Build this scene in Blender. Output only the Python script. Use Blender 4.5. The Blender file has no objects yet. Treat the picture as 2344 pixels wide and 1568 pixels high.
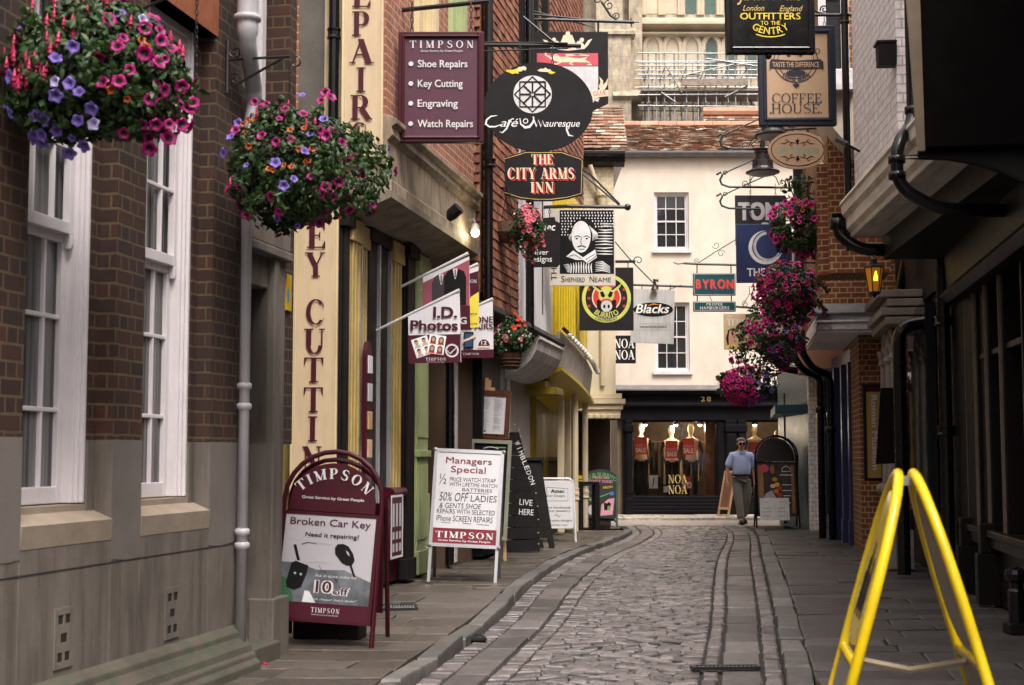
import bpy, math, random
from mathutils import Vector, Matrix
random.seed(7)
S = bpy.context.scene
COL = S.collection
R = math.radians
# ---------------------------------------------------------------- camera
F_PX = 3255.0                       # focal length in units of a 2344 px wide picture
PITCH = math.atan(262 / F_PX)
CAM = Vector((0, 0, 1.3))
cd = bpy.data.cameras.new('camera')
cam = bpy.data.objects.new('camera', cd); COL.objects.link(cam)
cam.location = CAM; cam.rotation_euler = (math.pi / 2 + PITCH, 0, 0)
cd.sensor_width = 36; cd.lens = 36 * F_PX / 2344
cd.clip_start = 0.05; cd.clip_end = 3000
cd.dof.use_dof = True; cd.dof.focus_distance = 16; cd.dof.aperture_fstop = 5.6
S.camera = cam
# ---------------------------------------------------------------- light
SUN_EL, SUN_AZ = 56, 160            # azimuth clockwise from +y: the sun stands behind the camera, to the right
w = bpy.data.worlds.new('World'); S.world = w; w.use_nodes = True
nt = w.node_tree
bg = nt.nodes['Background']
sky = nt.nodes.new('ShaderNodeTexSky'); sky.sky_type = 'NISHITA'; sky.sun_disc = False
sky.sun_elevation = R(SUN_EL); sky.sun_rotation = R(SUN_AZ); sky.dust_density = 4; sky.air_density = 1.3
hs = nt.nodes.new('ShaderNodeHueSaturation'); hs.inputs['Saturation'].default_value = .1
nt.links.new(sky.outputs[0], hs.inputs['Color'])
# an overcast sky is brightest overhead: weight the sky by height
tcw = nt.nodes.new('ShaderNodeTexCoord'); sxyz = nt.nodes.new('ShaderNodeSeparateXYZ'); nt.links.new(tcw.outputs['Generated'], sxyz.inputs[0])
mrw = nt.nodes.new('ShaderNodeMapRange'); mrw.inputs['To Min'].default_value = .45; mrw.inputs['To Max'].default_value = 2.6; nt.links.new(sxyz.outputs[2], mrw.inputs['Value'])
vm = nt.nodes.new('ShaderNodeVectorMath'); vm.operation = 'SCALE'; nt.links.new(hs.outputs[0], vm.inputs[0]); nt.links.new(mrw.outputs[0], vm.inputs['Scale']); tint = nt.nodes.new('ShaderNodeMix'); tint.data_type = 'RGBA'; tint.blend_type = 'MULTIPLY'; tint.inputs[0].default_value = 1; tint.inputs[7].default_value = (1.06, .99, .95, 1)
nt.links.new(vm.outputs[0], tint.inputs[6]); nt.links.new(tint.outputs[2], bg.inputs['Color'])
bg.inputs['Strength'].default_value = .15
sl = bpy.data.lights.new('sun', 'SUN'); sl.energy = 1.5; sl.angle = R(16); sl.color = (1, .95, .88)
so = bpy.data.objects.new('sun', sl); COL.objects.link(so)
so.rotation_euler = (R(90 - SUN_EL), 0, R(180 - SUN_AZ))
so.location = (10, -10, 30)
S.view_settings.view_transform = 'Standard'; S.view_settings.look = 'None'
S.view_settings.exposure = 0.4; S.view_settings.gamma = 1; S.view_settings.use_curve_mapping = False
S.cycles.use_denoising = True
S.cycles.max_bounces = 6
# ---------------------------------------------------------------- seeing where things stand
def ray(u, v):
    a, b = (u - 1172) / F_PX, (784 - v) / F_PX
    c, s = math.cos(PITCH), math.sin(PITCH)
    return Vector((a, c - b * s, s + b * c))
def at(u, v, Y):
    d = ray(u, v); return CAM + d * (Y / d.y)
def gnd(u, v, z=0.0):
    d = ray(u, v); return CAM + d * ((z - CAM.z) / d.z)
class Fr:
    """a vertical wall line: local x runs along it, local y is its left-hand normal"""
    def __init__(s, x, y, slope=None, ang=None):
        s.o = Vector((x, y, 0)); s.a = ang if ang is not None else math.atan2(1, slope)
        s.ex = Vector((math.cos(s.a), math.sin(s.a), 0)); s.ey = Vector((-s.ex.y, s.ex.x, 0))
    def hit(s, u, v, n=0.0):
        d = ray(u, v); o = s.o + s.ey * n
        t = (o - CAM).dot(s.ey) / d.dot(s.ey)
        p = CAM + d * t
        return (p - s.o).dot(s.ex), p.z
    def s(s, u, v=1046, n=0.0): return s.hit(u, v, n)[0]
    def z(s, u, v, n=0.0): return s.hit(u, v, n)[1]
    def loc(s, p): return Vector(((p - s.o).dot(s.ex), (p - s.o).dot(s.ey), p.z))
    def wld(s, x, y, z): return s.o + s.ex * x + s.ey * y + Vector((0, 0, z))
# ---------------------------------------------------------------- objects
def thing(name, label, cat, loc=(0, 0, 0), rz=0.0, group=None):
    o = bpy.data.objects.new(name, None); COL.objects.link(o)
    o.location = loc; o.rotation_euler = (0, 0, rz); o.empty_display_size = .2
    return tag(o, label, cat, group)
def tag(o, label=None, cat=None, group=None, kind=None):
    if label: o['label'] = label
    if cat: o['category'] = cat
    if group: o['group'] = group
    if kind: o['kind'] = kind
    return o
def bld(name, label, fr, cat='building', group=None): return thing(name, label, cat, fr.o, fr.a, group)
class MB:
    def __init__(s): s.v = []; s.f = []; s.m = []; s.mi = 0; s.M = None
    def add(s, vs, fs):
        n = len(s.v)
        s.v += [tuple(s.M @ Vector(p)) for p in vs] if s.M else [tuple(p) for p in vs]
        s.f += [tuple(i + n for i in f) for f in fs]; s.m += [s.mi] * len(fs)
        return s
    def box(s, x0, x1, y0, y1, z0, z1):
        return s.add([(x0, y0, z0), (x1, y0, z0), (x1, y1, z0), (x0, y1, z0), (x0, y0, z1), (x1, y0, z1), (x1, y1, z1), (x0, y1, z1)],
              [(0, 3, 2, 1), (4, 5, 6, 7), (0, 1, 5, 4), (1, 2, 6, 5), (2, 3, 7, 6), (3, 0, 4, 7)])
    def hexa(s, p): return s.add(p, [(0, 3, 2, 1), (4, 5, 6, 7), (0, 1, 5, 4), (1, 2, 6, 5), (2, 3, 7, 6), (3, 0, 4, 7)])
    def prism(s, pts, y0, y1):
        """an (x, z) outline given depth from y0 (front) to y1"""
        n = len(pts)
        return s.add([(x, y0, z) for x, z in pts] + [(x, y1, z) for x, z in pts],
              [tuple(range(n)), tuple(range(2 * n - 1, n - 1, -1))] + [(i, i + n, (i + 1) % n + n, (i + 1) % n) for i in range(n)])
    def flat(s, pts, y): return s.add([(x, y, z) for x, z in pts], [tuple(range(len(pts)))])
    def band(s, x0, x1, z0, z1, y): return s.flat([(x0, z0), (x1, z0), (x1, z1), (x0, z1)], y)
    def sweep(s, prof, x0, x1):
        """a closed (y, z) profile run along x"""
        n = len(prof)
        return s.add([(x0, y, z) for y, z in prof] + [(x1, y, z) for y, z in prof],
              [tuple(range(n)), tuple(range(2 * n - 1, n - 1, -1))] + [(i, i + n, (i + 1) % n + n, (i + 1) % n) for i in range(n)])
    def tube(s, pts, r, n=8, flat=1.0):
        pts = [Vector(p) for p in pts]; k = len(pts); vs = []; fs = []
        rr = r if isinstance(r, (list, tuple)) else [r] * k
        up = None
        for i, p in enumerate(pts):
            t = (pts[min(i + 1, k - 1)] - pts[max(i - 1, 0)]).normalized()
            if up is None: up = Vector((0, 0, 1)) if abs(t.z) < .9 else Vector((0, 1, 0))
            a = t.cross(up)
            if a.length < 1e-4: a = t.cross(Vector((1, 0, 0)))
            a.normalize(); b = a.cross(t).normalized(); up = b
            for j in range(n):
                q = 2 * math.pi * j / n
                vs.append(p + a * math.cos(q) * rr[i] + b * math.sin(q) * rr[i] * flat)
        for i in range(k - 1):
            for j in range(n): fs.append((i * n + j, i * n + (j + 1) % n, (i + 1) * n + (j + 1) % n, (i + 1) * n + j))
        fs += [tuple(range(n)), tuple(range((k - 1) * n, k * n))]
        return s.add(vs, fs)
    def lathe(s, prof, c=(0, 0, 0), n=16, sx=1, sy=1):
        vs = []; fs = []; k = len(prof)
        for r, z in prof:
            for j in range(n):
                q = 2 * math.pi * j / n; vs.append((c[0] + r * sx * math.cos(q), c[1] + r * sy * math.sin(q), c[2] + z))
        for i in range(k - 1):
            for j in range(n): fs.append((i * n + j, i * n + (j + 1) % n, (i + 1) * n + (j + 1) % n, (i + 1) * n + j))
        fs += [tuple(range(n)), tuple(range((k - 1) * n, k * n))]
        return s.add(vs, fs)
    def ball(s, c, rx, ry=None, rz=None, n=10, m=7):
        ry = ry or rx; rz = rz or rx
        return s.lathe([(max(.001, math.sin(math.pi * i / m)), -rz * math.cos(math.pi * i / m)) for i in range(m + 1)], c, n, rx, ry)
    def ell(s, cx, cz, rx, rz, y, y1=None, n=36):
        p = [(cx + rx * math.cos(2 * math.pi * i / n), cz + rz * math.sin(2 * math.pi * i / n)) for i in range(n)]
        return s.flat(p, y) if y1 is None else s.prism(p, y, y1)
    def ring(s, cx, cz, rx, rz, w, y, a0=0, a1=360, n=40, wz=None):
        wz = w if wz is None else wz; vs = []
        for i in range(n + 1):
            q = R(a0 + (a1 - a0) * i / n); vs += [(cx + rx * math.cos(q), y, cz + rz * math.sin(q)), (cx + (rx - w) * math.cos(q), y, cz + (rz - wz) * math.sin(q))]
        return s.add(vs, [(2 * i, 2 * i + 1, 2 * i + 3, 2 * i + 2) for i in range(n)])
    def line(s, pts, w, y):
        """a flat brush stroke in the (x, z) plane; w may taper"""
        k = len(pts); vs = []; ww = w if isinstance(w, (list, tuple)) else [w] * k
        for i in range(k):
            a, b = pts[max(i - 1, 0)], pts[min(i + 1, k - 1)]
            dx, dz = b[0] - a[0], b[1] - a[1]; l = math.hypot(dx, dz) or 1; h = ww[i] / 2
            vs += [(pts[i][0] - dz / l * h, y, pts[i][1] + dx / l * h), (pts[i][0] + dz / l * h, y, pts[i][1] - dx / l * h)]
        return s.add(vs, [(2 * i, 2 * i + 1, 2 * i + 3, 2 * i + 2) for i in range(k - 1)])
    def frame(s, x0, x1, z0, z1, w, y0, y1, wz=None):
        wz = w if wz is None else wz
        s.box(x0, x0 + w, y0, y1, z0, z1); s.box(x1 - w, x1, y0, y1, z0, z1)
        s.box(x0 + w, x1 - w, y0, y1, z0, z0 + wz); s.box(x0 + w, x1 - w, y0, y1, z1 - wz, z1); return s
    def build(s, name, m, parent=None, smooth=False, bev=0):
        me = bpy.data.meshes.new(name); me.from_pydata(s.v, [], s.f)
        ms = m if isinstance(m, (list, tuple)) else [m]
        for q in ms: me.materials.append(q)
        if len(ms) > 1: me.polygons.foreach_set('material_index', s.m)
        if smooth: me.polygons.foreach_set('use_smooth', [True] * len(me.polygons))
        o = bpy.data.objects.new(name, me); COL.objects.link(o)
        if parent: o.parent = parent
        if bev:
            b = o.modifiers.new('bevel', 'BEVEL'); b.width = bev; b.segments = 2; b.limit_method = 'ANGLE'; b.angle_limit = R(40)
        return o
def dup(root, loc=None, rz=None, label=None):
    r = root.copy(); COL.objects.link(r)
    if loc is not None: r.location = loc
    if rz is not None: r.rotation_euler = (0, 0, rz)
    if label: r['label'] = label
    for ch in list(root.children):
        c = ch.copy(); COL.objects.link(c); c.parent = r
        for g in list(ch.children):
            d = g.copy(); COL.objects.link(d); d.parent = c
    return r
def arcpts(cx, cz, r, a0, a1, n=10, rz=None):
    rz = rz or r
    return [(cx + r * math.cos(R(a0 + (a1 - a0) * i / n)), cz + rz * math.sin(R(a0 + (a1 - a0) * i / n))) for i in range(n + 1)]
def scroll(c, r, a0, turns, ex, ez, n=22, shrink=.25):
    """a wrought-iron spiral in the plane (ex, ez)"""
    out = []
    for i in range(n + 1):
        t = i / n; q = R(a0) + turns * 2 * math.pi * t; k = r * (1 - (1 - shrink) * t)
        out.append(Vector(c) + Vector(ex) * math.cos(q) * k + Vector(ez) * math.sin(q) * k)
    return out
# ---------------------------------------------------------------- materials
MATS = {}
def newmat(name):
    m = bpy.data.materials.new(name); m.use_nodes = True; t = m.node_tree
    return m, t, t.nodes, t.links, t.nodes['Principled BSDF']
def rgb(c): return (*c, 1)
def nod(N, kind, **kw):
    n = N.new(kind)
    for k, v in kw.items(): setattr(n, k, v)
    return n
def mixc(t, fac, a, b, mode='MIX'):
    n = t.nodes.new('ShaderNodeMix'); n.data_type = 'RGBA'; n.blend_type = mode
    for sock, val in ((n.inputs[0], fac), (n.inputs[6], a), (n.inputs[7], b)):
        if hasattr(val, 'is_linked') or hasattr(val, 'links'): t.links.new(val, sock)
        elif isinstance(val, (tuple, list)): sock.default_value = rgb(val) if len(val) == 3 else val
        else: sock.default_value = val
    return n.outputs[2]
def noise(t, scale, detail=4, rough=.6, vec=None, stretch=None):
    n = t.nodes.new('ShaderNodeTexNoise'); n.inputs['Scale'].default_value = scale
    n.inputs['Detail'].default_value = detail; n.inputs['Roughness'].default_value = rough
    if vec is None:
        tc = t.nodes.new('ShaderNodeTexCoord'); vec = tc.outputs['Object']
    if stretch:
        mp = t.nodes.new('ShaderNodeMapping'); mp.inputs['Scale'].default_value = stretch
        t.links.new(vec, mp.inputs[0]); vec = mp.outputs[0]
    t.links.new(vec, n.inputs['Vector']); return n.outputs['Fac']
def ramp(t, fac, lo, hi, a=(0, 0, 0), b=(1, 1, 1)):
    r = t.nodes.new('ShaderNodeValToRGB'); t.links.new(fac, r.inputs[0])
    r.color_ramp.elements[0].position = lo; r.color_ramp.elements[0].color = rgb(a)
    r.color_ramp.elements[1].position = hi; r.color_ramp.elements[1].color = rgb(b)
    return r.outputs[0]
def bump(t, p, h, strength, dist=.01):
    b = t.nodes.new('ShaderNodeBump'); b.inputs['Strength'].default_value = strength; b.inputs['Distance'].default_value = dist
    t.links.new(h, b.inputs['Height'])
    prev = p.inputs['Normal']
    if prev.is_linked: t.links.new(prev.links[0].from_socket, b.inputs['Normal'])
    t.links.new(b.outputs[0], p.inputs['Normal'])
def mat(name, col, rough=.6, var=.15, vs=5, bs=0, bscale=60, metal=0, island=0, dirt=None, dfac=.5, dstretch=(3, 3, .5), dscale=2.5, spec=.5, coat=0, trans=0):
    """a plain material with mottling, streaks of dirt and fine relief"""
    if name in MATS: return MATS[name]
    m, t, N, L, p = newmat(name)
    p.inputs['Roughness'].default_value = rough; p.inputs['Metallic'].default_value = metal
    p.inputs['Specular IOR Level'].default_value = spec
    if coat: p.inputs['Coat Weight'].default_value = coat; p.inputs['Coat Roughness'].default_value = .15
    c = mixc(t, ramp(t, noise(t, vs), .3, .7), tuple(x * (1 - var) for x in col), tuple(min(1, x * (1 + var)) for x in col))
    if dirt: c = mixc(t, mixc(t, 1.0, ramp(t, noise(t, dscale, 6, .65, stretch=dstretch), .46, .72), (dfac,) * 3, 'MULTIPLY'), c, dirt)
    if island:
        g = N.new('ShaderNodeNewGeometry'); mr = nod(N, 'ShaderNodeMapRange')
        mr.inputs['To Min'].default_value = 1 - island; mr.inputs['To Max'].default_value = 1 + island
        L.new(g.outputs['Random Per Island'], mr.inputs['Value'])
        h = N.new('ShaderNodeHueSaturation'); L.new(c, h.inputs['Color']); L.new(mr.outputs[0], h.inputs['Value']); c = h.outputs[0]
    L.new(c, p.inputs['Base Color'])
    rv = nod(N, 'ShaderNodeMapRange'); rv.inputs['To Min'].default_value = max(.03, rough - .12); rv.inputs['To Max'].default_value = min(1, rough + .12)
    L.new(noise(t, vs * 2.3), rv.inputs['Value']); L.new(rv.outputs[0], p.inputs['Roughness'])
    if trans:
        p.inputs['Subsurface Weight'].default_value = 0
        tr = N.new('ShaderNodeBsdfTranslucent'); L.new(c, tr.inputs['Color'])
        ms = N.new('ShaderNodeMixShader'); ms.inputs[0].default_value = trans
        L.new(p.outputs[0], ms.inputs[1]); L.new(tr.outputs[0], ms.inputs[2]); L.new(ms.outputs[0], N['Material Output'].inputs[0])
    if bs: bump(t, p, noise(t, bscale, 5), bs, .006)
    MATS[name] = m; return m
def wallmap(t):
    """object-space brick coordinates on any face of a wall"""
    N, L = t.nodes, t.links
    tc = N.new('ShaderNodeTexCoord'); sp = N.new('ShaderNodeSeparateXYZ'); sn = N.new('ShaderNodeSeparateXYZ')
    L.new(tc.outputs['Object'], sp.inputs[0]); L.new(tc.outputs['Normal'], sn.inputs[0])
    def big(o):
        a = nod(N, 'ShaderNodeMath', operation='ABSOLUTE'); L.new(o, a.inputs[0])
        g = nod(N, 'ShaderNodeMath', operation='GREATER_THAN'); g.inputs[1].default_value = .7; L.new(a.outputs[0], g.inputs[0]); return g.outputs[0]
    def mf(f, a, b):
        m = N.new('ShaderNodeMix'); L.new(f, m.inputs[0]); L.new(a, m.inputs[2]); L.new(b, m.inputs[3]); return m.outputs[0]
    u = mf(big(sn.outputs[0]), sp.outputs[0], sp.outputs[1]); v = mf(big(sn.outputs[2]), sp.outputs[2], sp.outputs[1])
    c = N.new('ShaderNodeCombineXYZ'); L.new(u, c.inputs[0]); L.new(v, c.inputs[1]); return c.outputs[0]
def brick(name, c1, c2, mortar, bw=.225, bh=.075, ms=.006, rough=.85, bs=.8, off=.5, sq=2, sqf=.5, grime=None, gf=.5):
    m, t, N, L, p = newmat(name)
    v = wallmap(t)
    wob = N.new('ShaderNodeTexNoise'); wob.inputs['Scale'].default_value = 6; L.new(v, wob.inputs['Vector'])
    sub = nod(N, 'ShaderNodeVectorMath', operation='MULTIPLY_ADD'); sub.inputs[1].default_value = (.012, .012, 0)
    L.new(wob.outputs['Color'], sub.inputs[0]); L.new(v, sub.inputs[2])
    b = N.new('ShaderNodeTexBrick'); L.new(sub.outputs[0], b.inputs['Vector'])
    b.offset = off; b.squash = sqf; b.squash_frequency = sq
    for k, x in (('Color1', rgb(c1)), ('Color2', rgb(c2)), ('Mortar', rgb(mortar)), ('Scale', 1), ('Mortar Size', ms), ('Mortar Smooth', .25), ('Bias', 0), ('Brick Width', bw), ('Row Height', bh)):
        b.inputs[k].default_value = x
    c = mixc(t, .75, b.outputs['Color'], ramp(t, noise(t, 9, 6, .7), .25, .8, (.45, .45, .45), (1.5, 1.45, 1.4)), 'MULTIPLY')
    if grime: c = mixc(t, mixc(t, 1.0, ramp(t, noise(t, 1.6, 6, .65, stretch=(2, 2, .7)), .42, .7), (gf,) * 3, 'MULTIPLY'), c, grime)
    L.new(c, p.inputs['Base Color']); p.inputs['Roughness'].default_value = rough
    inv = nod(N, 'ShaderNodeMath', operation='SUBTRACT'); inv.inputs[0].default_value = 1; L.new(b.outputs['Fac'], inv.inputs[1])
    bump(t, p, inv.outputs[0], bs, .008); bump(t, p, noise(t, 90, 4), .35, .004)
    MATS[name] = m; return m
def glass(name, col=(.02, .022, .025), rough=.04, spec=.8, bands=0):
    """a window pane: dark room behind a reflecting, slightly uneven sheet"""
    m, t, N, L, p = newmat(name)
    p.inputs['Base Color'].default_value = rgb(col); p.inputs['Roughness'].default_value = rough; p.inputs['Specular IOR Level'].default_value = spec
    if bands: L.new(mixc(t, ramp(t, noise(t, 3, 3, .5, stretch=(9, 9, .25)), .35, .68), tuple(x * .25 for x in col), tuple(x * (1 + bands) for x in col)), p.inputs['Base Color'])  # vertical bands painted into the pane for reflections and net curtains
    bump(t, p, noise(t, 3, 2), .1, .02); MATS[name] = m; return m
def emit(name, col, strength):
    m, t, N, L, p = newmat(name)
    p.inputs['Base Color'].default_value = rgb(col); p.inputs['Emission Color'].default_value = rgb(col); p.inputs['Emission Strength'].default_value = strength
    MATS[name] = m; return m
def ink(name, col, rough=.5): return mat('ink_' + name, col, rough, .08, 8, dirt=tuple(x * .55 + .012 for x in col), dfac=.45, dscale=3.5, dstretch=(4, 4, 1.5))
WHITE = ink('white', (.78, .77, .76)); CREAM_INK = ink('cream', (.72, .6, .42)); BLACK_INK = mat('ink_black', (.008, .007, .008), .6, .06, 8, spec=.15); MAROON = mat('ink_maroon', (.06, .005, .015), .5, .08, 8, spec=.25)
GOLD = ink('gold', (.62, .42, .12)); RED_INK = ink('red', (.62, .03, .02)); YELLOW_INK = ink('yellow', (.72, .55, .02)); NAVY = ink('navy', (.016, .03, .12)); TEAL_INK = ink('teal', (.012, .1, .12))
TAN = ink('tan', (.56, .36, .21)); GREEN_INK = ink('green', (.1, .38, .08)); PINK_INK = ink('pink', (.78, .35, .42)); GREY_INK = ink('grey', (.42, .42, .44)); BLUE_INK = ink('blue', (.05, .18, .5)); SKIN_INK = ink('skin', (.5, .26, .17)); LIME = ink('lime', (.56, .6, .14)); DGREEN = ink('deep_green', (.03, .12, .05)); ROSE = ink('rose', (.55, .06, .1)); LGREY = ink('pale_grey', (.58, .57, .58)); ORANGE_INK = ink('orange', (.7, .25, .02))
IRON = mat('black_iron', (.012, .011, .012), .42, .3, 20, .15, 120)
GIRON = mat('green_iron', (.01, .028, .026), .42, .3, 20, .15, 120)
STEEL = mat('galvanised_steel', (.32, .32, .33), .4, .2, 12, metal=.7)
ALU = mat('brushed_aluminium', (.62, .62, .64), .32, .06, 14, metal=.75)
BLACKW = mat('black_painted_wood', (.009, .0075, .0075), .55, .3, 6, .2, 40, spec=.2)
BLACKG = mat('black_gloss_paint', (.006, .005, .006), .25, .3, 6, .05, 30, spec=.35)
WHITEP = mat('white_gloss_paint', (.62, .58, .6), .4, .05, 6, .08, 30, dirt=(.4, .37, .35), dfac=.35)
CREAMP = mat('cream_paint', (.62, .5, .3), .5, .08, 5, .1, 40, dirt=(.3, .22, .13), dfac=.4)
OCHREP = mat('ochre_paint', (.42, .31, .11), .5, .12, 5, .12, 40, dirt=(.18, .12, .05), dfac=.5)
GREENP = mat('sage_green_paint', (.36, .42, .2), .5, .08, 5, .1, 40, dirt=(.16, .17, .09), dfac=.45)
MAROONP = mat('maroon_paint', (.045, .003, .009), .4, .15, 6, .06, 40, spec=.3)
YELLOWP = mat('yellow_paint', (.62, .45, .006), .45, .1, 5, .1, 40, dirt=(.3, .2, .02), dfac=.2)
CANVAS = mat('printed_vinyl', (.62, .61, .64), .35, .05, 4)
LEAD = mat('lead_sheet', (.13, .125, .13), .55, .25, 5, .3, 20)
WOOD = mat('varnished_wood', (.16, .055, .02), .35, .3, 4, .15, 30)
PINE = mat('pine_wood', (.42, .26, .12), .55, .2, 7, .15, 40)
# ---------------------------------------------------------------- lettering
_fc = {}
def bfont(s, shear=0.0, off=0.0):
    k = (s, shear, off)
    if k not in _fc:
        c = bpy.data.curves.new('t', 'FONT'); c.body = s; c.shear = shear; c.offset = off; c.resolution_u = 3
        o = bpy.data.objects.new('t', c); me = bpy.data.meshes.new_from_object(o)
        vs = [(q.co.x, q.co.y) for q in me.vertices]; fs = [tuple(f.vertices) for f in me.polygons]
        bpy.data.objects.remove(o); bpy.data.curves.remove(c); bpy.data.meshes.remove(me); _fc[k] = (vs, fs)
    return _fc[k]
CAPH = max(y for x, y in bfont('H')[0])
def _arc(cx, cy, rx, ry, a0, a1, wx, wy, n=14):
    o = []; i_ = []
    for k in range(n + 1):
        q = R(a0 + (a1 - a0) * k / n); o.append((cx + rx * math.cos(q), cy + ry * math.sin(q))); i_.append((cx + (rx - wx) * math.cos(q), cy + (ry - wy) * math.sin(q)))
    return [[o[k], i_[k], i_[k + 1], o[k + 1]] for k in range(n)]
def serif(ch, W=.17, t=.055, sf=.08):
    P = []
    def r(x0, x1, y0, y1): P.append([(x0, y0), (x1, y0), (x1, y1), (x0, y1)])
    def foot(x, w, y=0): r(x - w / 2 - sf, x + w / 2 + sf, *((0, t) if y == 0 else (1 - t, 1)))
    def stem(x, w=W, a=1, b=1):
        r(x - w / 2, x + w / 2, 0, 1)
        if a: foot(x, w, 0)
        if b: foot(x, w, 1)
    def D(x0, y0, x1, y1, w): P.append([(x0 - w / 2, y0), (x0 + w / 2, y0), (x1 + w / 2, y1), (x1 - w / 2, y1)])
    def tri(*p): P.append(list(p))
    T = t * 1.1; wd = .8
    if ch == 'I': stem(.2); wd = .4
    elif ch == 'T':
        stem(.4, b=0); r(.02, .78, 1 - t, 1); tri((.02, 1 - t), (.02, .72), (.05, .72), (.11, 1 - t)); tri((.78, 1 - t), (.69, 1 - t), (.75, .72), (.78, .72))
    elif ch in 'EFL':
        stem(.2, b=ch == 'L'); wd = .72
        if ch != 'L':
            r(.06, .66, 1 - t, 1); tri((.66, 1 - t), (.56, 1 - t), (.63, .74), (.66, .74)); r(.25, .5, .49, .49 + t); tri((.5, .37), (.5, .66), (.47, .66), (.44, .51), (.47, .37))
        if ch != 'F': r(.06, .68, 0, t); tri((.68, t), (.56, t), (.65, .28), (.68, .28))
        else: foot(.2, W)
    elif ch == 'H': stem(.18); stem(.7); r(.2, .68, .48, .48 + T); wd = .88
    elif ch == 'N': r(.15, .15 + T, 0, 1); foot(.18, T); r(.7, .7 + T, 0, 1); foot(.73, T, 1); D(.68, 0, .16, 1, W * 1.1); r(.04, .2, 1 - t, 1); wd = .88
    elif ch == 'M': r(.14, .14 + T, 0, 1); foot(.17, T); stem(.86, b=0); foot(.86, W, 1); D(.5, .02, .16, 1, W * 1.05); D(.5, .02, .84, 1, T); r(.03, .2, 1 - t, 1); wd = 1.04
    elif ch == 'A': D(.12, 0, .42, 1, T); D(.7, 0, .40, 1, W * 1.05); r(.24, .58, .32, .32 + T); foot(.12, T); foot(.7, W); wd = .84
    elif ch == 'K': stem(.2); D(.28, .42, .66, 1, T); D(.72, 0, .38, .58, W * 1.05); foot(.66, T, 1); foot(.72, W); wd = .84
    elif ch == 'Y': D(.42, .42, .14, 1, W * 1.05); D(.42, .42, .7, 1, T); r(.42 - W / 2, .42 + W / 2, 0, .46); foot(.42, W); foot(.14, W, 1); foot(.7, T, 1); wd = .84
    elif ch in 'RPB':
        stem(.2); r(.2, .4, 1 - t, 1); m = .46 if ch != 'P' else .42; r(.2, .4, m, m + t); P.extend(_arc(.4, (1 + m) / 2, .3, (1 - m) / 2, -90, 90, W, t)); wd = .78
        if ch == 'R': D(.74, 0, .44, m + .03, W * 1.1); r(.66, .86, 0, t); wd = .86
        if ch == 'B': r(.2, .42, 0, t); P.extend(_arc(.42, (m + t) / 2, .33, (m + t) / 2, -90, 90, W, t)); wd = .82
    elif ch == 'D': stem(.2); r(.2, .4, 0, t); r(.2, .4, 1 - t, 1); P.extend(_arc(.4, .5, .44, .5, -90, 90, W, t)); wd = .9
    elif ch == 'O': P.extend(_arc(.45, .5, .42, .52, 0, 360, W, t, 28)); wd = .9
    elif ch in 'CG':
        P.extend(_arc(.46, .5, .43, .52, 42, 318, W, t, 22)); tri((.78, .84), (.72, .84), (.8, .66), (.83, .66)); wd = .86
        if ch == 'G': r(.66, .66 + W, .06, .44); r(.56, .9, .4, .4 + t); wd = .92
        else: tri((.78, .15), (.82, .22), (.82, .28), (.74, .14))
    elif ch == 'S':
        P.extend(_arc(.36, .75, .28, .27, 38, 250, W * .85, t)); P.extend(_arc(.36, .27, .31, .29, 70, -145, W * .85, t)); D(.46, .42, .26, .62, W * 1.3)
        tri((.6, .9), (.56, .93), (.6, .7), (.63, .7)); tri((.09, .1), (.09, .3), (.06, .3), (.06, .02)); wd = .72
    elif ch == 'U': r(.2 - W / 2, .2 + W / 2, .32, 1); foot(.2, W, 1); r(.68, .68 + T, .32, 1); foot(.71, T, 1); P.extend(_arc(.428, .33, .315, .35, 180, 360, W * .85, t)); wd = .88
    elif ch == 'V': D(.42, 0, .14, 1, W * 1.05); D(.42, 0, .7, 1, T); foot(.14, W, 1); foot(.7, T, 1); wd = .84
    elif ch == 'Q': P.extend(_arc(.45, .5, .42, .52, 0, 360, W, t, 28)); D(.8, -.15, .48, .12, W); wd = .9
    elif ch == '.': r(.06, .18, 0, .12); wd = .25
    elif ch == '&': wd = .8; P.extend(_arc(.38, .78, .2, .22, 0, 360, W * .7, t)); P.extend(_arc(.34, .26, .29, .28, 60, 330, W, t)); D(.74, 0, .24, .7, W * .9)
    elif ch == ' ': wd = .4
    else: return None
    return wd, P
def layout(s, font, shear, off, gap, W=.17):
    """polygons of a line of lettering, cap height 1, starting at x = 0"""
    out = []; x = 0
    if font == 'b':
        vs, fs = bfont(s, shear, off)
        if gap == 0:
            if not vs: return [], 0
            x0 = min(q[0] for q in vs)
            pl = [([((vs[i][0] - x0) / CAPH, vs[i][1] / CAPH) for i in f], 0) for f in fs]
            return pl, max(q[0] for p, _ in pl for q in p)
        for ch in s:
            if ch == ' ': x += .5 + gap; continue
            vs, fs = bfont(ch, shear, off); x0 = min(q[0] for q in vs); x1 = max(q[0] for q in vs)
            out += [([((vs[i][0] - x0) / CAPH + x, vs[i][1] / CAPH) for i in f], 0) for f in fs]; x += (x1 - x0) / CAPH + gap
        return out, x - gap
    for ch in s:
        g = serif(ch, W)
        if g is None:
            pl, wd = layout(ch, 'b', shear, off, 0); out += [([(a + x, b) for a, b in p], 0) for p, _ in pl]; x += wd + .12 + gap; continue
        for i, p in enumerate(g[1]): out.append(([(a + x + b * shear, b) for a, b in p], i))
        x += g[0] + gap
    return out, x - gap
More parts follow.
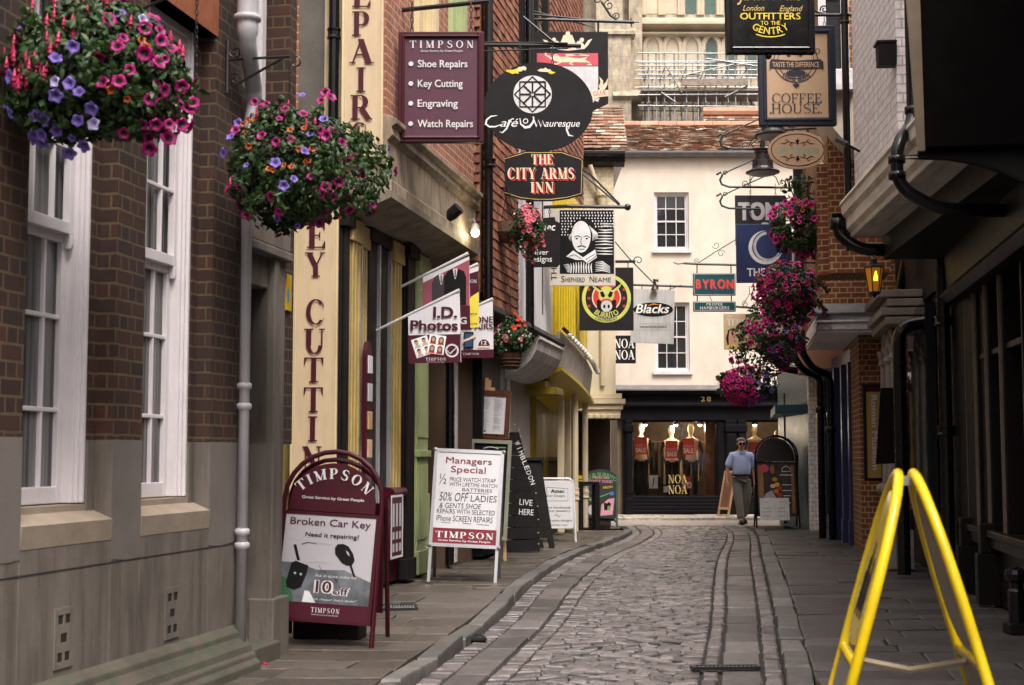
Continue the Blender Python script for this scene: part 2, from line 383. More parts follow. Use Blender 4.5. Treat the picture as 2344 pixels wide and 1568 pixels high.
def text(mb, s, cx, z, h, w=None, y=0.0, font='b', shear=0.0, off=0.0, gap=0.0, al='c', arc=None, W=.17, rot=0.0):
    """lettering on the plane y, cap height h, fitted to width w; arc = (radius, +1 crown / -1 bowl)"""
    pl, nw = layout(s, font, shear, 0.0, gap, W)
    if not pl: return
    if font == 'b' and off:
        e = off / CAPH * .8; base = pl; pl = []
        for i, (dx, dz) in enumerate(((0, 0), (-e, -e * .6), (e, e * .6), (-e, e * .6), (e, -e * .6))): pl += [([(a + dx, b + dz) for a, b in q_], i) for q_, _ in base]
    k = (w / nw) if w else h
    x0 = {'c': -nw * k / 2, 'l': 0, 'r': -nw * k}[al]
    cr, sr = math.cos(rot), math.sin(rot)
    for p, lay in pl:
        q = []
        for a, b in p:
            X, Z = x0 + a * k, b * h
            if arc:
                r, sg = arc; th = X / r
                X, Z = ((r + Z) * math.sin(th), (r + Z) * math.cos(th) - r) if sg > 0 else ((r - Z) * math.sin(th), r - (r - Z) * math.cos(th))
            q.append((cx + X * cr - Z * sr, z + X * sr + Z * cr))
        mb.flat(q, y - lay * .00025)
# ================================================================ ground
def hermite(pts):
    ys = [p[0] for p in pts]; xs = [p[1] for p in pts]; n = len(pts)
    m = [(xs[min(i + 1, n - 1)] - xs[max(i - 1, 0)]) / (ys[min(i + 1, n - 1)] - ys[max(i - 1, 0)]) for i in range(n)]
    def f(y):
        if y <= ys[0]: return xs[0] + m[0] * (y - ys[0])
        if y >= ys[-1]: return xs[-1] + m[-1] * (y - ys[-1])
        i = max(k for k in range(n - 1) if ys[k] <= y); h = ys[i + 1] - ys[i]; t = (y - ys[i]) / h
        return (2*t**3-3*t*t+1)*xs[i] + (t**3-2*t*t+t)*h*m[i] + (-2*t**3+3*t*t)*xs[i+1] + (t**3-t*t)*h*m[i+1]
    return f
kl = hermite([(2, -1.5), (7.9, -.73), (11.3, -.25), (14.6, .08), (18.5, .67), (22.4, 1.57), (24.6, 1.95), (27, 2.05)])
kr = hermite([(2, .75), (7.9, 1.62), (13.2, 2.5), (18.6, 3.36), (24.4, 4.26), (27, 4.5)])
PZ = .06                                       # pavement height
STONE = lambda n, c, isl=.3, ro=.5, b=.5: mat(n, c, ro, .3, 14, b, 70, island=isl, dirt=(.03, .027, .025), dfac=.6, dstretch=(3, 3, 3), dscale=3)
SETT = STONE('granite_sett', (.125, .106, .106), .5, .34, .7)
SLAB = STONE('granite_slab', (.115, .1, .098), .45, .45, .6)
KERB = STONE('kerb_stone', (.125, .115, .108), .3, .52, .6)
FLAG = STONE('york_flagstone', (.078, .063, .05), .3, .5, .45)
FLAGR = STONE('worn_flagstone', (.07, .06, .057), .3, .5, .45)
PALEFLAG = STONE('pale_paving', (.42, .36, .3), .12, .7, .3)
JOINT = mat('joint_grit', (.022, .018, .016), .9, .4, 30, .7, 120)
def stone(mb, q, z, hgt=.06, bev=.012, jit=.006, tilt=.004):
    q = [(x + random.uniform(-jit, jit), y + random.uniform(-jit, jit)) for x, y in q]
    cx = sum(p[0] for p in q) / 4; cy = sum(p[1] for p in q) / 4
    tx, ty = random.uniform(-tilt, tilt), random.uniform(-tilt, tilt)
    def ring(k, zz):
        o = []
        for x, y in q:
            l = math.hypot(x - cx, y - cy) or 1; f = max(.3, 1 - k / l * 1.4)
            o.append((cx + (x - cx) * f, cy + (y - cy) * f, zz + (tx * (x - cx) + ty * (y - cy)) / .1))
        return o
    v = ring(0, z - hgt) + ring(0, z - bev * .8) + ring(bev * .45, z - bev * .25) + ring(bev * 1.3, z)
    f = []
    for a in (0, 4, 8): f += [(a + i, a + (i + 1) % 4, a + 4 + (i + 1) % 4, a + 4 + i) for i in range(4)]
    mb.add(v, f + [(12, 13, 14, 15)])
def rp(t, y): a = kl(y); return (a + (kr(y) - a) * t, y)
def strip(mb, t0, t1, y0, y1, rowd, lens, z, bev, gap=.008, zj=.006, jit=.005, tilt=.004, hgt=.06, gyk=1.0):
    """courses laid across the road between two fractions of its width"""
    y = y0
    while y < y1:
        d = rowd * random.uniform(.85, 1.18); wd = (kr(y) - kl(y)) * (t1 - t0); x = 0
        while x < wd - .02:
            l = random.uniform(*lens)
            if wd - x - l < lens[0] * .6: l = wd - x
            a, b = t0 + (t1 - t0) * (x + gap / 2) / wd, t0 + (t1 - t0) * min(1, (x + l - gap / 2) / wd)
            gy = gap * gyk / 2; wv = random.uniform(-.003, .003)
            stone(mb, [rp(a, y + gy + wv), rp(b, y + gy + wv), rp(b, y + d - gy + wv), rp(a, y + d - gy + wv)], z + random.uniform(-zj, zj), hgt, bev, jit, tilt)
            x += l
        y += d
mb = MB(); mb.add([(-400, -200, -.09), (400, -200, -.09), (400, 1200, -.09), (-400, 1200, -.09)], [(0, 1, 2, 3)])
tag(mb.build('ground', JOINT), kind='structure')
mb = MB(); ys = [2 + i for i in range(30)]
vs = []
for y in ys: vs += [(kl(y), y, -.016), (kr(y), y, -.016)]
mb.add(vs, [(2 * i, 2 * i + 1, 2 * i + 3, 2 * i + 2) for i in range(len(ys) - 1)])
tag(mb.build('road', JOINT), kind='structure')
Y0, Y1 = 5.5, 27.2
mb = MB(); strip(mb, .268, .741, Y0, Y1, .088, (.1, .22), 0, .013, .009, .006, .003, .012, gyk=1.9)
tag(mb.build('road_cobbles', SETT), kind='structure')
mb = MB()
for a, b in ((.046, .107), (.21, .265), (.744, .789), (.902, .952)): strip(mb, a, b, Y0, Y1, .135, (.12, .2), -.004, .016, .014, .006, .006, .006)
tag(mb.build('road_setts', SETT), kind='structure')
mb = MB()
for a, b in ((.109, .208), (.791, .90)): strip(mb, a, b, Y0, Y1,   .55, (.5, .9), .002, .014, .02, .004, .006, .003)
tag(mb.build('road_wheel_slabs', SLAB), kind='structure')
mb = MB()
for t0, t1, yend in ((-.012, .042, 24.3), (.955, 1.02, 24.6)):
    y = Y0
    while y < yend:
        d = random.uniform(.55, 1.0)
        stone(mb, [rp(t0, y + .006), rp(t1, y + .006), rp(t1, y + d - .006), rp(t0, y + d - .006)], PZ - .002 + random.uniform(-.008, .008), .2, .022, .012, .003); y += d
tag(mb.build('kerb', KERB), kind='structure')
wl = hermite([(0, -3.6), (8.3, -1.95), (9.6, -1.75), (12.3, -1.75), (13.5, -1.5), (16, -1.05), (20, -.2), (24.5, 1.0)])
def pave(mb, fa, fb, y0, y1, rowd, lens, z, skew=0):
    y = y0
    while y < y1:
        d = rowd * random.uniform(.7, 1.35); y2 = min(y + d, y1); x = 0; wd = fb(y) - fa(y)
        while x < wd - .02:
            l = random.uniform(*lens)
            if wd - x - l < lens[0] * .5: l = wd - x
            def P(xx, yy):
                f = xx / wd; return (fa(yy) + (fb(yy) - fa(yy)) * f, yy)
            g = .006
            stone(mb, [P(x + g, y + g), P(x + l - g, y + g), P(x + l - g, y2 - g), P(x + g, y2 - g)], z + random.uniform(-.004, .004), .1, .008, .008, .002); x += l
        y = y2
mb = MB(); pave(mb, wl, lambda y: rp(-.014, y)[0], 5.5, 24.4, .42, (.4, .95), PZ)
tag(mb.build('pavement', FLAG), kind='structure')
wr = hermite([(0, 2.6), (9.3, 3.95), (14.5, 4.7), (20, 5.2), (25, 5.6)])
mb = MB(); pave(mb, lambda y: rp(1.022, y)[0], wr, 5.0, 24.6, .38, (.5, 1.1), PZ)
tag(mb.build('pavement', FLAGR), kind='structure')
mb = MB(); mb.box(-6, kl(20) - .6, 4, 24.4, -.08, PZ - .03); mb.box(kr(15) + 1.5, 9, 4, 24.6, -.08, PZ - .03)
mb = MB()
for f, a, b in ((lambda y: (wl(y), rp(-.014, y)[0]), 5.5, 24.4), (lambda y: (rp(1.022, y)[0], wr(y)), 5.0, 24.6)):
    v = []; k = 24
    for i in range(k + 1):
        y = a + (b - a) * i / k; x0, x1 = f(y); v += [(x0, y, PZ - .022), (x1, y, PZ - .022)]
    mb.add(v, [(2 * i, 2 * i + 1, 2 * i + 3, 2 * i + 2) for i in range(k)])
tag(mb.build('pavement_bed', JOINT), kind='structure')
# the street that crosses at the far end
mb = MB(); mb.box(-10, 20, 27.25, 29.6, -.06, -.006)
tag(mb.build('cross_street', mat('pale_setts', (.3, .26, .23), .7, .25, 6, .6, 30)), kind='structure')
mb = MB(); pave(mb, lambda y: -8, lambda y: 16, 29.62, 32.3, .5, (.5, .9), .05); tag(mb.build('far_pavement', PALEFLAG), kind='structure')
# covers and grates let into the paving
def cover(label, u, v, z, wd, dp, rz, bars=9, name='drain_grate'):
    p = gnd(u, v, z); o = thing(name, label, 'drain cover', p, rz)
    m = MB(); m.frame(-wd / 2, wd / 2, -dp / 2, dp / 2, .02, 0, .02); m.v = [(x, zz, y) for x, y, zz in m.v]; m.build('rim', IRON, o)
    m = MB()
    for i in range(bars): x = -wd / 2 + .03 + (wd - .06) * i / (bars - 1); m.box(x - .006, x + .006, -dp / 2 + .02, dp / 2 - .02, .002, .014)
    m.box(-wd / 2 + .02, wd / 2 - .02, -dp / 2 + .02, dp / 2 - .02, -.004, .001); m.build('grating', ALU if name == 'channel_grate' else STEEL if bars > 12 else IRON, o)
cover('square metal access cover in the left paving behind the maroon pavement board', 905, 1393, PZ, .36, .34, .1, 14, 'access_cover')
cover('small iron gutter grate against the left kerb', 925, 1528, .006, .2, .3, .1)
cover('iron gully grate among the left hand setts farther up', 835 * 1 + 240, 1462, .006, .22, .22, .15)
cover('steel channel grate across the right wheel slabs', 1660, 1531, .012, .42, .1, .05, 15, 'channel_grate')
# ================================================================ building helpers
def wallholes(mb, x0, x1, z0, z1, y0, y1, holes=()):
    xs = sorted({x0, x1, *[min(max(h[i], x0), x1) for h in holes for i in (0, 1)]})
    for a, b in zip(xs, xs[1:]):
        if b - a < 1e-4: continue
        m = (a + b) / 2; cuts = sorted((max(z0, h[2]), min(z1, h[3])) for h in holes if h[0] <= m <= h[1]); z = z0
        for c, d in cuts:
            if c > z + 1e-4: mb.box(a, b, y0, y1, z, c)
            z = max(z, d)
        if z < z1 - 1e-4: mb.box(a, b, y0, y1, z, z1)
    return mb
GLASS = glass('old_window_glass'); GLASSL = glass('reflection_curtain_glass', (.1, .098, .1), .08, .6, .8); GLASSB = glass('dark_shop_glass', (.006, .006, .007), .05, .7)
def sash(b, x0, x1, z0, z1, y, cols, rows, m=None, fw=.05, sill=None, gl=None, name='window', deep=.06):
    m = m or WHITEP; k = MB(); k.frame(x0, x1, z0, z1, fw, y, y + deep)
    a, c, e, g = x0 + fw, x1 - fw, z0 + fw, z1 - fw; mid = (e + g) / 2
    for lo, hi, yy in ((e, mid + .02, y + .022), (mid - .02, g, y + .035)):
        k.frame(a, c, lo, hi, .035, yy, yy + .03)
        r = rows // 2
        for i in range(1, r): zz = lo + (hi - lo) * i / r; k.box(a + .035, c - .035, yy + .006, yy + .025, zz - .009, zz + .009)
        for i in range(1, cols): xx = a + (c - a) * i / cols; k.box(xx - .009, xx + .009, yy + .008, yy + .024, lo + .035, hi - .035)
    o = k.build(name, m, b)
    k = MB(); k.box(a, c, y + .05, y + .056, e, g); k.build('pane', gl or GLASS, o)
    if sill: k = MB(); k.box(x0 - .05, x1 + .05, y - sill, y + deep, z0 - .07, z0 - .002); k.build('sill', m, o)
    return o
def pipe(b, pts, r, m, name='drainpipe', collars=(), n=10):
    k = MB(); k.tube(pts, r, n)
    for c in collars:
        p = Vector(pts[0]); k.lathe([(r * 1.02, -.05), (r * 1.35, -.045), (r * 1.35, -.03), (r * 1.2, -.02), (r * 1.2, .02), (r * 1.35, .03), (r * 1.35, .045), (r * 1.02, .05)], c, 12)
    return k.build(name, m, b, smooth=False)
def bend(pts, rad=.06, n=4):
    """round the corners of a pipe run"""
    pts = [Vector(p) for p in pts]; out = [pts[0]]
    for i in range(1, len(pts) - 1):
        a = (pts[i - 1] - pts[i]); c = (pts[i + 1] - pts[i]); ra = min(rad, a.length * .45, c.length * .45)
        p0, p2 = pts[i] + a.normalized() * ra, pts[i] + c.normalized() * ra
        for k in range(n + 1): t = k / n; out.append(p0 * (1 - t) ** 2 + pts[i] * 2 * t * (1 - t) + p2 * t * t)
    return out + [pts[-1]]
def tiles(mb, o, ex, ez, en, wd, ht, tw, th, lift=.02, jit=.004, wave=0, skip=None):
    """overlapping clay tiles: rows up ez, along ex, standing off along en"""
    o, ex, ez, en = Vector(o), Vector(ex), Vector(ez), Vector(en); r = 0; z = 0
    while z < ht:
        x = -(tw / 2) * (r % 2)
        while x < wd:
            a, b = max(x, 0) + .002, min(x + tw * random.uniform(.94, 1.0), wd) - .001
            if b - a > .02:
                j = random.uniform(-jit, jit); sag = wave * math.sin(x * 2.1 + r * .05) if wave else 0
                p = []
                for t, lf in ((0, lift + random.uniform(0, lift * .5)), (th * 1.25, 0.004)):
                    for s_ in (a, b): p.append(o + ex * s_ + ez * (z + t + j + sag) + en * (lf + random.uniform(0, jit)))
                q = [v_ - en * .012 for v_ in p]
                mb.hexa([q[0], q[1], q[3], q[2], p[0], p[1], p[3], p[2]])
            x += tw
        z += th; r += 1
def tilemat(name, cols, rough=.85):
    m, t, N, L, p = newmat(name); g = N.new('ShaderNodeNewGeometry'); r = N.new('ShaderNodeValToRGB'); L.new(g.outputs['Random Per Island'], r.inputs[0])
    e = r.color_ramp.elements; r.color_ramp.interpolation = 'CONSTANT'
    e[0].color = rgb(cols[0]); e[1].position = 1 / len(cols); e[1].color = rgb(cols[1])
    for i in range(2, len(cols)): q = e.new(i / len(cols)); q.color = rgb(cols[i])
    c = mixc(t, .8, r.outputs[0], ramp(t, noise(t, 7, 6, .7), .25, .8, (.45, .42, .4), (1.4, 1.4, 1.35)), 'MULTIPLY')
    L.new(c, p.inputs['Base Color']); p.inputs['Roughness'].default_value = rough; bump(t, p, noise(t, 50), .5, .01); MATS[name] = m; return m
TILE = tilemat('weathered_roof_tile', [(.26, .12, .07), (.32, .16, .1), (.2, .11, .075), (.38, .25, .18), (.44, .37, .3), (.15, .09, .065), (.33, .16, .09), (.5, .44, .37), (.24, .15, .1), (.34, .2, .13)])
HUNG = tilemat('hung_clay_tile', [(.24, .085, .045), (.3, .11, .06), (.2, .07, .04), (.33, .14, .08), (.16, .06, .04)])
BRICKA = brick('dark_red_brick', (.05, .0145, .008), (.02, .008, .006), (.085, .058, .026), .17, .0745, .0075, grime=(.02, .015, .014), gf=.5)
BRICKB = brick('pink_red_brick', (.36, .13, .075), (.26, .085, .05), (.42, .33, .26), .22, .078, .008)
BRICKM = brick('orange_red_brick', (.25, .07, .025), (.16, .04, .018), (.42, .32, .16), .2, .072, .008)
BRICKH = brick('shop_pier_brick', (.13, .034, .013), (.075, .019, .01), (.17, .11, .05), .2, .072, .007)
BRICKW = brick('white_painted_brick', (.88, .83, .84), (.85, .8, .81), (.55, .5, .51), .22, .078, .007, .6, .9)
BRICKC = brick('cream_painted_brick', (.62, .54, .38), (.6, .52, .36), (.5, .43, .3), .22, .078, .006, .6, .6)
GAUGED = brick('gauged_orange_brick', (.3, .085, .03), (.24, .065, .024), (.22, .1, .05), .055, .4, .004)
LIMESTONE = mat('portland_stone', (.14, .118, .1), .75, .18, 3, .35, 60, dirt=(.045, .036, .03), dfac=.8, dstretch=(5, 5, .6), dscale=1.8)
PLINTH = mat('mossy_plinth_stone', (.075, .063, .047), .8, .25, 4, .5, 50, dirt=(.03, .06, .035), dfac=.85, dstretch=(3, 3, 5), dscale=2)
RENDER = mat('cream_render', (.63, .55, .465), .85, .07, 2.5, .4, 26, dirt=(.46, .38, .3), dfac=.55, dscale=.9, dstretch=(1.6, 1.6, .6))
WHITER = mat('white_render', (.82, .8, .81), .8, .06, 3, .4, 20, dirt=(.25, .2, .2), dfac=.35, dstretch=(5, 5, .5), dscale=1.5)
CREAMR = mat('cream_stucco', (.64, .56, .4), .8, .05, 3, .15, 40, dirt=(.4, .33, .2), dfac=.35)
GREYR = mat('grey_render', (.11, .098, .085), .9, .2, 4, .4, 40)
FASCIA = mat('weathered_stone_fascia', (.3, .235, .165), .7, .25, 4, .4, 30, dirt=(.06, .045, .03), dfac=.9, dstretch=(6, 6, .8), dscale=2)
DARKIN = mat('dark_interior', (.01, .009, .009), .8, .2, 3)
# ---------------------------------------------------------------- A: brick bank-like house, near left
fA = Fr(-1.68, 8.3, slope=.2)
A = bld('brick_building', 'dark brick house on the left with stone base and tall white sash windows', fA)
w1 = (fA.s(50, 1000), fA.s(258, 1000)); w2 = (fA.s(324, 1000), fA.s(480, 1000)); sp = w2[0] - w1[0]
w0 = (w1[0] - sp, w1[1] - sp); wins = [w0, w1, w2]
d0, d1 = fA.s(545, 1046), fA.s(600, 1046) + .06
xe = fA.s(668, 1000); HEAD, SILL, BAND = 3.74, 1.03, 1.385
holes = [(a, b, SILL - .12, HEAD) for a, b in wins]
mb = MB(); wallholes(mb, -14, xe, BAND, 7.4, 0, .45, holes + [(d0, d1, 0, 2.62), (d0 - .02, xe - .13, 3.55, 5.2)]); mb.box(-14, xe, .452, 6, 0, 7.4)
for a, b in wins: mb.box(b - .08, b, .09, .45, BAND, HEAD); mb.box(a, a + .06, .09, .45, BAND, HEAD)
mb.build('wall', BRICKA, A)
mb = MB(); wallholes(mb, -14, d0, .02, BAND, -.002, .45, holes)
for a, b in wins: mb.box(b - .08, b, .09, .45, SILL - .1, BAND); mb.box(a, a + .06, .09, .45, SILL - .1, BAND)
mb.build('stone_base', LIMESTONE, A, bev=.006)
PALEP = mat('pale_masonry_paint', (.152, .13, .118), .7, .1, 4, .25, 50, dirt=(.16, .14, .13), dfac=.5)
rg = random.Random(6)
for i_, (xa_, xb_) in enumerate(((w1[0] - .5, w1[0]), (w1[1], w2[0]), (w2[1], d0 - .02))):
    n_ = 12; bot = [(xa_ + (xb_ - xa_) * j / n_, (.86, .797, .797)[i_] + rg.uniform(-.003, .003) + .006 * math.sin(j * .5 + i_)) for j in range(n_ + 1)]
    k = MB(); k.prism(bot + [(xb_, BAND), (xa_, BAND)], -.005, -.0025); k.build('pier_paint', PALEP, A)
for zz in (.79,): k = MB(); k.box(-14, d0 - .002, -.0045, -.0005, zz - .003, zz + .003); k.build('stone_joint', JOINT, A)
mb = MB(); mb.sweep([(.1, .02), (-.17, .02), (-.165, .1), (-.14, .125), (-.135, .15), (-.115, .165), (-.105, .2), (-.08, .225), (-.06, .25), (-.055, .28), (-.03, .3), (-.001, .315), (.1, .315)], -14, d0 - .01); mb.build('plinth', PLINTH, A, bev=.006)
ARCHZ = HEAD + .42
for a, b in wins:
    k = MB(); k.sweep([(.2, SILL - .13), (-.004, SILL - .13), (-.012, SILL - .03), (.11, SILL + .02), (.2, SILL + .02)], a + .001, b - .001); k.box(a + .06, b - .08, .095, .3, SILL + .0, SILL + .045); k.build('window_sill', mat('pale_sill_stone', (.26, .21, .16), .8, .15, 6, .4, 50), A)
    k = MB(); k.box(a + .1, b - .1, .2, .3, HEAD - .06, HEAD)
    x0, x1 = a + .06, b - .08; z0, z1 = SILL + .05, HEAD
    k = MB()
    for xx, s_ in ((x0, 1), (x1, -1)):
        for dx, y0, y1 in ((0, .1, .3), (.024, .115, .3), (.045, .13, .3), (.062, .14, .3)):
            k.box(*sorted((xx + s_ * dx, xx + s_ * (dx + (.024 if dx < .06 else .008)))), y0, y1, z0, z1)
    k.box(x0 + .024, x1 - .024, .108, .3, z1 - .05, z1); k.box(x0 + .045, x1 - .045, .125, .3, z1 - .1, z1 - .05)
    c0, c1 = x0 + .07, x1 - .07; mid = (z0 + z1) / 2 - .03
    for lo, hi, yy in ((z0, mid + .03, .185), (mid - .01, z1 - .1, .15)):
        k.frame(c0, c1, lo, hi, .045, yy, yy + .04, .06 if lo > z0 else .08)
        for i in (1, 2): zz = lo + (hi - lo) * i / 3; k.box(c0 + .045, c1 - .045, yy + .005, yy + .035, zz - .011, zz + .011)
        for i in (1, 2): xx = c0 + (c1 - c0) * i / 3; k.box(xx - .009, xx + .009, yy + .007, yy + .033, lo + .06, hi - .05)
    for xx in (c0 + .02, c1 - .02): k.prism([(xx - .02, mid - .01), (xx + .02, mid - .01), (xx + .012, mid - .05), (xx - .012, mid - .08)], .148, .185)
    W_ = k.build('window', WHITEP, A, bev=.004)
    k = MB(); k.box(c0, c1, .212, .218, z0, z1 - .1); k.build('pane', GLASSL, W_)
    k = MB()
    for i in range(14): xx = c0 + (c1 - c0) * i / 14; k.tube([(xx + .02, .38 + .012 * (i % 2), z0), (xx + .02, .38 + .012 * (i % 2), z1 - .1)], .022, 6)
    k = MB(); k.box(a - .02, b + .02, -.004, .12, HEAD, ARCHZ); k.build('brick_arch', GAUGED, A)
for u0, u1, v0, v1 in ((123, 162, 1395, 1510), (376, 407, 1347, 1457)):
    x0, z1 = fA.hit(u0, v0); x1, z0 = fA.hit(u1, v1); z0 = z1 - .27 ; k = MB(); k.box(x0, x1, -.01, -.003, z0, z0 + .03); k.box(x0, x1, -.01, -.003, z1 - .03, z1)
    n = 3; hh = (z1 - z0 - .06) / 5; wd = x1 - x0
    for i in range(5):
        za = z0 + .03 + hh * i
        if i % 2: k.box(x0, x1, -.009, -.003, za, za + hh)
        else:
            cuts = [(0, .16), (.44, .56), (.84, 1)] if i != 2 else [(0, .32), (.68, 1)]
            for p, q in cuts: k.box(x0 + wd * p, x0 + wd * q, -.009, -.003, za, za + hh)
    vent = k.build('air_brick', LIMESTONE, A)
    k = MB(); k.box(x0 + .002, x1 - .002, -.006, -.0035, z0 + .01, z1 - .01); k.build('vent_hole', DARKIN, vent)
# door surround and recess
k = MB(); x0, x1 = d0, d1; xs = fA.s(642, 1046) - .01
k.box(d0, d1, .0, .43, 2.36, 2.62); k.box(d1, d1 + .08, -.05, .43, 0, 2.62); k.box(d1 + .08, xs, -.025, .1, 0, 2.62)
k.box(d0 - .01, xs, -.06, .1, 2.62, 2.95); k.box(d0 - .01, xs + .03, -.1, .1, 2.95, 3.02); k.box(d0 - .0, xs + .01, -.075, .1, 2.56, 2.62)
k.box(d1 - .012, xs + .02, -.07, .1, 0, .42)
k.build('door_surround', LIMESTONE, A, bev=.01)
k = MB(); k.box(d0, d1, .36, .42, .1, 2.36)
for i in range(2):
    for j in range(3): xx = d0 + .07 + i * (d1 - d0) / 2; k.box(xx, xx + (d1 - d0) / 2 - .12, .345, .36, .25 + j * .7, .8 + j * .7)
dr = k.build('door', BLACKG, A); k = MB(); k.ball((d0 + .1, .33, 1.05), .03); k.build('door_knob', ALU, dr)
k = MB(); k.box(d0 + .005, d1 - .005, -.12, .36, 0, .17); k.build('doorstep', PLINTH, A, bev=.012)
# upper small window above the door, arch and pipes
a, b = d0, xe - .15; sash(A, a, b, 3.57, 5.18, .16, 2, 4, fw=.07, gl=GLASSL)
k = MB(); k.box(a - .02, b + .02, -.004, .14, 5.2, 5.6); k.build('brick_arch', GAUGED, A)
px = fA.s(537, 1046); PW = mat('pale_grey_gloss_paint', (.42, .4, .43), .38, .12, 6, .1, 30, dirt=(.22, .14, .09), dfac=.5)
k = MB(); xq = fA.s(566, 100, -.16)
run = bend([(xq, -.16, 9), (xq, -.16, 3.72), (px + .06, -.07, 3.5), (px, -.055, 3.3), (px, -.055, .1)], .09, 5)
rr = [.062 if p.z > 3.75 else (.05 if p.z > 3.45 else .033) for p in run]; k.tube(run, rr, 12)
for z_, r_, xx, yy in ((4.05, .062, xq, -.16), (3.86, .062, xq, -.16), (3.22, .035, px, -.055), (3.1, .035, px, -.055), (1.72, .035, px, -.055), (1.6, .035, px, -.055), (.86, .035, px, -.055), (.78, .035, px, -.055)):
    k.lathe([(r_, -.02), (r_ * 1.28, -.014), (r_ * 1.28, .014), (r_, .02)], (xx, yy, z_), 14)
k.build('drainpipe', PW, A, smooth=True)
sx, sz = fA.hit(648, 628); ex_, ez_ = fA.hit(664, 712)
o = thing('wall_plate', 'yellow enamel notice plate on brick beside the doorway', 'notice', fA.wld((sx + ex_) / 2, -.012, (sz + ez_) / 2), fA.a)
k = MB(); k.box(-.05, .05, -.006, .006, -.12, .12); k.build('plate', mat('yellow_enamel', (.5, .32, .01), .35, .1, 8), o, bev=.002); k = MB(); k.ell(-.02, -.02, .022, .05, -.008); k.build('blue_disc', BLUE_INK, o)
# ---------------------------------------------------------------- B: key cutting shop
fB = Fr(-1.44, 12.3, slope=.19); JB = .34
xg = fB.s(938, 1046); xB = 3.62                            # green shop begins, building ends
B = bld('brick_building', 'pink brick jettied house over the cream and black key cutting shopfront', fB)
k = MB(); k.box(0, xg, .3, 6, 0, 3.6); k.box(0, .03, .02, .3, 0, 3.6); k.build('shop_wall', OCHREP, B)
wb = [(.95, 1.75), (2.35, 3.05)]
k = MB(); wallholes(k, 0, xB, 4.15, 7.3, -JB, -JB + .3, [(a, b, 4.95, 7.2) for a, b in wb]); k.box(0, xB, -JB + .302, 6, 3.85, 7.3); k.build('wall', BRICKB, B)
k = MB(); k.box(-.004, .0, .22, .46, 3.6, 7.3); k.build('flank_render', GREYR, B)
k = MB(); k.box(-.008, .0, -.0, .22, 3.6, 7.3); k.build('flank_boarding', CREAMP, B)
for i, (a, b) in enumerate(wb):
    m = CREAMP if i == 0 else GREENP
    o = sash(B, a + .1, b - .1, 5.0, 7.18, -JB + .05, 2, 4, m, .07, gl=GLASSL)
    k = MB(); k.frame(a, b, 4.95, 7.25, .12, -JB - .05, -JB + .06); k.frame(a + .1, b - .1, 5.02, 7.2, .03, -JB - .02, -JB + .06); k.build('architrave', m, o, bev=.006)
k = MB(); k.sweep([(-JB + .02, 4.28), (-JB - .03, 4.28), (-JB - .11, 4.24), (-JB - .11, 4.2), (-JB - .06, 4.17), (-JB - .07, 4.1), (-JB - .02, 4.05), (-JB - .035, 3.72), (-JB - .06, 3.7), (-JB - .06, 3.6), (.3, 3.6), (.3, 4.28)], -.02, xB); k.build('fascia', FASCIA, B, bev=.006)
k = MB(); k.sweep([(-JB - .062, 3.61), (-JB - .062, 3.55), (-JB + .06, 3.5), (.1, 3.4), (.3, 3.4), (.3, 3.61)], -.02, xB - .01); k.build('soffit', mat('pale_soffit', (.22, .18, .13), .7, .25, 4, .2, 30, dirt=(.07, .055, .035), dfac=.7), B)
pos = lambda u: fB.s(u, 1046)
for u0, u1, m, y0, z0 in ((796, 822, OCHREP, .0, .1), (827, 846, OCHREP, .04, .1), (894, 917, OCHREP, .0, .6)):
    k = MB(); a, b = pos(u0), pos(u1); k.box(a, b, y0, .3, z0, 3.4)
    for f in (.15, .42, .7): k.box(a + (b - a) * f, a + (b - a) * (f + .14), y0 - .02, y0, z0 + .3, 3.2)
    k.box(a - .01, b + .01, y0 - .03, .3, z0, z0 + .22); k.box(a - .01, b + .01, y0 - .035, .3, 3.2, 3.4); k.build('pilaster', m, B, bev=.006)
for u0, u1, y0 in ((784, 796, .02), (822, 827, .1), (847, 893, .06), (918, 937, -.03)):
    k = MB(); a, b = pos(u0), pos(u1); k.box(a, b, y0, .3, .1, 3.5)
    if u1 - u0 > 10: k.box(a + .02, b - .02, y0 - .03, y0, .1, 3.4); k.box(a - .03, b + .03, y0 - .07, y0 + .05, 3.3, 3.42); k.box(a - .01, b + .01, y0 - .05, y0 + .05, .1, .3)
    k.build('post', BLACKW, B, bev=.006)
for u in (825, 867, 893): k = MB(); a = pos(u); k.box(a, a + .03, .0, .06, .5, 3.3); k.build('trim_strip', ALU, B)
k = MB(); k.box(pos(893), pos(918), .03, .3, .1, .92); k.sweep([(.05, .92), (-.05, .92), (-.07, .96), (-.05, 1.0), (.05, 1.02)], pos(889), pos(919)); k.build('stall_riser', MAROONP, B, bev=.006)
k = MB(); k.box(.02, xg, .2, .29, .5, 3.4); k.build('shop_window', GLASSB, B)
pipe(B, [(-.1, .105, 7.4), (-.1, .105, 3.2)], .045, BLACKG, collars=[(-.1, .105, 5.0), (-.1, .105, 7)])
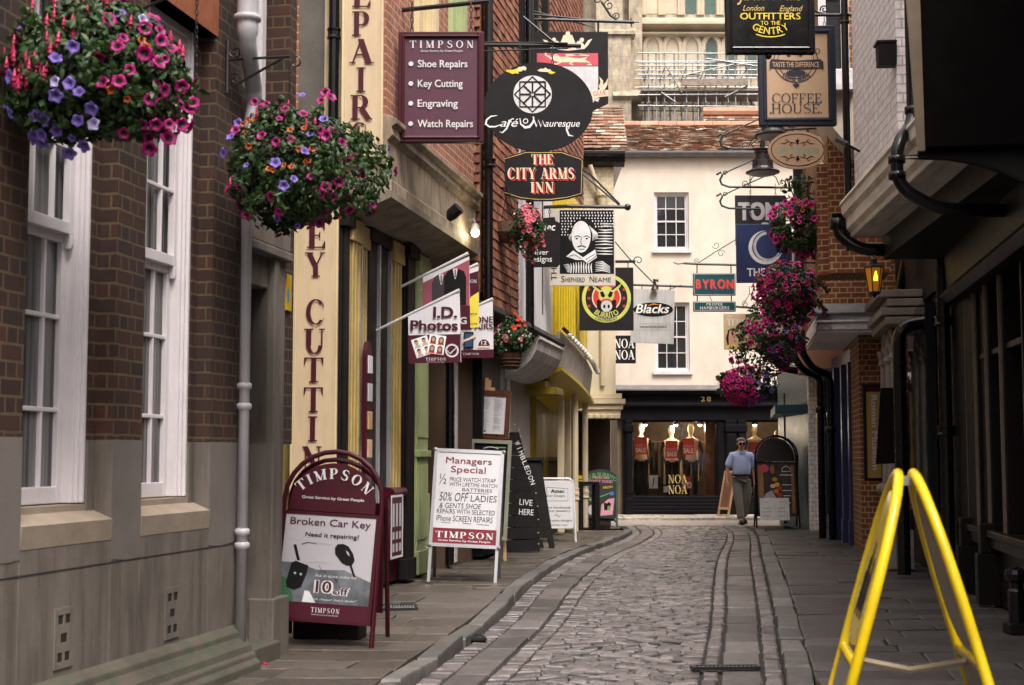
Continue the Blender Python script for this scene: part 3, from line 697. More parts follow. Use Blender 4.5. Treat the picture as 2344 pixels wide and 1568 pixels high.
# green shop under the same jetty
G0 = bld('shopfront', 'sage green painted shopfront with a dark glazed doorway', fB, 'shopfront')
q = lambda u: fB.s(u, 1046)
k = MB(); k.box(xg + .002, xB + .2, .32, 6, 0, 3.38); k.build('shop_wall', DARKIN, G0)
for u0, u1, y0 in ((939, 946, .02), (950, 972, -.02), (975, 990, .05)):
    k = MB(); a, b = q(u0), q(u1); k.box(a, b, y0, .3, .1, 3.4)
    if u1 - u0 > 10: k.box(a - .01, b + .01, y0 - .03, y0 + .1, .1, .34); k.box(a - .012, b + .012, y0 - .035, y0 + .1, 1.3, 1.37); k.box(a - .01, b + .01, y0 - .03, y0 + .1, 3.2, 3.4); k.box(a + .03, b - .03, y0 - .012, y0, .45, 1.22); k.box(a + .03, b - .03, y0 - .012, y0, 1.5, 3.1)
    k.build('pilaster', GREENP, G0, bev=.006)
k = MB(); k.box(q(990), xB + .1, .22, .3, .9, 3.3); k.build('shop_window', GLASSB, G0)
k = MB(); k.box(q(990), xB, .1, .3, 2.9, 3.4); k.box(q(990), xB, .15, .3, .1, .9); k.build('panelling', GREENP, G0, bev=.005)
STRIPE = mat('grey_boarding', (.27, .25, .23), .6, .15, 4, .3, 40)
k = MB(); a, b = q(1058), q(1092)
for i in range(4): c = (b - a) / 4; k.box(a + c * i + .01, a + c * (i + 1) - .01, .02, .2, .1, 3.4)
k.box(a, b, .04, .2, .1, 3.4); k.build('boarding', STRIPE, G0, bev=.01)
k = MB(); a = q(1026); k.tube([(a, -.02, 2.72), (a, -.02, .1)], .05, 10); k.lathe([(.05, -.1), (.075, -.09), (.075, -.05), (.06, 0), (.085, .05), (.085, .1), (.05, .12)], (a, -.02, 2.5), 12); k.build('drainpipe', BLACKG, G0)
k = MB(); k.box(q(1040), q(1046), -.01, .2, .1, 3.4); k.build('trim_strip', WHITEP, G0)
# ---------------------------------------------------------------- C: tile-hung house
fC = Fr(-.35, 15.9, slope=.2); LC = 2.0
C = bld('tile_hung_house', 'house hung with brown clay tiles above dark shop doors', fC)
k = MB(); k.box(0, LC, 0, 5, 3.15, 7.9); k.box(.1, LC, .4, 5, 0, 3.15); k.build('wall', mat('brown_boarding', (.09, .05, .03), .8, .2), C)
k = MB(); tiles(k, (0, -.03, 3.05), (1, 0, 0), (0, 0, 1), (0, -1, 0), LC, 4.8, .17, .112, .014); k.build('hung_tiles', HUNG, C)
k = MB(); tiles(k, (-.03, 2, 3.05), (0, -1, 0), (0, 0, 1), (-1, 0, 0), 2.0, 4.8, .17, .112, .03); k.build('hung_tiles', HUNG, C)
k = MB(); k.box(0, LC, -.06, .4, 2.98, 3.06); k.box(.05, LC, .1, .4, 2.6, 2.98); k.build('bressummer', mat('weathered_oak', (.05, .04, .035), .85, .4, 6, .5, 40), C, bev=.01)
BLUEGREY = mat('blue_grey_paint', (.06, .075, .1), .5, .15, 5)
for u0, u1, m in ((1100, 1118, BLACKW), (1142, 1152, BLUEGREY), (1118, 1142, BLACKW)):
    k = MB(); a, b = fC.s(u0, 1046, .3), fC.s(u1, 1046, .3); k.box(a, b, .28, .45, .1, 2.62); k.build('door_post', m, C, bev=.005)
pipe(C, [(-.06, -.1, 8), (-.06, -.1, 3.0)], .05, BLACKG, collars=[(-.07, -.12, 4.6)], n=12)
# ---------------------------------------------------------------- D: white jettied house
fD = Fr(.04, 17.85, slope=.185); LD = 3.05
D = bld('white_house', 'white plastered jettied house with dark stains and lattice window', fD)
k = MB(); k.box(.01, LD, 0, 5, 2.95, 6.15); k.build('wall', WHITER, D)
k = MB(); k.box(.01, LD, 0.06, 5, 6.152, 8.6); tiles(k, (.0, .03, 6.05), (1, 0, 0), (0, 0, 1), (0, -1, 0), LD, 2.5, .17, .112, .014); k.build('hung_tiles', HUNG, D)
k = MB()
for a_ in (.15, 1.3, 2.2): k.box(a_, a_ + .14, -.08, .06, 6.1, 8.7)
k.build('timber_posts', BLACKW, D)
k = MB(); k.box(-.05, LD, .45, 5, 0, 2.95); k.build('shop_wall', STRIPE, D)
for x, z0, z1 in ((1.15, 3.5, 6.5), (2.1, 3.3, 5.0)): k = MB(); k.box(x, x + .05, -.012, .01, z0, z1); k.build('timber', mat('weathered_oak', (.05, .04, .035), .85), D)
x0, z1 = fD.hit(1196, 350); k = MB(); xa, xb = .05, .95; za, zb = 4.85, 6.0
k.frame(xa, xb, za, zb, .06, -.05, .02); 
for i in range(-4, 12):
    a = xa + i * .16
    for s_ in (1, -1):
        p = [(a, za), (a + s_ * (zb - za) * .55, zb)]; pts = []
        for t in range(25):
            f = t / 24; X = p[0][0] + (p[1][0] - p[0][0]) * f
            if xa < X < xb: pts.append((X, za + (zb - za) * f))
        if len(pts) > 1: k.line(pts, .016, -.02 - .002 * s_)
lw = k.build('lattice_window', WHITEP, D); k = MB(); k.box(xa + .05, xb - .05, -.01, -.006, za + .05, zb - .05); k.build('pane', glass('greenish_glass', (.2, .24, .22), .1), lw)
k = MB()
k.sweep([(.05, 3.0), (-.16, 3.0), (-.18, 2.94), (-.12, 2.88), (.05, 2.9)], 0, LD + .1); k.build('gutter', mat('mossy_gutter', (.05, .045, .045), .9, .5, 14, 1, 40), D)
k = MB(); cv = [(-.16, 2.9), (-.17, 2.86)] + [(-.14 + .6 * (1 - math.cos(R(a))), 2.84 - .48 * math.sin(R(a))) for a in range(0, 91, 15)] + [(.47, 2.9)]
k.sweep(cv, .9, LD + .05); k.build('coving', mat('grey_coving', (.6, .56, .52), .7, .2, 3, .2, 30, dirt=(.2, .18, .15), dfac=.6), D)
pipe(D, [(.28, -.14, 8), (.28, -.14, 2.75)], .055, BLACKG, collars=[(.28, -.14, 2.86)], n=12)
for u0, u1, m in ((1152, 1160, WHITEP), (1160, 1178, STRIPE), (1178, 1206, mat('pale_timber_paint', (.33, .3, .27), .6))):
    k = MB(); a, b = sorted((fD.s(u0, 1046, .45), fD.s(u1, 1046, .45))); k.box(a, b, .40, .5, .1, 2.5); k.build('door_post', m, D, bev=.005)
# ---------------------------------------------------------------- G: yellow shop
fG = Fr(.61, 21.0, slope=.18); LG = 3.9
G = bld('yellow_shop', 'bright yellow timber shop with a weathered board canopy', fG)
k = MB(); k.box(0.02, LG, 0, 5, 2.6, 5.6)
for i in range(13): x = .1 + i * .28; k.box(x, x + .14, -.05, 0, 3.1, 5.5)
k.box(.02, LG, -.08, 0, 3.0, 3.12); k.build('wall', YELLOWP, G, bev=.01)
k = MB(); k.box(.02, LG, .08, 5, 5.602, 10.5); tiles(k, (.02, .05, 5.5), (1, 0, 0), (0, 0, 1), (0, -1, 0), LG, 5, .17, .112, .014); k.build('hung_tiles', HUNG, G)
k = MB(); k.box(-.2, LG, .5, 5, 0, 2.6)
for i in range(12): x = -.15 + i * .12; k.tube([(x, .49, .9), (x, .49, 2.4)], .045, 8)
k.build('shop_wall', mat('shaded_yellow_paint', (.3, .21, .006), .5, .15, 5, .1, 40, dirt=(.1, .07, .01), dfac=.5), G)  # the same yellow paint, with the shade under the canopy put into its colour
WB_ = mat('weathered_grey_boards', (.5, .45, .42), .8, .2, 5, .4, 30, dirt=(.22, .18, .15), dfac=.5, dstretch=(8, 8, .5), dscale=2)
def bow(t): return -.05 - .06 * math.sin(math.pi * t)
def bzt(t): return 3.16 - .38 * t
def bzb(t): return 2.63 - .36 * t
k = MB(); N_ = 18
for i in range(N_):
    a, b = i / N_, (i + .94) / N_; xa, xb = LG * a, LG * b
    k.hexa([(xa, bow(a), bzb(a)), (xb, bow(b), bzb(b)), (xb, bow(b) + .06, bzb(b)), (xa, bow(a) + .06, bzb(a)), (xa, bow(a) - .06, bzt(a)), (xb, bow(b) - .06, bzt(b)), (xb, bow(b), bzt(b)), (xa, bow(a), bzt(a))])
k.build('canopy_board', WB_, G)
k = MB(); vs = []
for i in range(N_ + 1):
    a = i / N_; x = LG * a; y = bow(a); zq = bzb(a); vs += [(x, y - .08, zq), (x, y - .08, zq - .05), (x, .5, zq - .26), (x, .5, zq)]
k.add(vs, [(4 * i + j, 4 * i + (j + 1) % 4, 4 * i + 4 + (j + 1) % 4, 4 * i + 4 + j) for i in range(N_) for j in range(4)] + [(0, 1, 2, 3), tuple(4 * N_ + j for j in (3, 2, 1, 0))]); k.build('canopy_soffit', YELLOWP, G)
k = MB()
for i in range(3): k.box(-.12 - .02 * i, .5 + i * .03, -.08 + i * .18, .5, 2.22 + .1 * i, 2.32 + .1 * i)
k.build('canopy_bracket', MATS['shaded_yellow_paint'], G, bev=.008)
k = MB(); k.tube([(LG * i / N_, bow(i / N_) - .11, bzt(i / N_) + .03) for i in range(N_ + 1)], .03, 6); k.build('canopy_gutter', BLACKW, G)
o = thing('string_lights', 'string of round white festoon bulbs along the yellow shop canopy', 'lights', fG.wld(0, bow(0), 0), fG.a)
k = MB(); k.tube([(LG * i / N_, bow(i / N_) - .1, bzt(i / N_) - .02 * abs(math.sin(i * 1.3))) for i in range(N_ + 1)], .008, 5); k.build('cable', BLACKW, o)
for i in range(16):
    t = (i + .6) / 17; k = MB(); k.ball((LG * t, bow(t) - .12, bzt(t) - .05), .042, n=10, m=8); k.build('bulb', mat('opal_glass', (.75, .74, .72), .25, .03, 5), o, smooth=True)
CREAMW = mat('cream_shop_paint', (.62, .52, .35), .5, .07, 5, .1, 40)
k = MB()
for u in (1290, 1306, 1322): a = fG.s(u, 1046, .1); k.box(a, a + .12, .1, .2, .1, 2.4)
k.build('pilaster', CREAMW, G, bev=.01)
for u in (1314, 1337): a = fG.s(u, 1046, .0); pipe(G, [(a, -.02, 2.55), (a, -.02, .1)], .05, CREAMW, collars=[(a, -.02, .75), (a, -.02, .65)])
# ---------------------------------------------------------------- E: cream corner house
yE = 26.0; fE = Fr(at(1343, 1046, yE).x, yE, ang=0.0); wE = at(1408, 1046, yE).x - at(1343, 1046, yE).x
E = bld('cream_house', 'narrow cream painted house with black cornice by the passage', fE)
zc = fE.z(1380, 383)
k = MB(); k.box(-1.4, wE, 0, 3.6, 2.15, zc); k.build('wall', BRICKC, E)
k = MB(); k.box(wE * .03, wE + .02, -.015, .2, 2.3, zc - 1.9); k.build('stucco_panel', CREAMR, E)
k = MB(); k.sweep([(0, zc + .26), (-.26, zc + .26), (-.26, zc + .2), (-.2, zc + .16), (-.18, zc + .06), (-.03, zc), (0, zc)], -1.4, wE + .2); k.box(wE, wE + .2, 0, 3, zc + .1, zc + .26); k.build('cornice', BLACKG, E, bev=.006)
k = MB(); tiles(k, (-1.4, -.2, zc + .3), (1, 0, 0), (0, .75, .66), (0, -.66, .75), 1.4 + wE + .25, 1.6, .17, .12, .03, .006); k.build('roof_tiles', TILE, E)
k = MB(); k.box(-1.4, wE + .2, -.1, 3, zc + .255, zc + .28); k.prism([(-1.4, zc + .28), (wE + .15, zc + .28), (wE - .3, zc + 1.2), (-1.4, zc + 1.3)], 1.1, 3); k.build('roof', TILE, E)
k = MB(); zz = fE.z(1375, 950)
for i, (dz, pr) in enumerate(((0, .1), (.1, .14), (.2, .18), (.3, .12))): k.box(-.02, wE + pr, -pr, 1, zz + dz, zz + dz + .09)
for i in range(5): k.lathe([(.001, -.05), (.07, -.03), (.07, .03), (.001, .05)], (.06 + i * .12, -.1, zz - .03), 10)
k.build('bracket_cornice', CREAMW, E, bev=.012)
xd = fE.s(1377, 500); pipe(E, bend([(xd - .22, -.2, zc), (xd - .1, -.12, zc - .35), (xd, -.06, zc - .6), (xd, -.06, 2.6)], .1), .045, CREAMW)
k = MB(); k.lathe([(.04, -.3), (.09, -.05), (.12, 0), (.12, .06)], (xd, -.08, zc - .55), 10); k.build('hopper', CREAMW, E)
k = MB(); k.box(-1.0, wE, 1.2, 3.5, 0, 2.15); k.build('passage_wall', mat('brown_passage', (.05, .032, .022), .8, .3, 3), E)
# ---------------------------------------------------------------- F: cream shop house facing us
yF = 31.2; fF = Fr(at(1404, 1046, yF).x, yF, ang=0.0); H = fF.hit
F = bld('cream_shop_house', 'tall cream rendered house with tiled roof above a black shopfront', fF)
XF0, XF1 = -.05, 7.0; ZG = H(1600, 352)[1]; ZS = H(1600, 892)[1]
w1_ = (*[H(u, 500)[0] for u in (1497, 1577)], H(1, 572)[1], H(1, 440)[1]); w2_ = (*[H(u, 800)[0] for u in (1499, 1579)], H(1, 850)[1], H(1, 692)[1])
w3_ = (w1_[0] + 3.4, w1_[1] + 3.4, w1_[2], w1_[3])
k = MB(); wallholes(k, XF0, XF1, ZS - .1, ZG, 0, .3, [w1_, w2_]); k.box(XF0, XF1, .302, 5, 3, ZG); k.build('wall', RENDER, F)
for wv, r_ in ((w1_, 4), (w2_, 4)): sash(F, *wv, .06, 3, r_, WHITEP, .045, .13)
k = MB(); zr, yr = 9.15, 2.2; run_ = math.hypot(yr, zr - ZG); k.sweep([(-.12, ZG), (yr, zr), (yr, ZG)], XF0 - .3, XF1); k.build('roof', TILE, F)
k = MB(); tiles(k, (XF0 - .4, -.2, ZG - .05), (1, 0, 0), (0, yr / run_, (zr - ZG) / run_), (0, -(zr - ZG) / run_, yr / run_), XF1 - XF0 + .3, run_ + .15, .17, .105, .028, .007, .012); k.build('roof_tiles', TILE, F)
k = MB(); RIDGE = mat('pale_ridge_tile', (.5, .24, .16), .85, .15, 4, .3, 30, island=.15)
x = XF0 - .4
while x < XF1: k.tube([(x, yr - .03, zr + .02), (x + .42, yr - .03, zr + .025)], .11, 8); x += .43
k.build('ridge_tiles', RIDGE, F)
k = MB(); xs_ = H(1648, 300)[0]; k.box(xs_, XF1, yr + .1, 4, ZG, zr + .2); tiles(k, (xs_, yr + .1, zr - .2), (1, 0, 0), (0, .6, .8), (0, -.8, .6), 3, .9, .17, .105, .028, .007); k.build('upper_roof', TILE, F)
k = MB(); k.tube([(xs_, yr + .55, zr + .5), (XF1, yr + .55, zr + .5)], .11, 8); k.build('ridge_tiles', RIDGE, F)
k = MB(); k.sweep([(-.02, ZG + .02), (-.24, ZG + .02), (-.24, ZG - .02), (-.19, ZG - .08), (-.1, ZG - .1), (-.02, ZG - .1)], XF0, XF1); k.build('gutter', LEAD, F)
SHOPB = mat('black_shop_paint', (.0055, .0048, .0065), .5, .3, 4, .12, 30, spec=.12)
wx0, wz1 = H(1441, 963); wx1, wz0 = H(1644, 1137); rx0, rx1 = H(1702, 1046)[0], H(1790, 1046)[0]; xl = H(1425, 1046)[0]
k = MB(); wallholes(k, xl, XF1, .05, ZS, -.04, .1, [(wx0, wx1, wz0, wz1), (rx0, rx1, wz0, wz1), (rx1 + .4, 6.9, wz0, wz1)])
za, zb = H(1, 962)[1], H(1, 930)[1]
k.sweep([(0, ZS), (-.25, ZS - .02), (-.22, ZS - .1), (-.12, ZS - .14), (-.1, zb + .12), (-.2, zb + .06), (-.2, zb), (-.08, zb - .05), (-.08, za), (0, za)], XF0 - .05, XF1)
for u0, u1 in ((1648, 1672), (1676, 1694), (1425, 1440)):
    a, b = H(u0, 1)[0], H(u1, 1)[0]; k.box(a, b, -.1, -.03, .05, za); k.box(a + .03, b - .03, -.12, -.1, .5, za - .3); k.box(a - .02, b + .02, -.13, -.03, .05, .4); k.box(a - .02, b + .02, -.14, -.03, za - .25, za - .1)
for i in range(5): zz = .09 + i * .075; k.box(xl, rx1 + .3, -.055, -.04, zz, zz + .06)
k.build('shopfront', SHOPB, F, bev=.008)
k = MB()
for a, b in ((wx0, wx1),):
    for cx, s_ in ((a, 1), (b, -1)):
        pts = [(cx, wz1), (cx + s_ * .16, wz1)] + [(cx + s_ * (.16 - .16 * math.sin(R(q))), wz1 - .2 + .2 * math.cos(R(q))) for q in (0, 20, 40, 60, 75, 90)][1:]
        k.prism(pts if s_ < 0 else pts[::-1], -.03, .02)
k.build('spandrel', SHOPB, F)
k = MB(); k.sweep([(.0, ZS + .1), (-.02, ZS + .1), (-.3, ZS + .0), (-.3, ZS - .03), (0, ZS - .0)], XF0 - .05, XF1); k.build('lead_flashing', LEAD, F)
for a, b in ((wx0, wx1), (rx0, rx1)):
    k = MB(); k.frame(a, b, wz0, wz1, .03, 0, .05); k.build('window_frame', SHOPB, F)
k = MB(); k.box(wx0, wx0 + .07, .02, .06, wz0, wz1); k.build('window_edge', WHITEP, F)
k = MB(); text(k, '28', H(1604, 1)[0], H(1, 919)[1], .1, .22, y=-.135, gap=.3); k.build('house_number', GOLD, F)
# lit shop room
INT = mat('warm_shop_wall', (.17, .12, .07), .8, .3, 2)
k = MB(); k.box(xl, XF1, 2.2, 2.3, .1, ZS); k.box(xl - .1, xl, .1, 2.3, .05, ZS); k.box(xl, XF1, .1, 2.3, .02, .1); k.box(xl, XF1, .1, 2.3, za + .05, za + .15); k.box(rx1 + .3, rx1 + .4, .1, 2.3, .1, ZS); k.build('shop_room', INT, F)
k = MB(); a, b = H(1612, 1)[0], H(1634, 1)[0]; k.box(a + .2, b + .3, .5, 1.2, .1, 2.4); k.build('shop_room_pier', BRICKH, F)
k = MB(); a = H(1610, 1)[0]; k.box(a, a + .2, .45, .6, .1, 2.6); k.build('shop_room_panel', WOOD, F)
for i, (u, e) in enumerate(((1475, 15), (1545, 20), (1600, 15), (1725, 18))):
    x = H(u, 1)[0]; li = bpy.data.lights.new('shop_spotlight', 'POINT'); li.energy = e; li.color = (1, .84, .62); li.shadow_soft_size = .06
    lo = bpy.data.objects.new('shop_spotlight', li); COL.objects.link(lo); lo.location = fF.wld(x, .9, za - .15)
    o = thing('spotlight', 'warm lit ceiling spotlight in the shop window, ' + ('leftmost over the first mannequin', 'between the first and middle mannequins', 'over the right mannequin of the big window', 'in the window behind the walking man')[i], 'spotlight', fF.wld(x, .6, za - .08), 0)
    k = MB(); k.lathe([(.03, .1), (.06, .06), (.06, 0)], n=10); k.build('lamp_body', BLACKW, o); k = MB(); k.ball((0, 0, 0), .045); k.build('lamp_glow', emit('warm_bulb', (1, .78, .45), 18), o)
# ---------------------------------------------------------------- cathedral with scaffolding
yK = 92.0; fK = Fr(0, yK, ang=0.0); h = fK.hit
CATH = mat('cathedral_stone', (.54, .46, .34), .9, .14, .8, .3, 8, dirt=(.33, .28, .22), dfac=.6, dstretch=(1, 1, .4), dscale=.5)
CATHW = brick('cathedral_ashlar', (.54, .46, .34), (.46, .39, .29), (.38, .33, .25), .9, .42, .012, .9, .3, grime=(.16, .14, .12), gf=.75)
K = bld('cathedral', 'pale stone cathedral wall with rows of pointed arches behind the roofs', fK, 'cathedral')
k = MB(); k.box(h(1340, 0)[0], h(2000, 0)[0], 1.2, 12, 0, 46); k.build('wall', CATHW, K)
k = MB(); xa, xb = h(1360, 0)[0], h(1440, 0)[0]
k.box(xa, xb, -1.2, 1.2, 0, h(1, 60)[1]); k.box(xa + .1, xb - .5, -.8, 1.2, h(1, 60)[1], 46); k.box(xb, h(1470, 0)[0], .2, 1.2, 0, 46); k.sweep([(-1.4, h(1, 92)[1]), (-1.4, h(1, 84)[1]), (-1.0, h(1, 76)[1]), (0, h(1, 76)[1]), (0, h(1, 92)[1])], xa, xb + .3)
k.sweep([(-1.5, h(1, 232)[1]), (-1.3, h(1, 222)[1]), (0, h(1, 205)[1]), (0, h(1, 240)[1]), (-1.2, h(1, 240)[1])], xb - 1.2, xb + .7); k.build('buttress', CATHW, K)
k = MB(); X0, X1 = h(1455, 0)[0], h(1990, 0)[0]
for v, t, pr in ((44, .5, .9), (36, .35, .6), (194, .35, .7), (66, .25, .5)): z = h(1, v)[1]; k.sweep([(1.2, z - t), (1.2 - pr, z - t * .4), (1.2 - pr, z), (1.2, z + t * .7)], X0, X1)
k.build('string_course', CATH, K)
def parch(cx, zs, r, ht, n=8):
    """outline of a pointed arch: jambs up to zs, then two arcs"""
    R2 = r * 2.0; rr = [(cx - r, zs - ht)]
    for i in range(n + 1): q = math.acos(.5) * i / n; rr.append((cx + r - R2 * math.cos(q) , zs + R2 * math.sin(q)))
    L_ = [(2 * cx - x, z) for x, z in rr][::-1]
    return rr + L_[1:]
GREENG = mat('leaded_green_glass', (.06, .14, .11), .25, .35, 9)
pit = h(1532, 0)[0] - h(1487, 0)[0]
for row, (v0, vs_, n, g0) in enumerate(((166, 98, 8, 3), (22, -60, 8, 2))):
    for i in range(n):
        cx = h(1489, 1)[0] + pit * i + (.25 if row == 0 else .2); zs = h(1, vs_)[1]; ht = zs - h(1, v0)[1]
        k = MB(); lit = i >= g0
        k.tube([(x, 1.15, z) for x, z in parch(cx, zs, .5, ht)], .13, 6); k.tube([(x, 1.1, z) for x, z in parch(cx, zs, .62, ht)], .07, 5); a_ = k.build('arch_moulding', CATH, K)
        k = MB(); k.flat(parch(cx, zs, .42 if not lit else .36, ht - .1), 1.17); k.build('blind_panel' if not lit else 'window', GREENG if lit else CATH, a_)
        if lit:
            k = MB()
            for j in range(12):
                z = zs - ht + .15 + j * ht / 9
                for s_ in (1, -1): k.line([(cx - s_ * .33, z - .2), (cx + s_ * .33, z + .3)], .025, 1.15 - .002 * s_)
            k.build('lead_lattice', LEAD, a_)
k = MB()
for cu, r_, vz in ((1600, 4.2, 262), (1600, 3.9, 262)): k.tube([(x, 1.0 if r_ > 4 else 1.2, z) for x, z in [(h(cu, 1)[0] + r_ * math.cos(R(a)), h(1, vz)[1] + r_ * .55 * math.sin(R(a))) for a in range(0, 181, 10)]], .18, 6)
k.build('great_arch', CATH, K)
SC = thing('scaffolding', 'steel tube scaffolding with plank deck against the cathedral wall', 'scaffolding', fK.wld(h(1470, 1)[0], -3, 0))
x0 = h(1470, 1)[0]; k = MB(); rng = random.Random(3)
us = [1473, 1490, 1508, 1530, 1556, 1582, 1598, 1622, 1648, 1664, 1690, 1714, 1732]
for row, y in ((0, 0), (1, 2.6)):
    for u in us: x = h(u, 1)[0] - x0; k.tube([(x, y, h(1, 275)[1] - 6), (x, y, h(1, 147 + rng.uniform(-4, 10))[1])],   .045, 6)
    for v in (152, 168, 185, 203, 222, 246, 262): dz = rng.uniform(-.2, .2); k.tube([(-.6, y - .12, h(1, v)[1] + dz), (h(1735, 1)[0] - x0 + .6, y - .12, h(1, v + 4 * rng.uniform(-1, 1))[1] + dz)], .042, 6)
for u in us[::2]:
    x = h(u, 1)[0] - x0
    for v in (185, 222, 246, 262): k.tube([(x, -.3, h(1, v)[1]), (x, 3.2, h(1, v)[1])], .04, 6)
for a, b, c, d in ((1510, 180, 1545, 240), (1600, 165, 1700, 180), (1532, 262, 1500, 240), (1560, 200, 1660, 178), (1640, 250, 1690, 225)): k.tube([(h(a, 1)[0] - x0, -.2, h(1, b)[1]), (h(c, 1)[0] - x0, -.2, h(1, d)[1])], .045, 6)
k.build('tubes', STEEL, SC)
k = MB()
for j in range(6): k.box(-.4, h(1735, 1)[0] - x0, -.2 + j * .48, .22 + j * .48, h(1, 236)[1], h(1, 236)[1] + .12)
k.box(h(1545, 1)[0] - x0, h(1690, 1)[0] - x0, -.4, -.3, h(1, 226)[1], h(1, 212)[1]); k.build('plank_deck', mat('grey_planks', (.25, .2, .16), .85, .3, 3, .3, 20), SC)
# ---------------------------------------------------------------- right side
def frR(x, y, slope): return Fr(x, y, ang=math.atan2(-1, -slope))
# H: black timber shop with brick piers
fH = frR(3.55, 9.3, .165); Hs = lambda u, n=0: fH.s(u, 1046, n)
HB = bld('timber_shop', 'black timber shop on the right with brick piers and overhanging bay', fH)
xfar, xnear = Hs(2063), 7.0
k = MB(); k.box(xfar - .1, xnear, .25, 6, 0, 3.2); k.box(xfar - .1, xnear, -.05, 6, 3.2, 6.4); k.build('wall', BLACKW, HB)
for u0, u1 in ((2087, 2131), (2194, 2247)):
    s1 = Hs(u1, .2); s0 = s1 - .45; k = MB(); k.box(s0, s1, -.02, .3, .08, 3.3); k.build('brick_pier', BRICKH, HB)
k = MB(); xa = Hs(2247, .2)
for s_ in (xa + .5, xa + 1.0, xa + 1.6, xa + 2.3, xa + 3.1): k.box(s_, s_ + .05, .02, .26, .7, 2.75)
k.box(xa, xnear, -.02, .26, .55, .68); k.box(xa, xnear, -.05, .02, .64, .7); k.box(xa, xnear, .05, .26, .08, .55); k.box(xa, xnear, .04, .26, 2.15, 2.2)
k.sweep([(.26, 2.75), (-.1, 2.75), (-.16, 2.82), (-.1, 2.9), (-.12, 3.3), (.26, 3.3)], xa - .3, xnear)
for s_ in (xa + .45, xa + 1.55): k.box(s_, s_ + .16, -.12, .26, .08, .5); k.box(s_ + .02, s_ + .14, -.09, .2, .5, .75)
k.build('shopfront', mat('dark_brown_timber', (.0065, .0042, .0035), .45, .3, 5, .2, 30, spec=.22), HB, bev=.008)
k = MB()
for s_ in (xa + .5, xa + 1.0, xa + 1.6, xa + 2.3): k.box(s_ - .012, s_ + .0, -.005, .02, .7, 2.75)
k.build('glazing_bead', mat('worn_bead', (.2, .15, .11), .4, .2), HB)
k = MB(); k.box(xa, xnear, .2, .25, .7, 2.75); k.box(Hs(2150, .2), xa - .5, .2, .25, .3, 2.9); k.build('shop_window', GLASSB, HB)
for u, cz in ((2069, (2.0, 1.0)), (2172, (1.55,))):
    s_ = Hs(u, -.1); pipe(HB, bend([(s_, -.02, 3.7), (s_, -.12, 3.2), (s_, -.12, .1)], .1), .062 if u > 2100 else .07, BLACKG, collars=[(s_, -.12, z) for z in cz] + [(s_, -.12, 2.6)], n=14)
# overhanging bay
k = MB(); P0 = fH.loc(Vector((at(2112, 335, 8.2).x, 8.2, 0))); P1 = fH.loc(Vector((1.62, 3.4, 0)))
s0, s1 = P0.x, xnear; yb = P0.y; zb_ = 3.1
k.box(s0 - .28, s0, yb, 0.3, zb_, 6.4); k.build('bay', mat('dark_carved_timber', (.003, .0022, .0022), .8, .3, 4, .3, 20, spec=.04), HB, bev=.01)
k = MB()
k.hexa([(s0 - .01, yb - .03, zb_ - .02), (s0 + .03, yb - .03, zb_ - .02), (s0 + .03, yb + .01, zb_ - .02), (s0 - .01, yb + .01, zb_ - .02), (s0 - .01, yb - .2, 6.4), (s0 + .03, yb - .2, 6.4), (s0 + .03, yb - .02, 6.4), (s0 - .01, yb - .02, 6.4)]); k.build('bay_edge', mat('worn_gold_trim', (.14, .1, .06), .4, .2), HB)
for s_ in (s0 - .2,):
    k = MB(); pts = [(.0, zb_)] + [(yb * (1 - math.sin(R(a))) , zb_ - .02 - .75 * (1 - math.cos(R(a)))) for a in range(0, 91, 10)] + [(0, zb_ - .8)]
    k.add([(s_, y, z) for y, z in pts] + [(s_ + .1, y, z) for y, z in pts], [tuple(range(len(pts))), tuple(range(2 * len(pts) - 1, len(pts) - 1, -1))] + [(i, (i + 1) % len(pts), (i + 1) % len(pts) + len(pts), i + len(pts)) for i in range(len(pts))]); k.build('bracket', BLACKW, HB, bev=.006)
# I: white painted brick upper house
fI = frR(at(2056, 330, 11.5).x, 11.5, .075); LI = -(13.65 - 11.5)
I = bld('white_brick_house', 'white painted brick house with moulded cornice over dark shops', fI)
k = MB(); k.box(LI, 0, 0, 5, 3.6, 7.2); k.box(0, 1.8, .28, 5, 3.6, 7.2); k.build('wall', BRICKW, I)
k = MB(); prof = [(.05, 3.9), (.0, 3.88), (-.13, 3.78), (-.15, 3.74), (-.13, 3.72), (-.125, 3.64), (-.09, 3.6), (-.085, 3.5), (-.05, 3.46), (-.04, 3.42), (.3, 3.42), (.3, 3.9)]
k.sweep(prof, LI - .05, 2.5); k.build('cornice', mat('weathered_white_timber', (.66, .59, .5), .6, .15, 4, .25, 30, dirt=(.14, .11, .085), dfac=.65, dstretch=(.5, 5, 5), dscale=2), I, bev=.006)
k = MB(); k.box(LI, 2.5, .25, .9, 3.2, 3.6); k.box(LI - .6, 2, .88, 4, 0, 3.3); k.build('shop_wall', BLACKW, I)
pipe(I, [(LI - .05, -.06, 9.5), (LI - .05, -.06, 3.3)], .035, BLACKG, collars=[(LI - .05, -.06, 5.6)])
k = MB(); pp = bend([(.9, -.06, 7), (.9, -.06, 3.82), (1.1, -.23, 3.62), (1.1, -.23, 3.3), (1.14, .05, 3.12), (1.2, .8, 3.08)], .14, 6); k.tube(pp, .048, 14)
for xx, z, yy in ((.9, 3.92, -.06), (1.1, 3.5, -.23), (1.1, 3.38, -.23)): k.lathe([(.048, -.03), (.064, -.026), (.064, .026), (.048, .03)], (xx, yy, z), 14)
k.build('drainpipe', BLACKG, I, smooth=True)
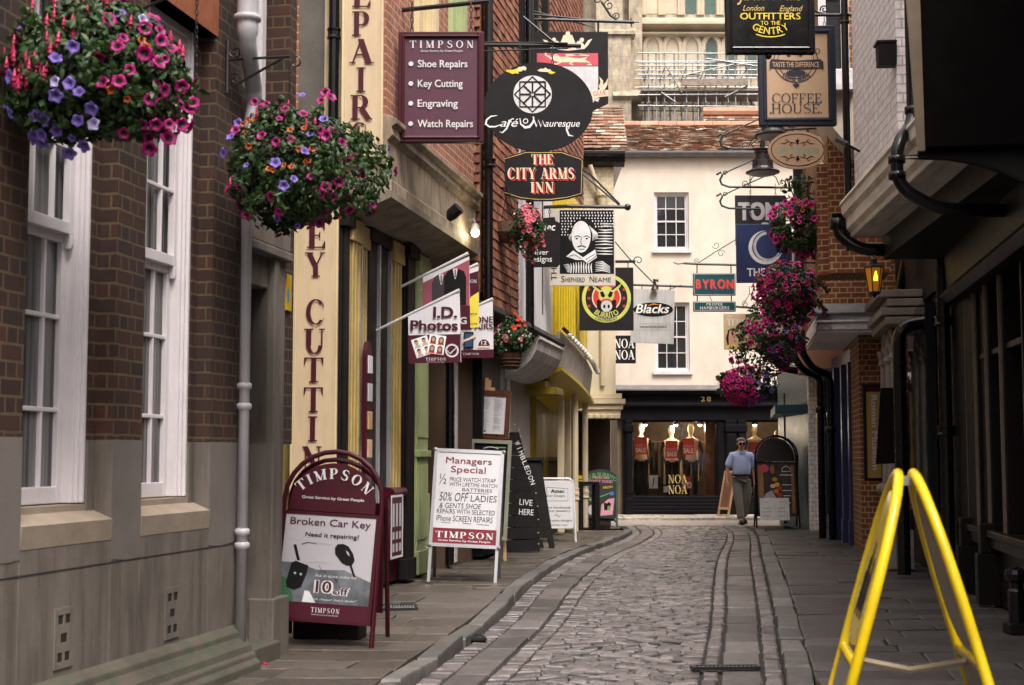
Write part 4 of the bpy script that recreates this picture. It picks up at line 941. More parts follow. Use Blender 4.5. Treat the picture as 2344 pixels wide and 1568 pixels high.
k = MB(); pp = bend([(LI - .06, -.16, 3.66), (LI - .06, -.16, 3.46), (LI + .0, .03, 3.3), (LI + .08, .32, 3.28)], .12, 6); k.tube(pp, .06, 12); k.lathe([(.06, -.06), (.078, -.05), (.078, .05), (.06, .06)], (LI - .06, -.16, 3.56), 12); k.build('drainpipe', BLACKG, I, smooth=True)
xs_, zs_ = fI.hit(2035, 60); k = MB(); k.box(LI + .62, LI + 1.0, -.05, 0, 6.0, 6.06); k.build('ledge', mat('grey_ledge', (.2, .18, .17), .7), I)
o = thing('alarm_box', 'dark box fixed high on the white brick wall', 'box', fI.wld(-.02, -.09, fI.z(2057, 115)), fI.a); k = MB(); k.prism([(-.065, -.1), (.05, -.1), (.07, .08), (-.085, .08)], -.06, .09); k.box(-.095, .08, -.075, .09, .08, .105); k.build('case', BLACKW, o, bev=.008)
o = thing('security_camera', 'black security camera on the white wall beside the black pipe', 'camera', fI.wld(LI + .3, -.1, 4.25), fI.a)
k = MB(); k.tube([(.03, .1, -.06), (.03, 0, 0), (-.01, -.04, .05)], .012, 8); k.build('arm', BLACKW, o); k = MB(); k.tube([(.01, -.01, .01), (-.1, -.09, .09)], .03, 10); k.build('camera_body', BLACKG, o)
# J: dark stone shopfront with colonnettes, under I and beyond
fJ = frR(4.05, 14.6, .16)
J = bld('dark_shop', 'dark recessed shop with pale gothic colonnettes in shade', fJ)
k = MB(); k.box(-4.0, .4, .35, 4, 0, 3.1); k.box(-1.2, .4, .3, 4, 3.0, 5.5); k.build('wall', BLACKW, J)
COLM = mat('grey_carved_stone', (.24, .2, .17), .7, .2, 6, .3, 40)
for s_ in (-1.15, -1.75, -2.35):
    k = MB(); k.lathe([(.11, .1), (.12, .55), (.09, .6), (.11, .64), (.08, .7), (.05, .78), (.05, 2.35), (.075, 2.4), (.06, 2.45), (.09, 2.55)], (s_, .02, 0), 12); k.box(s_ - .13, s_ + .13, -.12, .16, .09, .5); k.ball((s_, -.04, .92), .07)
    k.build('colonnette', COLM, J, smooth=False)
k = MB()
for s_ in (-1.15, -1.75): k.tube([(x, .02, z) for x, z in arcpts(s_ - .3, 2.42, .28, 0, 180, 12, .3)], .04, 8)
for dz, pr in ((2.75, .1), (2.85, .15), (2.95, .08), (3.05, .18)): k.box(-2.6, -.9, -pr, .3, dz, dz + .08)
k.build('arcade', COLM, J, bev=.008)
k = MB(); k.box(-3.4, 0, .2, .3, .7, 2.9); k.build('shop_window', GLASS, J)
pipe(J, bend([(-.1, .3, 2.7), (-.1, -.05, 2.65), (-.1, -.05, .1)], .2, 6), .07, BLACKG, collars=[(-.1, -.05, 1.05)], n=12)
# L: brick house with jettied upper floor, blue shop below
yL = 18.6; xL0, xL1 = at(1885, 1046, yL).x, at(1992, 1046, yL).x; fL = Fr(xL0, yL, ang=-.155)
L_ = bld('brick_corner_house', 'red brick house end with white fascia above the blue shop', fL)
zf0, zf1 = fL.z(1900, 757), fL.z(1900, 718)
k = MB(); k.box(0, 3.5, 0, 3.2, zf1 + .1, 8.5); k.box(fL.s(1955, 1), 3.5, .35, 3, 0, zf0); k.build('wall', BRICKM, L_)
k = MB(); k.box(-.06, xL1 - xL0 + .3, -.12, .2, zf0, zf1 - .02); k.box(-.06, .14, -.12, 3.2, zf0, zf1 - .02); k.box(-.08, xL1 - xL0 + .3, -.14, .0, zf0 + .1, zf0 + .12); k.build('fascia', WHITEP, L_, bev=.006)
k = MB(); k.sweep([(.1, zf1 + .12), (-.02, zf1 + .12), (-.16, zf1), (-.16, zf1 - .02), (.1, zf1 - .02)], -.1, xL1 - xL0 + .3); k.build('lead_flashing', LEAD, L_)
k = MB(); k.box(-.04, xL1 - xL0 + .4, -.1, 3, zf0 - .03, zf0 - .005); k.build('soffit', WHITER, L_)
BLUEP = mat('dark_blue_paint', (.014, .02, .1), .35, .2, 5, .08, 30)
k = MB(); fs_ = [(1900, 22.4), (1915, 21.6), (1932, 20.9), (1948, 20.3)]
for u, y in fs_: q_ = fL.loc(at(u, 1046, y)); k.box(q_.x - .03, q_.x + .12, q_.y - .1, q_.y + .1, .05, zf0 - .3); k.box(q_.x - .05, q_.x + .15, q_.y - .13, q_.y + .1, .05, .4)
qa, qb = fL.loc(at(1897, 1046, 23.0)), fL.loc(at(1957, 1046, 20.0))
k.hexa([(qa.x, qa.y, .05), (qb.x, qb.y, .05), (3.2, qb.y, .05), (3.2, qa.y, .05), (qa.x, qa.y, zf0 - .1), (qb.x, qb.y, zf0 - .1), (3.2, qb.y, zf0 - .1), (3.2, qa.y, zf0 - .1)])
k.build('blue_shopfront', BLUEP, L_, bev=.008)
xb_ = fL.s(1893, 1); 
for u, cz, y in ((1880, 2.0, 2.6), (1903, 1.7, 2.2)):
    q_ = fL.loc(at(u, 1046, yL + y)); x = q_.x; y = q_.y; k = MB(); k.tube(bend([(x - .42, y - .5, zf0 + .1), (x - .42, y - .5, zf0 - .15), (x - .25, y - .2, zf0 - .38), (x, y, zf0 - .45), (x, y, .1)], .18, 6), .055, 12); k.lathe([(.055, -.05), (.075, -.04), (.075, .04), (.055, .05)], (x, y, cz), 12); k.build('drainpipe', BLACKG, L_, smooth=True)
# bay with cove and sash window at the top of the right side
yN = 15.6; xN = at(1890, 1046, yN).x; fN = Fr(xN, yN, ang=-.155)
N_B = bld('bay_house', 'brick house with white sash window bay on a cream cove', fN)
zt = fN.z(1920, 215); wN = at(1975, 1046, yN).x - xN + .35
k = MB(); k.box(.02, wN, .02, 1.2, zt, 8); k.build('wall', BRICKM, N_B)
sash(N_B, .0, .33, fN.z(1920, 200), 9.3, -.06, 1, 4, WHITEP, .05, .12)
k = MB(); k.box(-.06, .5, -.08, 1.5, fN.z(1, 240), zt + .04); k.box(-.03, .5, -.05, 1.5, zt + .02, zt + .12); k.build('bay_base', WHITEP, N_B, bev=.008)
zq = fN.z(1, 240); cz = 0.95; pts = [(-.03, zq)] + [(.62 - .65 * math.cos(R(a)), zq - cz * math.sin(R(a))) for a in range(0, 91, 9)] + [(.62, zq)]
k = MB(); k.prism(pts, -.02, 1.1); k.build('cove', mat('cream_cove', (.55, .47, .38), .7, .05, 3), N_B, smooth=False)
k = MB(); k.box(.12, .8, .6, 1.3, 3.4, zq); k.box(.0, .12, .75, 1.3, 3.4, zq - .9); k.build('brick_return', BRICKM, N_B)
# terracotta-washed house and teal shop farther along
yP = 22.5; fP = Fr(at(1842, 1046, yP).x, yP, ang=-.155)
PB = bld('terracotta_house', 'terracotta washed house wall between white window strips on the right', fP)
k = MB(); k.box(0, 3, 0, 2, 2.7, 6.6); k.build('wall', mat('terracotta_wash', (.42, .2, .13), .85, .12, 4, .3, 20), PB)
for a in (.12, .3): k = MB(); k.box(a, a + .09, -.05, .0, 3.6, 6.4); k.build('window_strip', WHITEP, PB)
k = MB(); k.box(-.1, .03, -.1, .3, 3.4, 6.5); k.build('shadow_strip', DARKIN, PB)  # near-black strip standing in for a downpipe's shadow
yQ = 24.4; fQ = Fr(at(1768, 1046, yQ).x, yQ, ang=-.155)
Q = bld('teal_shop', 'teal painted shopfront with white eaves at the far right', fQ)
TEALP = mat('teal_paint', (.008, .05, .065), .4, .2, 5, .08, 30)
ze = fQ.z(1, 822)
k = MB(); k.box(0, 1.0, 0, 1.5, ze - .14, ze); k.box(-.06, 1.0, -.06, 1.5, ze - .05, ze + .02); k.build('eaves', WHITEP, Q, bev=.008)
qa, qb = fQ.loc(at(1782, 1046, yQ + 3.2)), fQ.loc(at(1852, 1046, yQ + .4))
k = MB(); k.hexa([(qa.x, qa.y, 0), (qb.x, qb.y, 0), (4, qb.y, 0), (4, qa.y, 0), (qa.x, qa.y, ze - .14), (qb.x, qb.y, ze - .14), (4, qb.y, ze - .14), (4, qa.y, ze - .14)])
for u, y in ((1795, 2.6), (1818, 1.9), (1845, 1.2)): q_ = fQ.loc(at(u, 1046, yQ + y)); x = q_.x; y = q_.y; k.box(x, x + .22, y - .1, y + .1, .05, 2.5); k.box(x - .03, x + .25, y - .13, y + .1, .05, .45)
k.box(.06, 1, .1, 3.2, 2.05, 2.2); k.build('shopfront', TEALP, Q, bev=.008)
k = MB(); a = fQ.s(1852, 1046); k.box(a, a + .15, -.1, .3, 0, ze - .14); k.build('brick_pier', BRICKW, Q); k = MB(); k.box(a + .16, a + .26, -.16, .3, 0, ze + .2); k.build('pilaster', mat('cream_pilaster', (.55, .46, .34), .6), Q)
k = MB(); k.tube(bend([(.02, -.1, ze + .5), (.02, -.1, ze - .1), (.15, .1, ze - .3), (.8, .1, ze - .42)], .15, 5), .06, 12); k.build('drainpipe', BLACKG, Q, smooth=True)
k = MB(); k.box(-.05, 3, 0.3, 3, ze + .05, 5.2); k.build('upper_wall', RENDER, Q)
# ================================================================ hanging signs
class Sg:
    """a sign hung across the street; u, v are picked off the photograph and turned into metres at its depth"""
    def __init__(s, name, label, u0, v0, u1, v1, D, group='signs hung out over the street', rz=0.0, cat='sign'):
        s.uc, s.vc, s.D = (u0 + u1) / 2, (v0 + v1) / 2, D; s.c = at(s.uc, s.vc, D)
        s.k = (at(u1, s.vc, D).x - at(u0, s.vc, D).x) / (u1 - u0)
        s.o = thing(name, label, cat, s.c, rz, group); s.b = (u0, v0, u1, v1); s.parts = {}
    def X(s, u): return (u - s.uc) * s.k
    def Z(s, v): return (s.vc - v) * s.k
    def mb(s, part, m): return s.parts.setdefault((part, m.name), (MB(), m))[0]
    def t(s, m, st, u, v, h, w=None, y=-.03, part='lettering', **kw):
        if 'arc' in kw: kw['arc'] = (kw['arc'][0] * s.k, kw['arc'][1])
        text(s.mb(part, m), st, s.X(u), s.Z(v), h * s.k, w * s.k if w else None, y, **kw)
    def rect(s, m, u0, v0, u1, v1, y, part='panel'): s.mb(part, m).band(s.X(u0), s.X(u1), s.Z(v1), s.Z(v0), y)
    def poly(s, m, pts, y, part='emblem', y1=None):
        p = [(s.X(a), s.Z(b)) for a, b in pts]; b = s.mb(part, m)
        b.flat(p, y) if y1 is None else b.prism(p, y, y1)
    def line(s, m, pts, w, y, part='emblem'):
        s.mb(part, m).line([(s.X(a), s.Z(b)) for a, b in pts], [q * s.k for q in w] if isinstance(w, list) else w * s.k, y)
    def ell(s, m, u, v, ru, rv, y, part='emblem', y1=None): s.mb(part, m).ell(s.X(u), s.Z(v), ru * s.k, rv * s.k, y, y1)
    def ring(s, m, u, v, ru, rv, w, y, part='emblem', **kw): s.mb(part, m).ring(s.X(u), s.Z(v), ru * s.k, rv * s.k, w * s.k, y, **kw)
    def board(s, m, t=.05, part='board', bev=.004):
        u0, v0, u1, v1 = s.b; k = MB(); k.box(s.X(u0), s.X(u1), -t / 2, t / 2, s.Z(v1), s.Z(v0)); s.bd = k.build(part, m, s.o, bev=bev)
    def plate(s, m, pts, t=.05, part='board'):
        k = MB(); k.prism([(s.X(a), s.Z(b)) for a, b in pts], -t / 2, t / 2); k.build(part, m, s.o)
    def framed(s, m, wpx, t=.07, part='frame', bev=.006):
        u0, v0, u1, v1 = s.b; k = MB(); k.frame(s.X(u0), s.X(u1), s.Z(v1), s.Z(v0), wpx * s.k, -t / 2, t / 2)
        k.frame(s.X(u0) + wpx * s.k * .55, s.X(u1) - wpx * s.k * .55, s.Z(v1) + wpx * s.k * .55, s.Z(v0) - wpx * s.k * .55, wpx * s.k * .3, -t / 2 - .012, 0); k.build(part, m, s.o, bev=bev)
    def P(s, u, v, dy=0.0): return (s.X(u), dy, s.Z(v))
    def rod(s, pts, r=.012, m=None, part='bracket', n=8): s.mb(part, m or IRON).tube([p if len(p) == 3 and isinstance(p, Vector) else s.P(*p) for p in pts], r, n)
    def curl(s, u, v, rpx, a0, turns, r=.008, m=None, part='bracket', dy=0.0): s.mb(part, m or IRON).tube([s.P(u + q[0], v - q[1], dy) for q in [(p.x, p.z) for p in scroll((0, 0, 0), rpx, a0, turns, (1, 0, 0), (0, 0, 1))]], r, 6)
    def chain(s, u, v0, v1, dy=0.0, m=None):
        n = max(2, int((v1 - v0) * s.k / .045)); b = s.mb('chain', m or IRON)
        for i in range(n):
            z = s.Z(v0 + (v1 - v0) * (i + .5) / n); hx = .012 if i % 2 else .003; hy = .003 if i % 2 else .012
            b.tube([(s.X(u) + hx * math.cos(q), dy + hy * math.cos(q), z + .03 * math.sin(q)) for q in [2 * math.pi * j / 8 for j in range(9)]], .0045, 5)
    def done(s):
        for (part, _), (b, m) in s.parts.items():
            if b.f: b.build(part, m, s.o)
        return s.o
# ---- maroon services sign
s = Sg('hanging_sign', 'maroon framed sign listing shoe repairs, key cutting, engraving and watch repairs', 912, 72, 1108, 329, 12.5)
s.board(mat('dull_purple_panel', (.07, .014, .035), .45, .12, 4), .04, 'panel'); s.framed(MAROONP, 15)
s.t(LGREY, 'TIMPSON', 1011, 110, 17, 147, font='s', gap=.35); s.t(LGREY, 'Great Service by Great People', 1011, 119, 5, 96)
for v, w, t_ in ((155, 113, 'Shoe Repairs'), (201, 102, 'Key Cutting'), (247, 91, 'Engraving'), (294, 126, 'Watch Repairs')):
    s.t(LGREY, t_, 957, v, 16.5, w, al='l', off=.022); s.ell(LGREY, 941, v - 8, 5.5, 5.5, -.03, 'lettering')
s.rod([(880, -2, .3), (1120, -2)], .022, part='bracket'); s.chain(942, 0, 72); s.chain(1078, 0, 72); s.done()
# ---- black oval cafe sign
s = Sg('oval_sign', 'large black oval cafe sign with a pale eight pointed star', 1108, 142, 1358, 348, 14.6)
k = MB(); k.ell(0, 0, 125 * s.k, 103 * s.k, -.022, .022, 56); k.build('board', mat('worn_black_board', (.008, .007, .009), .55, .3, 6, .1, 30, spec=.2), s.o)
s.ell(LGREY, 1219, 217, 44, 44, -.026)
for rot in (0, 45):
    p = [(1219 + 41 * math.cos(R(a + rot)), 217 - 41 * math.sin(R(a + rot))) for a in (0, 90, 180, 270, 0)]
    s.line(BLACK_INK, p, 4, -.029 - rot * .00004, 'emblem')
for i in range(8): a = R(i * 45 + 22.5 * 0); s.line(BLACK_INK, [(1219 + 5 * math.cos(a), 217 - 5 * math.sin(a)), (1219 + 30 * math.cos(a), 217 - 30 * math.sin(a))], 3.5, -.032 - i * .0002)
s.ring(BLACK_INK, 1219, 217, 6, 6, 2, -.0345)
s.line(WHITE, [(1138, 266), (1124, 268), (1114, 276), (1112, 286), (1120, 292), (1134, 292), (1147, 287)], [1, 3, 4, 5, 4, 3, 1.5], -.027, 'lettering')
s.t(WHITE, 'afé', 1145, 292, 19, 42, al='l', shear=.35, y=-.027); s.line(WHITE, [(1166, 276), (1160, 296), (1150, 306), (1144, 304)], [3, 4, 3, 1], -.0275, 'lettering')
s.line(WHITE, [(1190, 272), (1192, 286), (1202, 294), (1212, 292), (1220, 282), (1222, 270), (1219, 268)], [1.5, 3, 6, 6, 4, 2, 1], -.0272, 'lettering'); s.ring(WHITE, 1203, 279, 6, 6, 2, -.0274, 'lettering')
s.line(WHITE, [(1220, 270), (1228, 292), (1232, 276), (1238, 292), (1242, 278), (1247, 292)], [2, 3.5, 2, 3.5, 2, 2], -.0276, 'lettering')
s.t(WHITE, 'auresque', 1247, 292, 16, 80, al='l', shear=.3, y=-.027); s.line(WHITE, [(1296, 284), (1297, 300), (1302, 312), (1312, 314)], [2, 4, 4, 1], -.028, 'lettering')
r_ = random.Random(2)
for cx, cy, w_, m in ((1176, 163, 20, YELLOW_INK), (1196, 157, 14, CREAM_INK), (1246, 161, 16, CREAM_INK), (1262, 166, 10, YELLOW_INK)):
    p = [(cx + w_ * math.cos(a) * r_.uniform(.55, 1), cy + w_ * .38 * math.sin(a) * r_.uniform(.4, 1.2)) for a in [2 * math.pi * i / 14 for i in range(14)]]; s.poly(m, p, -.025 - cx * 1e-6, 'worn_paint')
s.rod([(1100, 84, .25), (1330, 102)], .022); s.rod([(1090, 74, .3), (1300, 96)], .01); s.rod([(1095, 102, .2), (1300, 108)], .008); s.rod([(1198, 30, .05), (1270, 95)], .012)
s.chain(1265, 102, 146); s.chain(1190, 95, 146); s.done()
# ---- coat of arms sign
s = Sg('heraldic_sign', 'black pub sign painted with a crown above a red and white shield', 1205, 72, 1392, 282, 18.5)
s.plate(mat('black_sign_board', (.009, .008, .009), .5, .25, 6, .1, 30, spec=.2), [(1205, 72), (1392, 72), (1392, 238), (1300, 282), (1205, 238)])
y = -.028
s.poly(CREAM_INK, [(1242, 90), (1252, 92), (1262, 104), (1270, 92), (1278, 94), (1282, 100), (1290, 80), (1300, 77), (1310, 80), (1318, 100), (1322, 94), (1330, 92), (1338, 104), (1346, 92), (1356, 88), (1346, 104), (1338, 112), (1300, 116), (1262, 112), (1254, 104)], y)
for u, m in ((1276, BLUE_INK), (1300, RED_INK), (1324, BLUE_INK)): s.rect(m, u - 6, 107, u + 6, 111, y - .002, 'emblem')
for u, v in ((1268, 91), (1300, 76), (1332, 91)): s.ell(CREAM_INK, u, v, 5, 5, y - .003)
s.rect(ROSE, 1229, 122, 1369, 152, y, 'emblem'); s.rect(ROSE, 1231, 124, 1367, 150, y - .001, 'emblem')
s.poly(LGREY, [(1229, 153), (1369, 153)] + [(1369 - 70 * (1 - math.cos(R(a))), 200 + 68 * math.sin(R(a))) for a in range(0, 91, 15)] + [(1229 + 70 * (1 - math.cos(R(a))), 200 + 68 * math.sin(R(a))) for a in range(90, -1, -15)], y)
s.line(CREAM_INK, [(1272, 136), (1290, 137), (1310, 138), (1326, 139), (1340, 138)], [10, 13, 10, 9, 12], y - .003)
s.ell(CREAM_INK, 1272, 133, 9, 8, y - .0035)
for p, w_ in (([(1266, 138), (1256, 130), (1248, 126), (1250, 122)], 4), ([(1284, 142), (1276, 147), (1268, 147)], 4), ([(1312, 141), (1304, 147), (1312, 149)], 4), ([(1340, 140), (1350, 145), (1344, 149), (1354, 149)], 4), ([(1340, 134), (1350, 128), (1322, 126), (1296, 129), (1294, 126), (1330, 125)], 3)): s.line(CREAM_INK, p, w_, y - .004)
s.poly(CREAM_INK, [(1372, 177), (1380, 186), (1380, 196), (1386, 190), (1391, 180), (1390, 196), (1384, 206), (1374, 208), (1370, 200), (1374, 190)], y - .001)
s.poly(CREAM_INK, [(1352, 216), (1372, 206), (1392, 208), (1392, 222), (1372, 224), (1358, 230)], y - .002); s.t(ROSE, 'GLIÆ', 1373, 220, 10, 30, y=y - .004, rot=.12)
s.poly(LGREY, [(1358, 230), (1372, 226), (1368, 236)], y - .001)
s.rod([(1130, 38, .1), (1250, 42), (1452, 48)], .022); s.rod([(1200, 22, .1), (1390, 46)], .012); s.rod([(1148, -10, .2), (1360, 60)], .008)
s.rod([(1378, 0), (1398, 32), (1416, 46)], .016); s.curl(1395, 8, 12, 90, 1.3); s.curl(1412, 34, 9, 200, -1.3); s.curl(1370, -6, 14, 0, 1.2)
for a, b in ((1446, 38), (1446, 58)): s.rod([(1438, 47), (1446, (47 + b) / 2), (a, b)], .008)
s.rod([(1452, 48), (1464, 48)], .008)
for u in (1230, 1370): s.rod([(u, 44), (u, 74)], .014)
s.done()
# ---- inn name board
s = Sg('inn_sign', 'black inn name board with shaped top and gold and red lettering', 1143, 345, 1336, 461, 17.0)
pts = [(1146, 365), (1150, 362), (1190, 350), (1200, 346), (1288, 346), (1298, 350), (1332, 362), (1336, 366), (1333, 447), (1300, 456), (1262, 461), (1225, 461), (1190, 457), (1143, 441)]
s.plate(mat('black_sign_board', (.011, .010, .011), .45), pts, .05)
q = [(1240 + (a - 1240) * .965, 404 + (b - 404) * .94) for a, b in pts]; s.line(GOLD, q + q[:1], 1.3, -.027, 'border')
for t_, u, v, h_, w_ in (('THE', 1241, 377, 23, 50), ('CITY ARMS', 1238, 411, 26, 154), ('INN', 1241, 442, 24, 54)):
    s.t(RED_INK, t_, u + 3.5, v + 3.5, h_, w_, font='s', gap=.05, y=-.0265, part='letter_shadow', W=.22); s.t(CREAM_INK, t_, u, v, h_, w_, font='s', gap=.05, y=-.031, W=.21)
s.rod([(1330, 380, .1), (1352, 400), (1418, 468)], .012); s.done()
# ---- silver designs
s = Sg('hanging_sign', 'small black jewellery shop sign with clipped corners half behind pink flowers', 1192, 497, 1280, 610, 18.6)
s.plate(BLACKW, [(1192, 505), (1262, 497), (1270, 497), (1272, 506), (1281, 510), (1281, 606), (1276, 612), (1202, 612), (1200, 606), (1192, 602)], .04)
s.t(WHITE, 'Aztec', 1246, 528, 17, 50, shear=.2, off=.02); s.t(WHITE, 'Silver', 1236, 584, 12, 38); s.t(WHITE, 'Designs', 1235, 600, 13, 56); s.chain(1258, 470, 497); s.done()
# ---- pub sign with woodcut portrait
s = Sg('pub_sign', 'cream pub sign with a black and white portrait of a bald man in a ruff', 1258, 478, 1408, 655, 20.0)
s.board(mat('cream_sign_board', (.6, .55, .46), .5, .05, 5), .06)
s.rect(BLACK_INK, 1281, 481, 1405, 628, -.032)
y = -.034; r_ = random.Random(5)
for j in range(14):
    for i in range(18):
        u, v = 1286 + i * 6.9 + (j % 2) * 1.5, 487 + j * 6.4
        if ((u - 1334) / 31) ** 2 + ((v - 545) / 46) ** 2 < 1 or (j > 8 and u < 1308 + (j - 8) * 5) or (u > 1364 and j > 5) : continue
        if j > 5 and 1300 < u: continue
        s.ell(WHITE, u, v, 1.5, r_.uniform(1.4, 2.2), y, 'dots')
for j in range(11):
    v = 512 + j * 7; s.line(WHITE, [(1362 + max(0, 12 - j * 2), v), (1385, v + r_.uniform(-1.5, 1.5)), (1402, v + r_.uniform(-1, 1))], [.5, 3.2, 1.5], y, 'hatching')
def oval(cu, cv, ru, rv, n=24, sq=1.0): return [(cu + ru * math.cos(2 * math.pi * i / n), cv + rv * math.sin(2 * math.pi * i / n) * (sq if math.sin(2 * math.pi * i / n) > 0 else 1)) for i in range(n)]
s.poly(WHITE, oval(1330, 540, 22, 34, 28, 1.15), y - .001, 'portrait')
for a in range(6): s.line(WHITE, [(1348 + a * 2.2, 516 + a * 2), (1357 + a * 2, 535), (1356 + a * 2.5, 552 - a)], [.6, 1.8, .5], y - .0012, 'portrait')
for a in range(3): s.line(WHITE, [(1310 - a * 2, 532 + a * 2), (1304 - a, 545), (1307, 553)], [.5, 1.8, .5], y - .0012, 'portrait')
for p, w_ in (([(1315, 543), (1322, 540), (1328, 543)], 2), ([(1336, 543), (1343, 540), (1350, 545)], 2), ([(1331, 543), (1329, 556), (1332, 560)], 1.6), ([(1322, 566), (1331, 563), (1341, 567)], 3), ([(1325, 571), (1331, 572), (1338, 571)], 1.6), ([(1327, 579), (1331, 585), (1336, 579)], 3)): s.line(BLACK_INK, p, w_, y - .003, 'portrait_lines')
for u in (1320, 1343): s.ell(BLACK_INK, u, 547, 3, 1.8, y - .0032, 'portrait_lines')
s.poly(WHITE, [(1296, 588), (1312, 574), (1334, 590), (1362, 572), (1366, 590), (1346, 604), (1334, 596), (1318, 596)], y - .0022, 'portrait')
for p in ([(1302, 588), (1316, 584), (1330, 594)], [(1340, 596), (1352, 588), (1362, 582)], [(1344, 601), (1356, 594), (1365, 586)]): s.line(BLACK_INK, p, 1.4, y - .0045, 'portrait_lines')
for i in range(9): s.line(WHITE, [(1306 + i * 6, 600 + abs(i - 4)), (1308 + i * 5.5, 612), (1306 + i * 6, 626)], [1, 3.2, 2], y - .002, 'portrait')
for i in range(6): s.line(WHITE, [(1290 + i * 1.5, 608 + i * 3), (1300, 606 + i * 3.4), (1306, 612 + i * 2.5)], [.6, 2, .6], y - .0024, 'portrait'); s.line(WHITE, [(1362, 602 + i * 4), (1378, 600 + i * 4), (1396, 612 + i * 2.6)], [.6, 2.6, .8], y - .0024, 'portrait')
for t_, u, h_, w_ in (('S', 1284, 14, 8), ('HEPHERD', 1294, 10.5, 44), ('N', 1349, 14, 10), ('EAME', 1361, 10.5, 37)): s.t(BLACK_INK, t_, u, 647, h_, w_, al='l', y=-.034)
s.t(BLACK_INK, 'THE', 1274, 622, 13, 42, y=-.034, rot=math.pi / 2)
s.rod([(1150, 470, .25), (1300, 471), (1436, 473)], .026); s.mb('bracket', IRON).ball(s.P(1437, 473), .05)
for u in (1310, 1385): s.rod([(u, 472), (u, 480)], .012)
s.rod([(1336, 395, .05), (1420, 470)], .014); s.done()
# ---- burrito sign
s = Sg('hanging_sign', 'square black sign with a lime ringed donkey head on a red disc', 1326, 612, 1450, 757, 23.0)
s.board(mat('black_vinyl', (.014, .012, .013), .5, .1, spec=.25), .04)
y = -.024; cu, cv = 1388, 683
s.ring(LIME, cu, cv, 56, 56, 8, y, n=56); s.ell(RED_INK, cu, cv - 2, 32, 32, y); s.ring(CREAM_INK, cu, cv - 2, 33.5, 33.5, 3, y - .001)
for sg_ in (1, -1):
    s.poly(LIME, [(cu + sg_ * 9, cv - 20), (cu + sg_ * 38, cv - 40), (cu + sg_ * 30, cv - 24), (cu + sg_ * 14, cv - 12)], y - .002); s.line(BLACK_INK, [(cu + sg_ * 12, cv - 19), (cu + sg_ * 32, cv - 35)], 4, y - .004)
    for dv in (-20, 0, 18): s.poly(RED_INK, [(cu + sg_ * 40 + (5 if i % 2 == 0 else 2) * math.sin(i * math.pi / 5), cv + dv - (5 if i % 2 == 0 else 2) * math.cos(i * math.pi / 5)) for i in range(10)], y - .001)
s.poly(BLACK_INK, [(cu - 22, cv + 4), (cu - 22, cv + 30), (cu + 22, cv + 30), (cu + 22, cv + 4)], y - .0012)
s.poly(LIME, oval(cu, cv - 8, 18, 20), y - .003); s.poly(LIME, [(cu - 12, cv - 4), (cu + 12, cv - 4), (cu + 10, cv + 14), (cu - 10, cv + 14)], y - .0032)
for sg_ in (1, -1): s.poly(BLACK_INK, [(cu + sg_ * 3, cv - 6), (cu + sg_ * 8, cv - 16), (cu + sg_ * 15, cv - 14), (cu + sg_ * 12, cv - 4), (cu + sg_ * 6, cv - 1)], y - .005)
s.ell(RED_INK, cu, cv + 6, 12, 5, y - .0045); s.ell(LGREY, cu, cv + 18, 13, 13, y - .005)
for sg_ in (1, -1): s.ell(BLACK_INK, cu + sg_ * 5, cv + 19, 2.5, 4.5, y - .0065)
s.t(LIME, 'BURRITO', cu, cv + 45, 12, 62, y=y - .006, arc=(46, -1), off=.03); s.t(LGREY, 'MEXICAN EAT DRINK', cu, cv + 49, 3.5, 52, y=y - .006, arc=(50, -1)); s.t(BLACK_INK, 'CANTERBURY', cu, cv + 54.5, 6, 56, y=y - .004, arc=(54, -1))
s.rod([(1290, 592, .3), (1455, 598)], .024); s.curl(1462, 596, 11, 180, -1); s.rod([(1404, 540, .2), (1440, 590), (1508, 660)], .01)
for u in (1345, 1438): s.rod([(u, 597), (u, 613)], .008)
s.done()
# ---- outdoor shop sign
s = Sg('hanging_sign', 'pale grey outdoor shop sign with a black oval, hung beside the donkey sign', 1446, 661, 1545, 787, 25.0)
k = MB(); k.prism([(s.X(1446), s.Z(661)), (s.X(1545), s.Z(664)), (s.X(1541), s.Z(788)), (s.X(1443), s.Z(784))], -.03, .03); k.build('board', mat('streaked_pale_board', (.5, .5, .5), .5, .08, 4, dirt=(.3, .29, .28), dfac=.7, dstretch=(6, 6, .8)), s.o)
s.ring(LGREY, 1495, 709, 47, 18, 2, -.033); s.ell(BLACK_INK, 1495, 709, 45.5, 16.5, -.035); s.t(WHITE, 'Blacks', 1493, 717, 20, 76, shear=.25, off=.025, y=-.038)
s.line(ORANGE_INK, [(1482, 700), (1496, 696), (1508, 698)], [.6, 3, .5], -.037)
for p in ([(1457, 741), (1530, 742), (1530, 756), (1457, 755), (1457, 741)],): s.line(GREY_INK, p, 1, -.034, 'border')
s.t(BLACK_INK, 'THE OUTDOOR EXPERTS', 1494, 751, 4.5, 62, y=-.034, off=.02)
s.rod([(1450, 650, .1), (1590, 656)], .02); s.rod([(1455, 690, .15), (1560, 652)], .006)
for u in (1470, 1535): s.rod([(u, 651), (u, 663)], .008)
k = s.mb('spotlight', IRON); k.tube([s.P(1500, 650), s.P(1498, 640), s.P(1508, 642)], .03, 8); k.lathe([(.03, .1), (.05, .04), (.07, 0)], s.P(1498, 664, -.1), 10); s.done()
# ---- small black double-word sign on the far corner
s = Sg('wall_sign', 'square black sign with white two line lettering on the cream corner', 1404, 768, 1455, 832, 29.0)
s.board(BLACKW, .05); s.t(WHITE, 'NOA', 1429, 797, 21, 46, y=-.028, font='s'); s.t(WHITE, 'NOA', 1429, 823, 21, 46, y=-.028, font='s'); s.done()
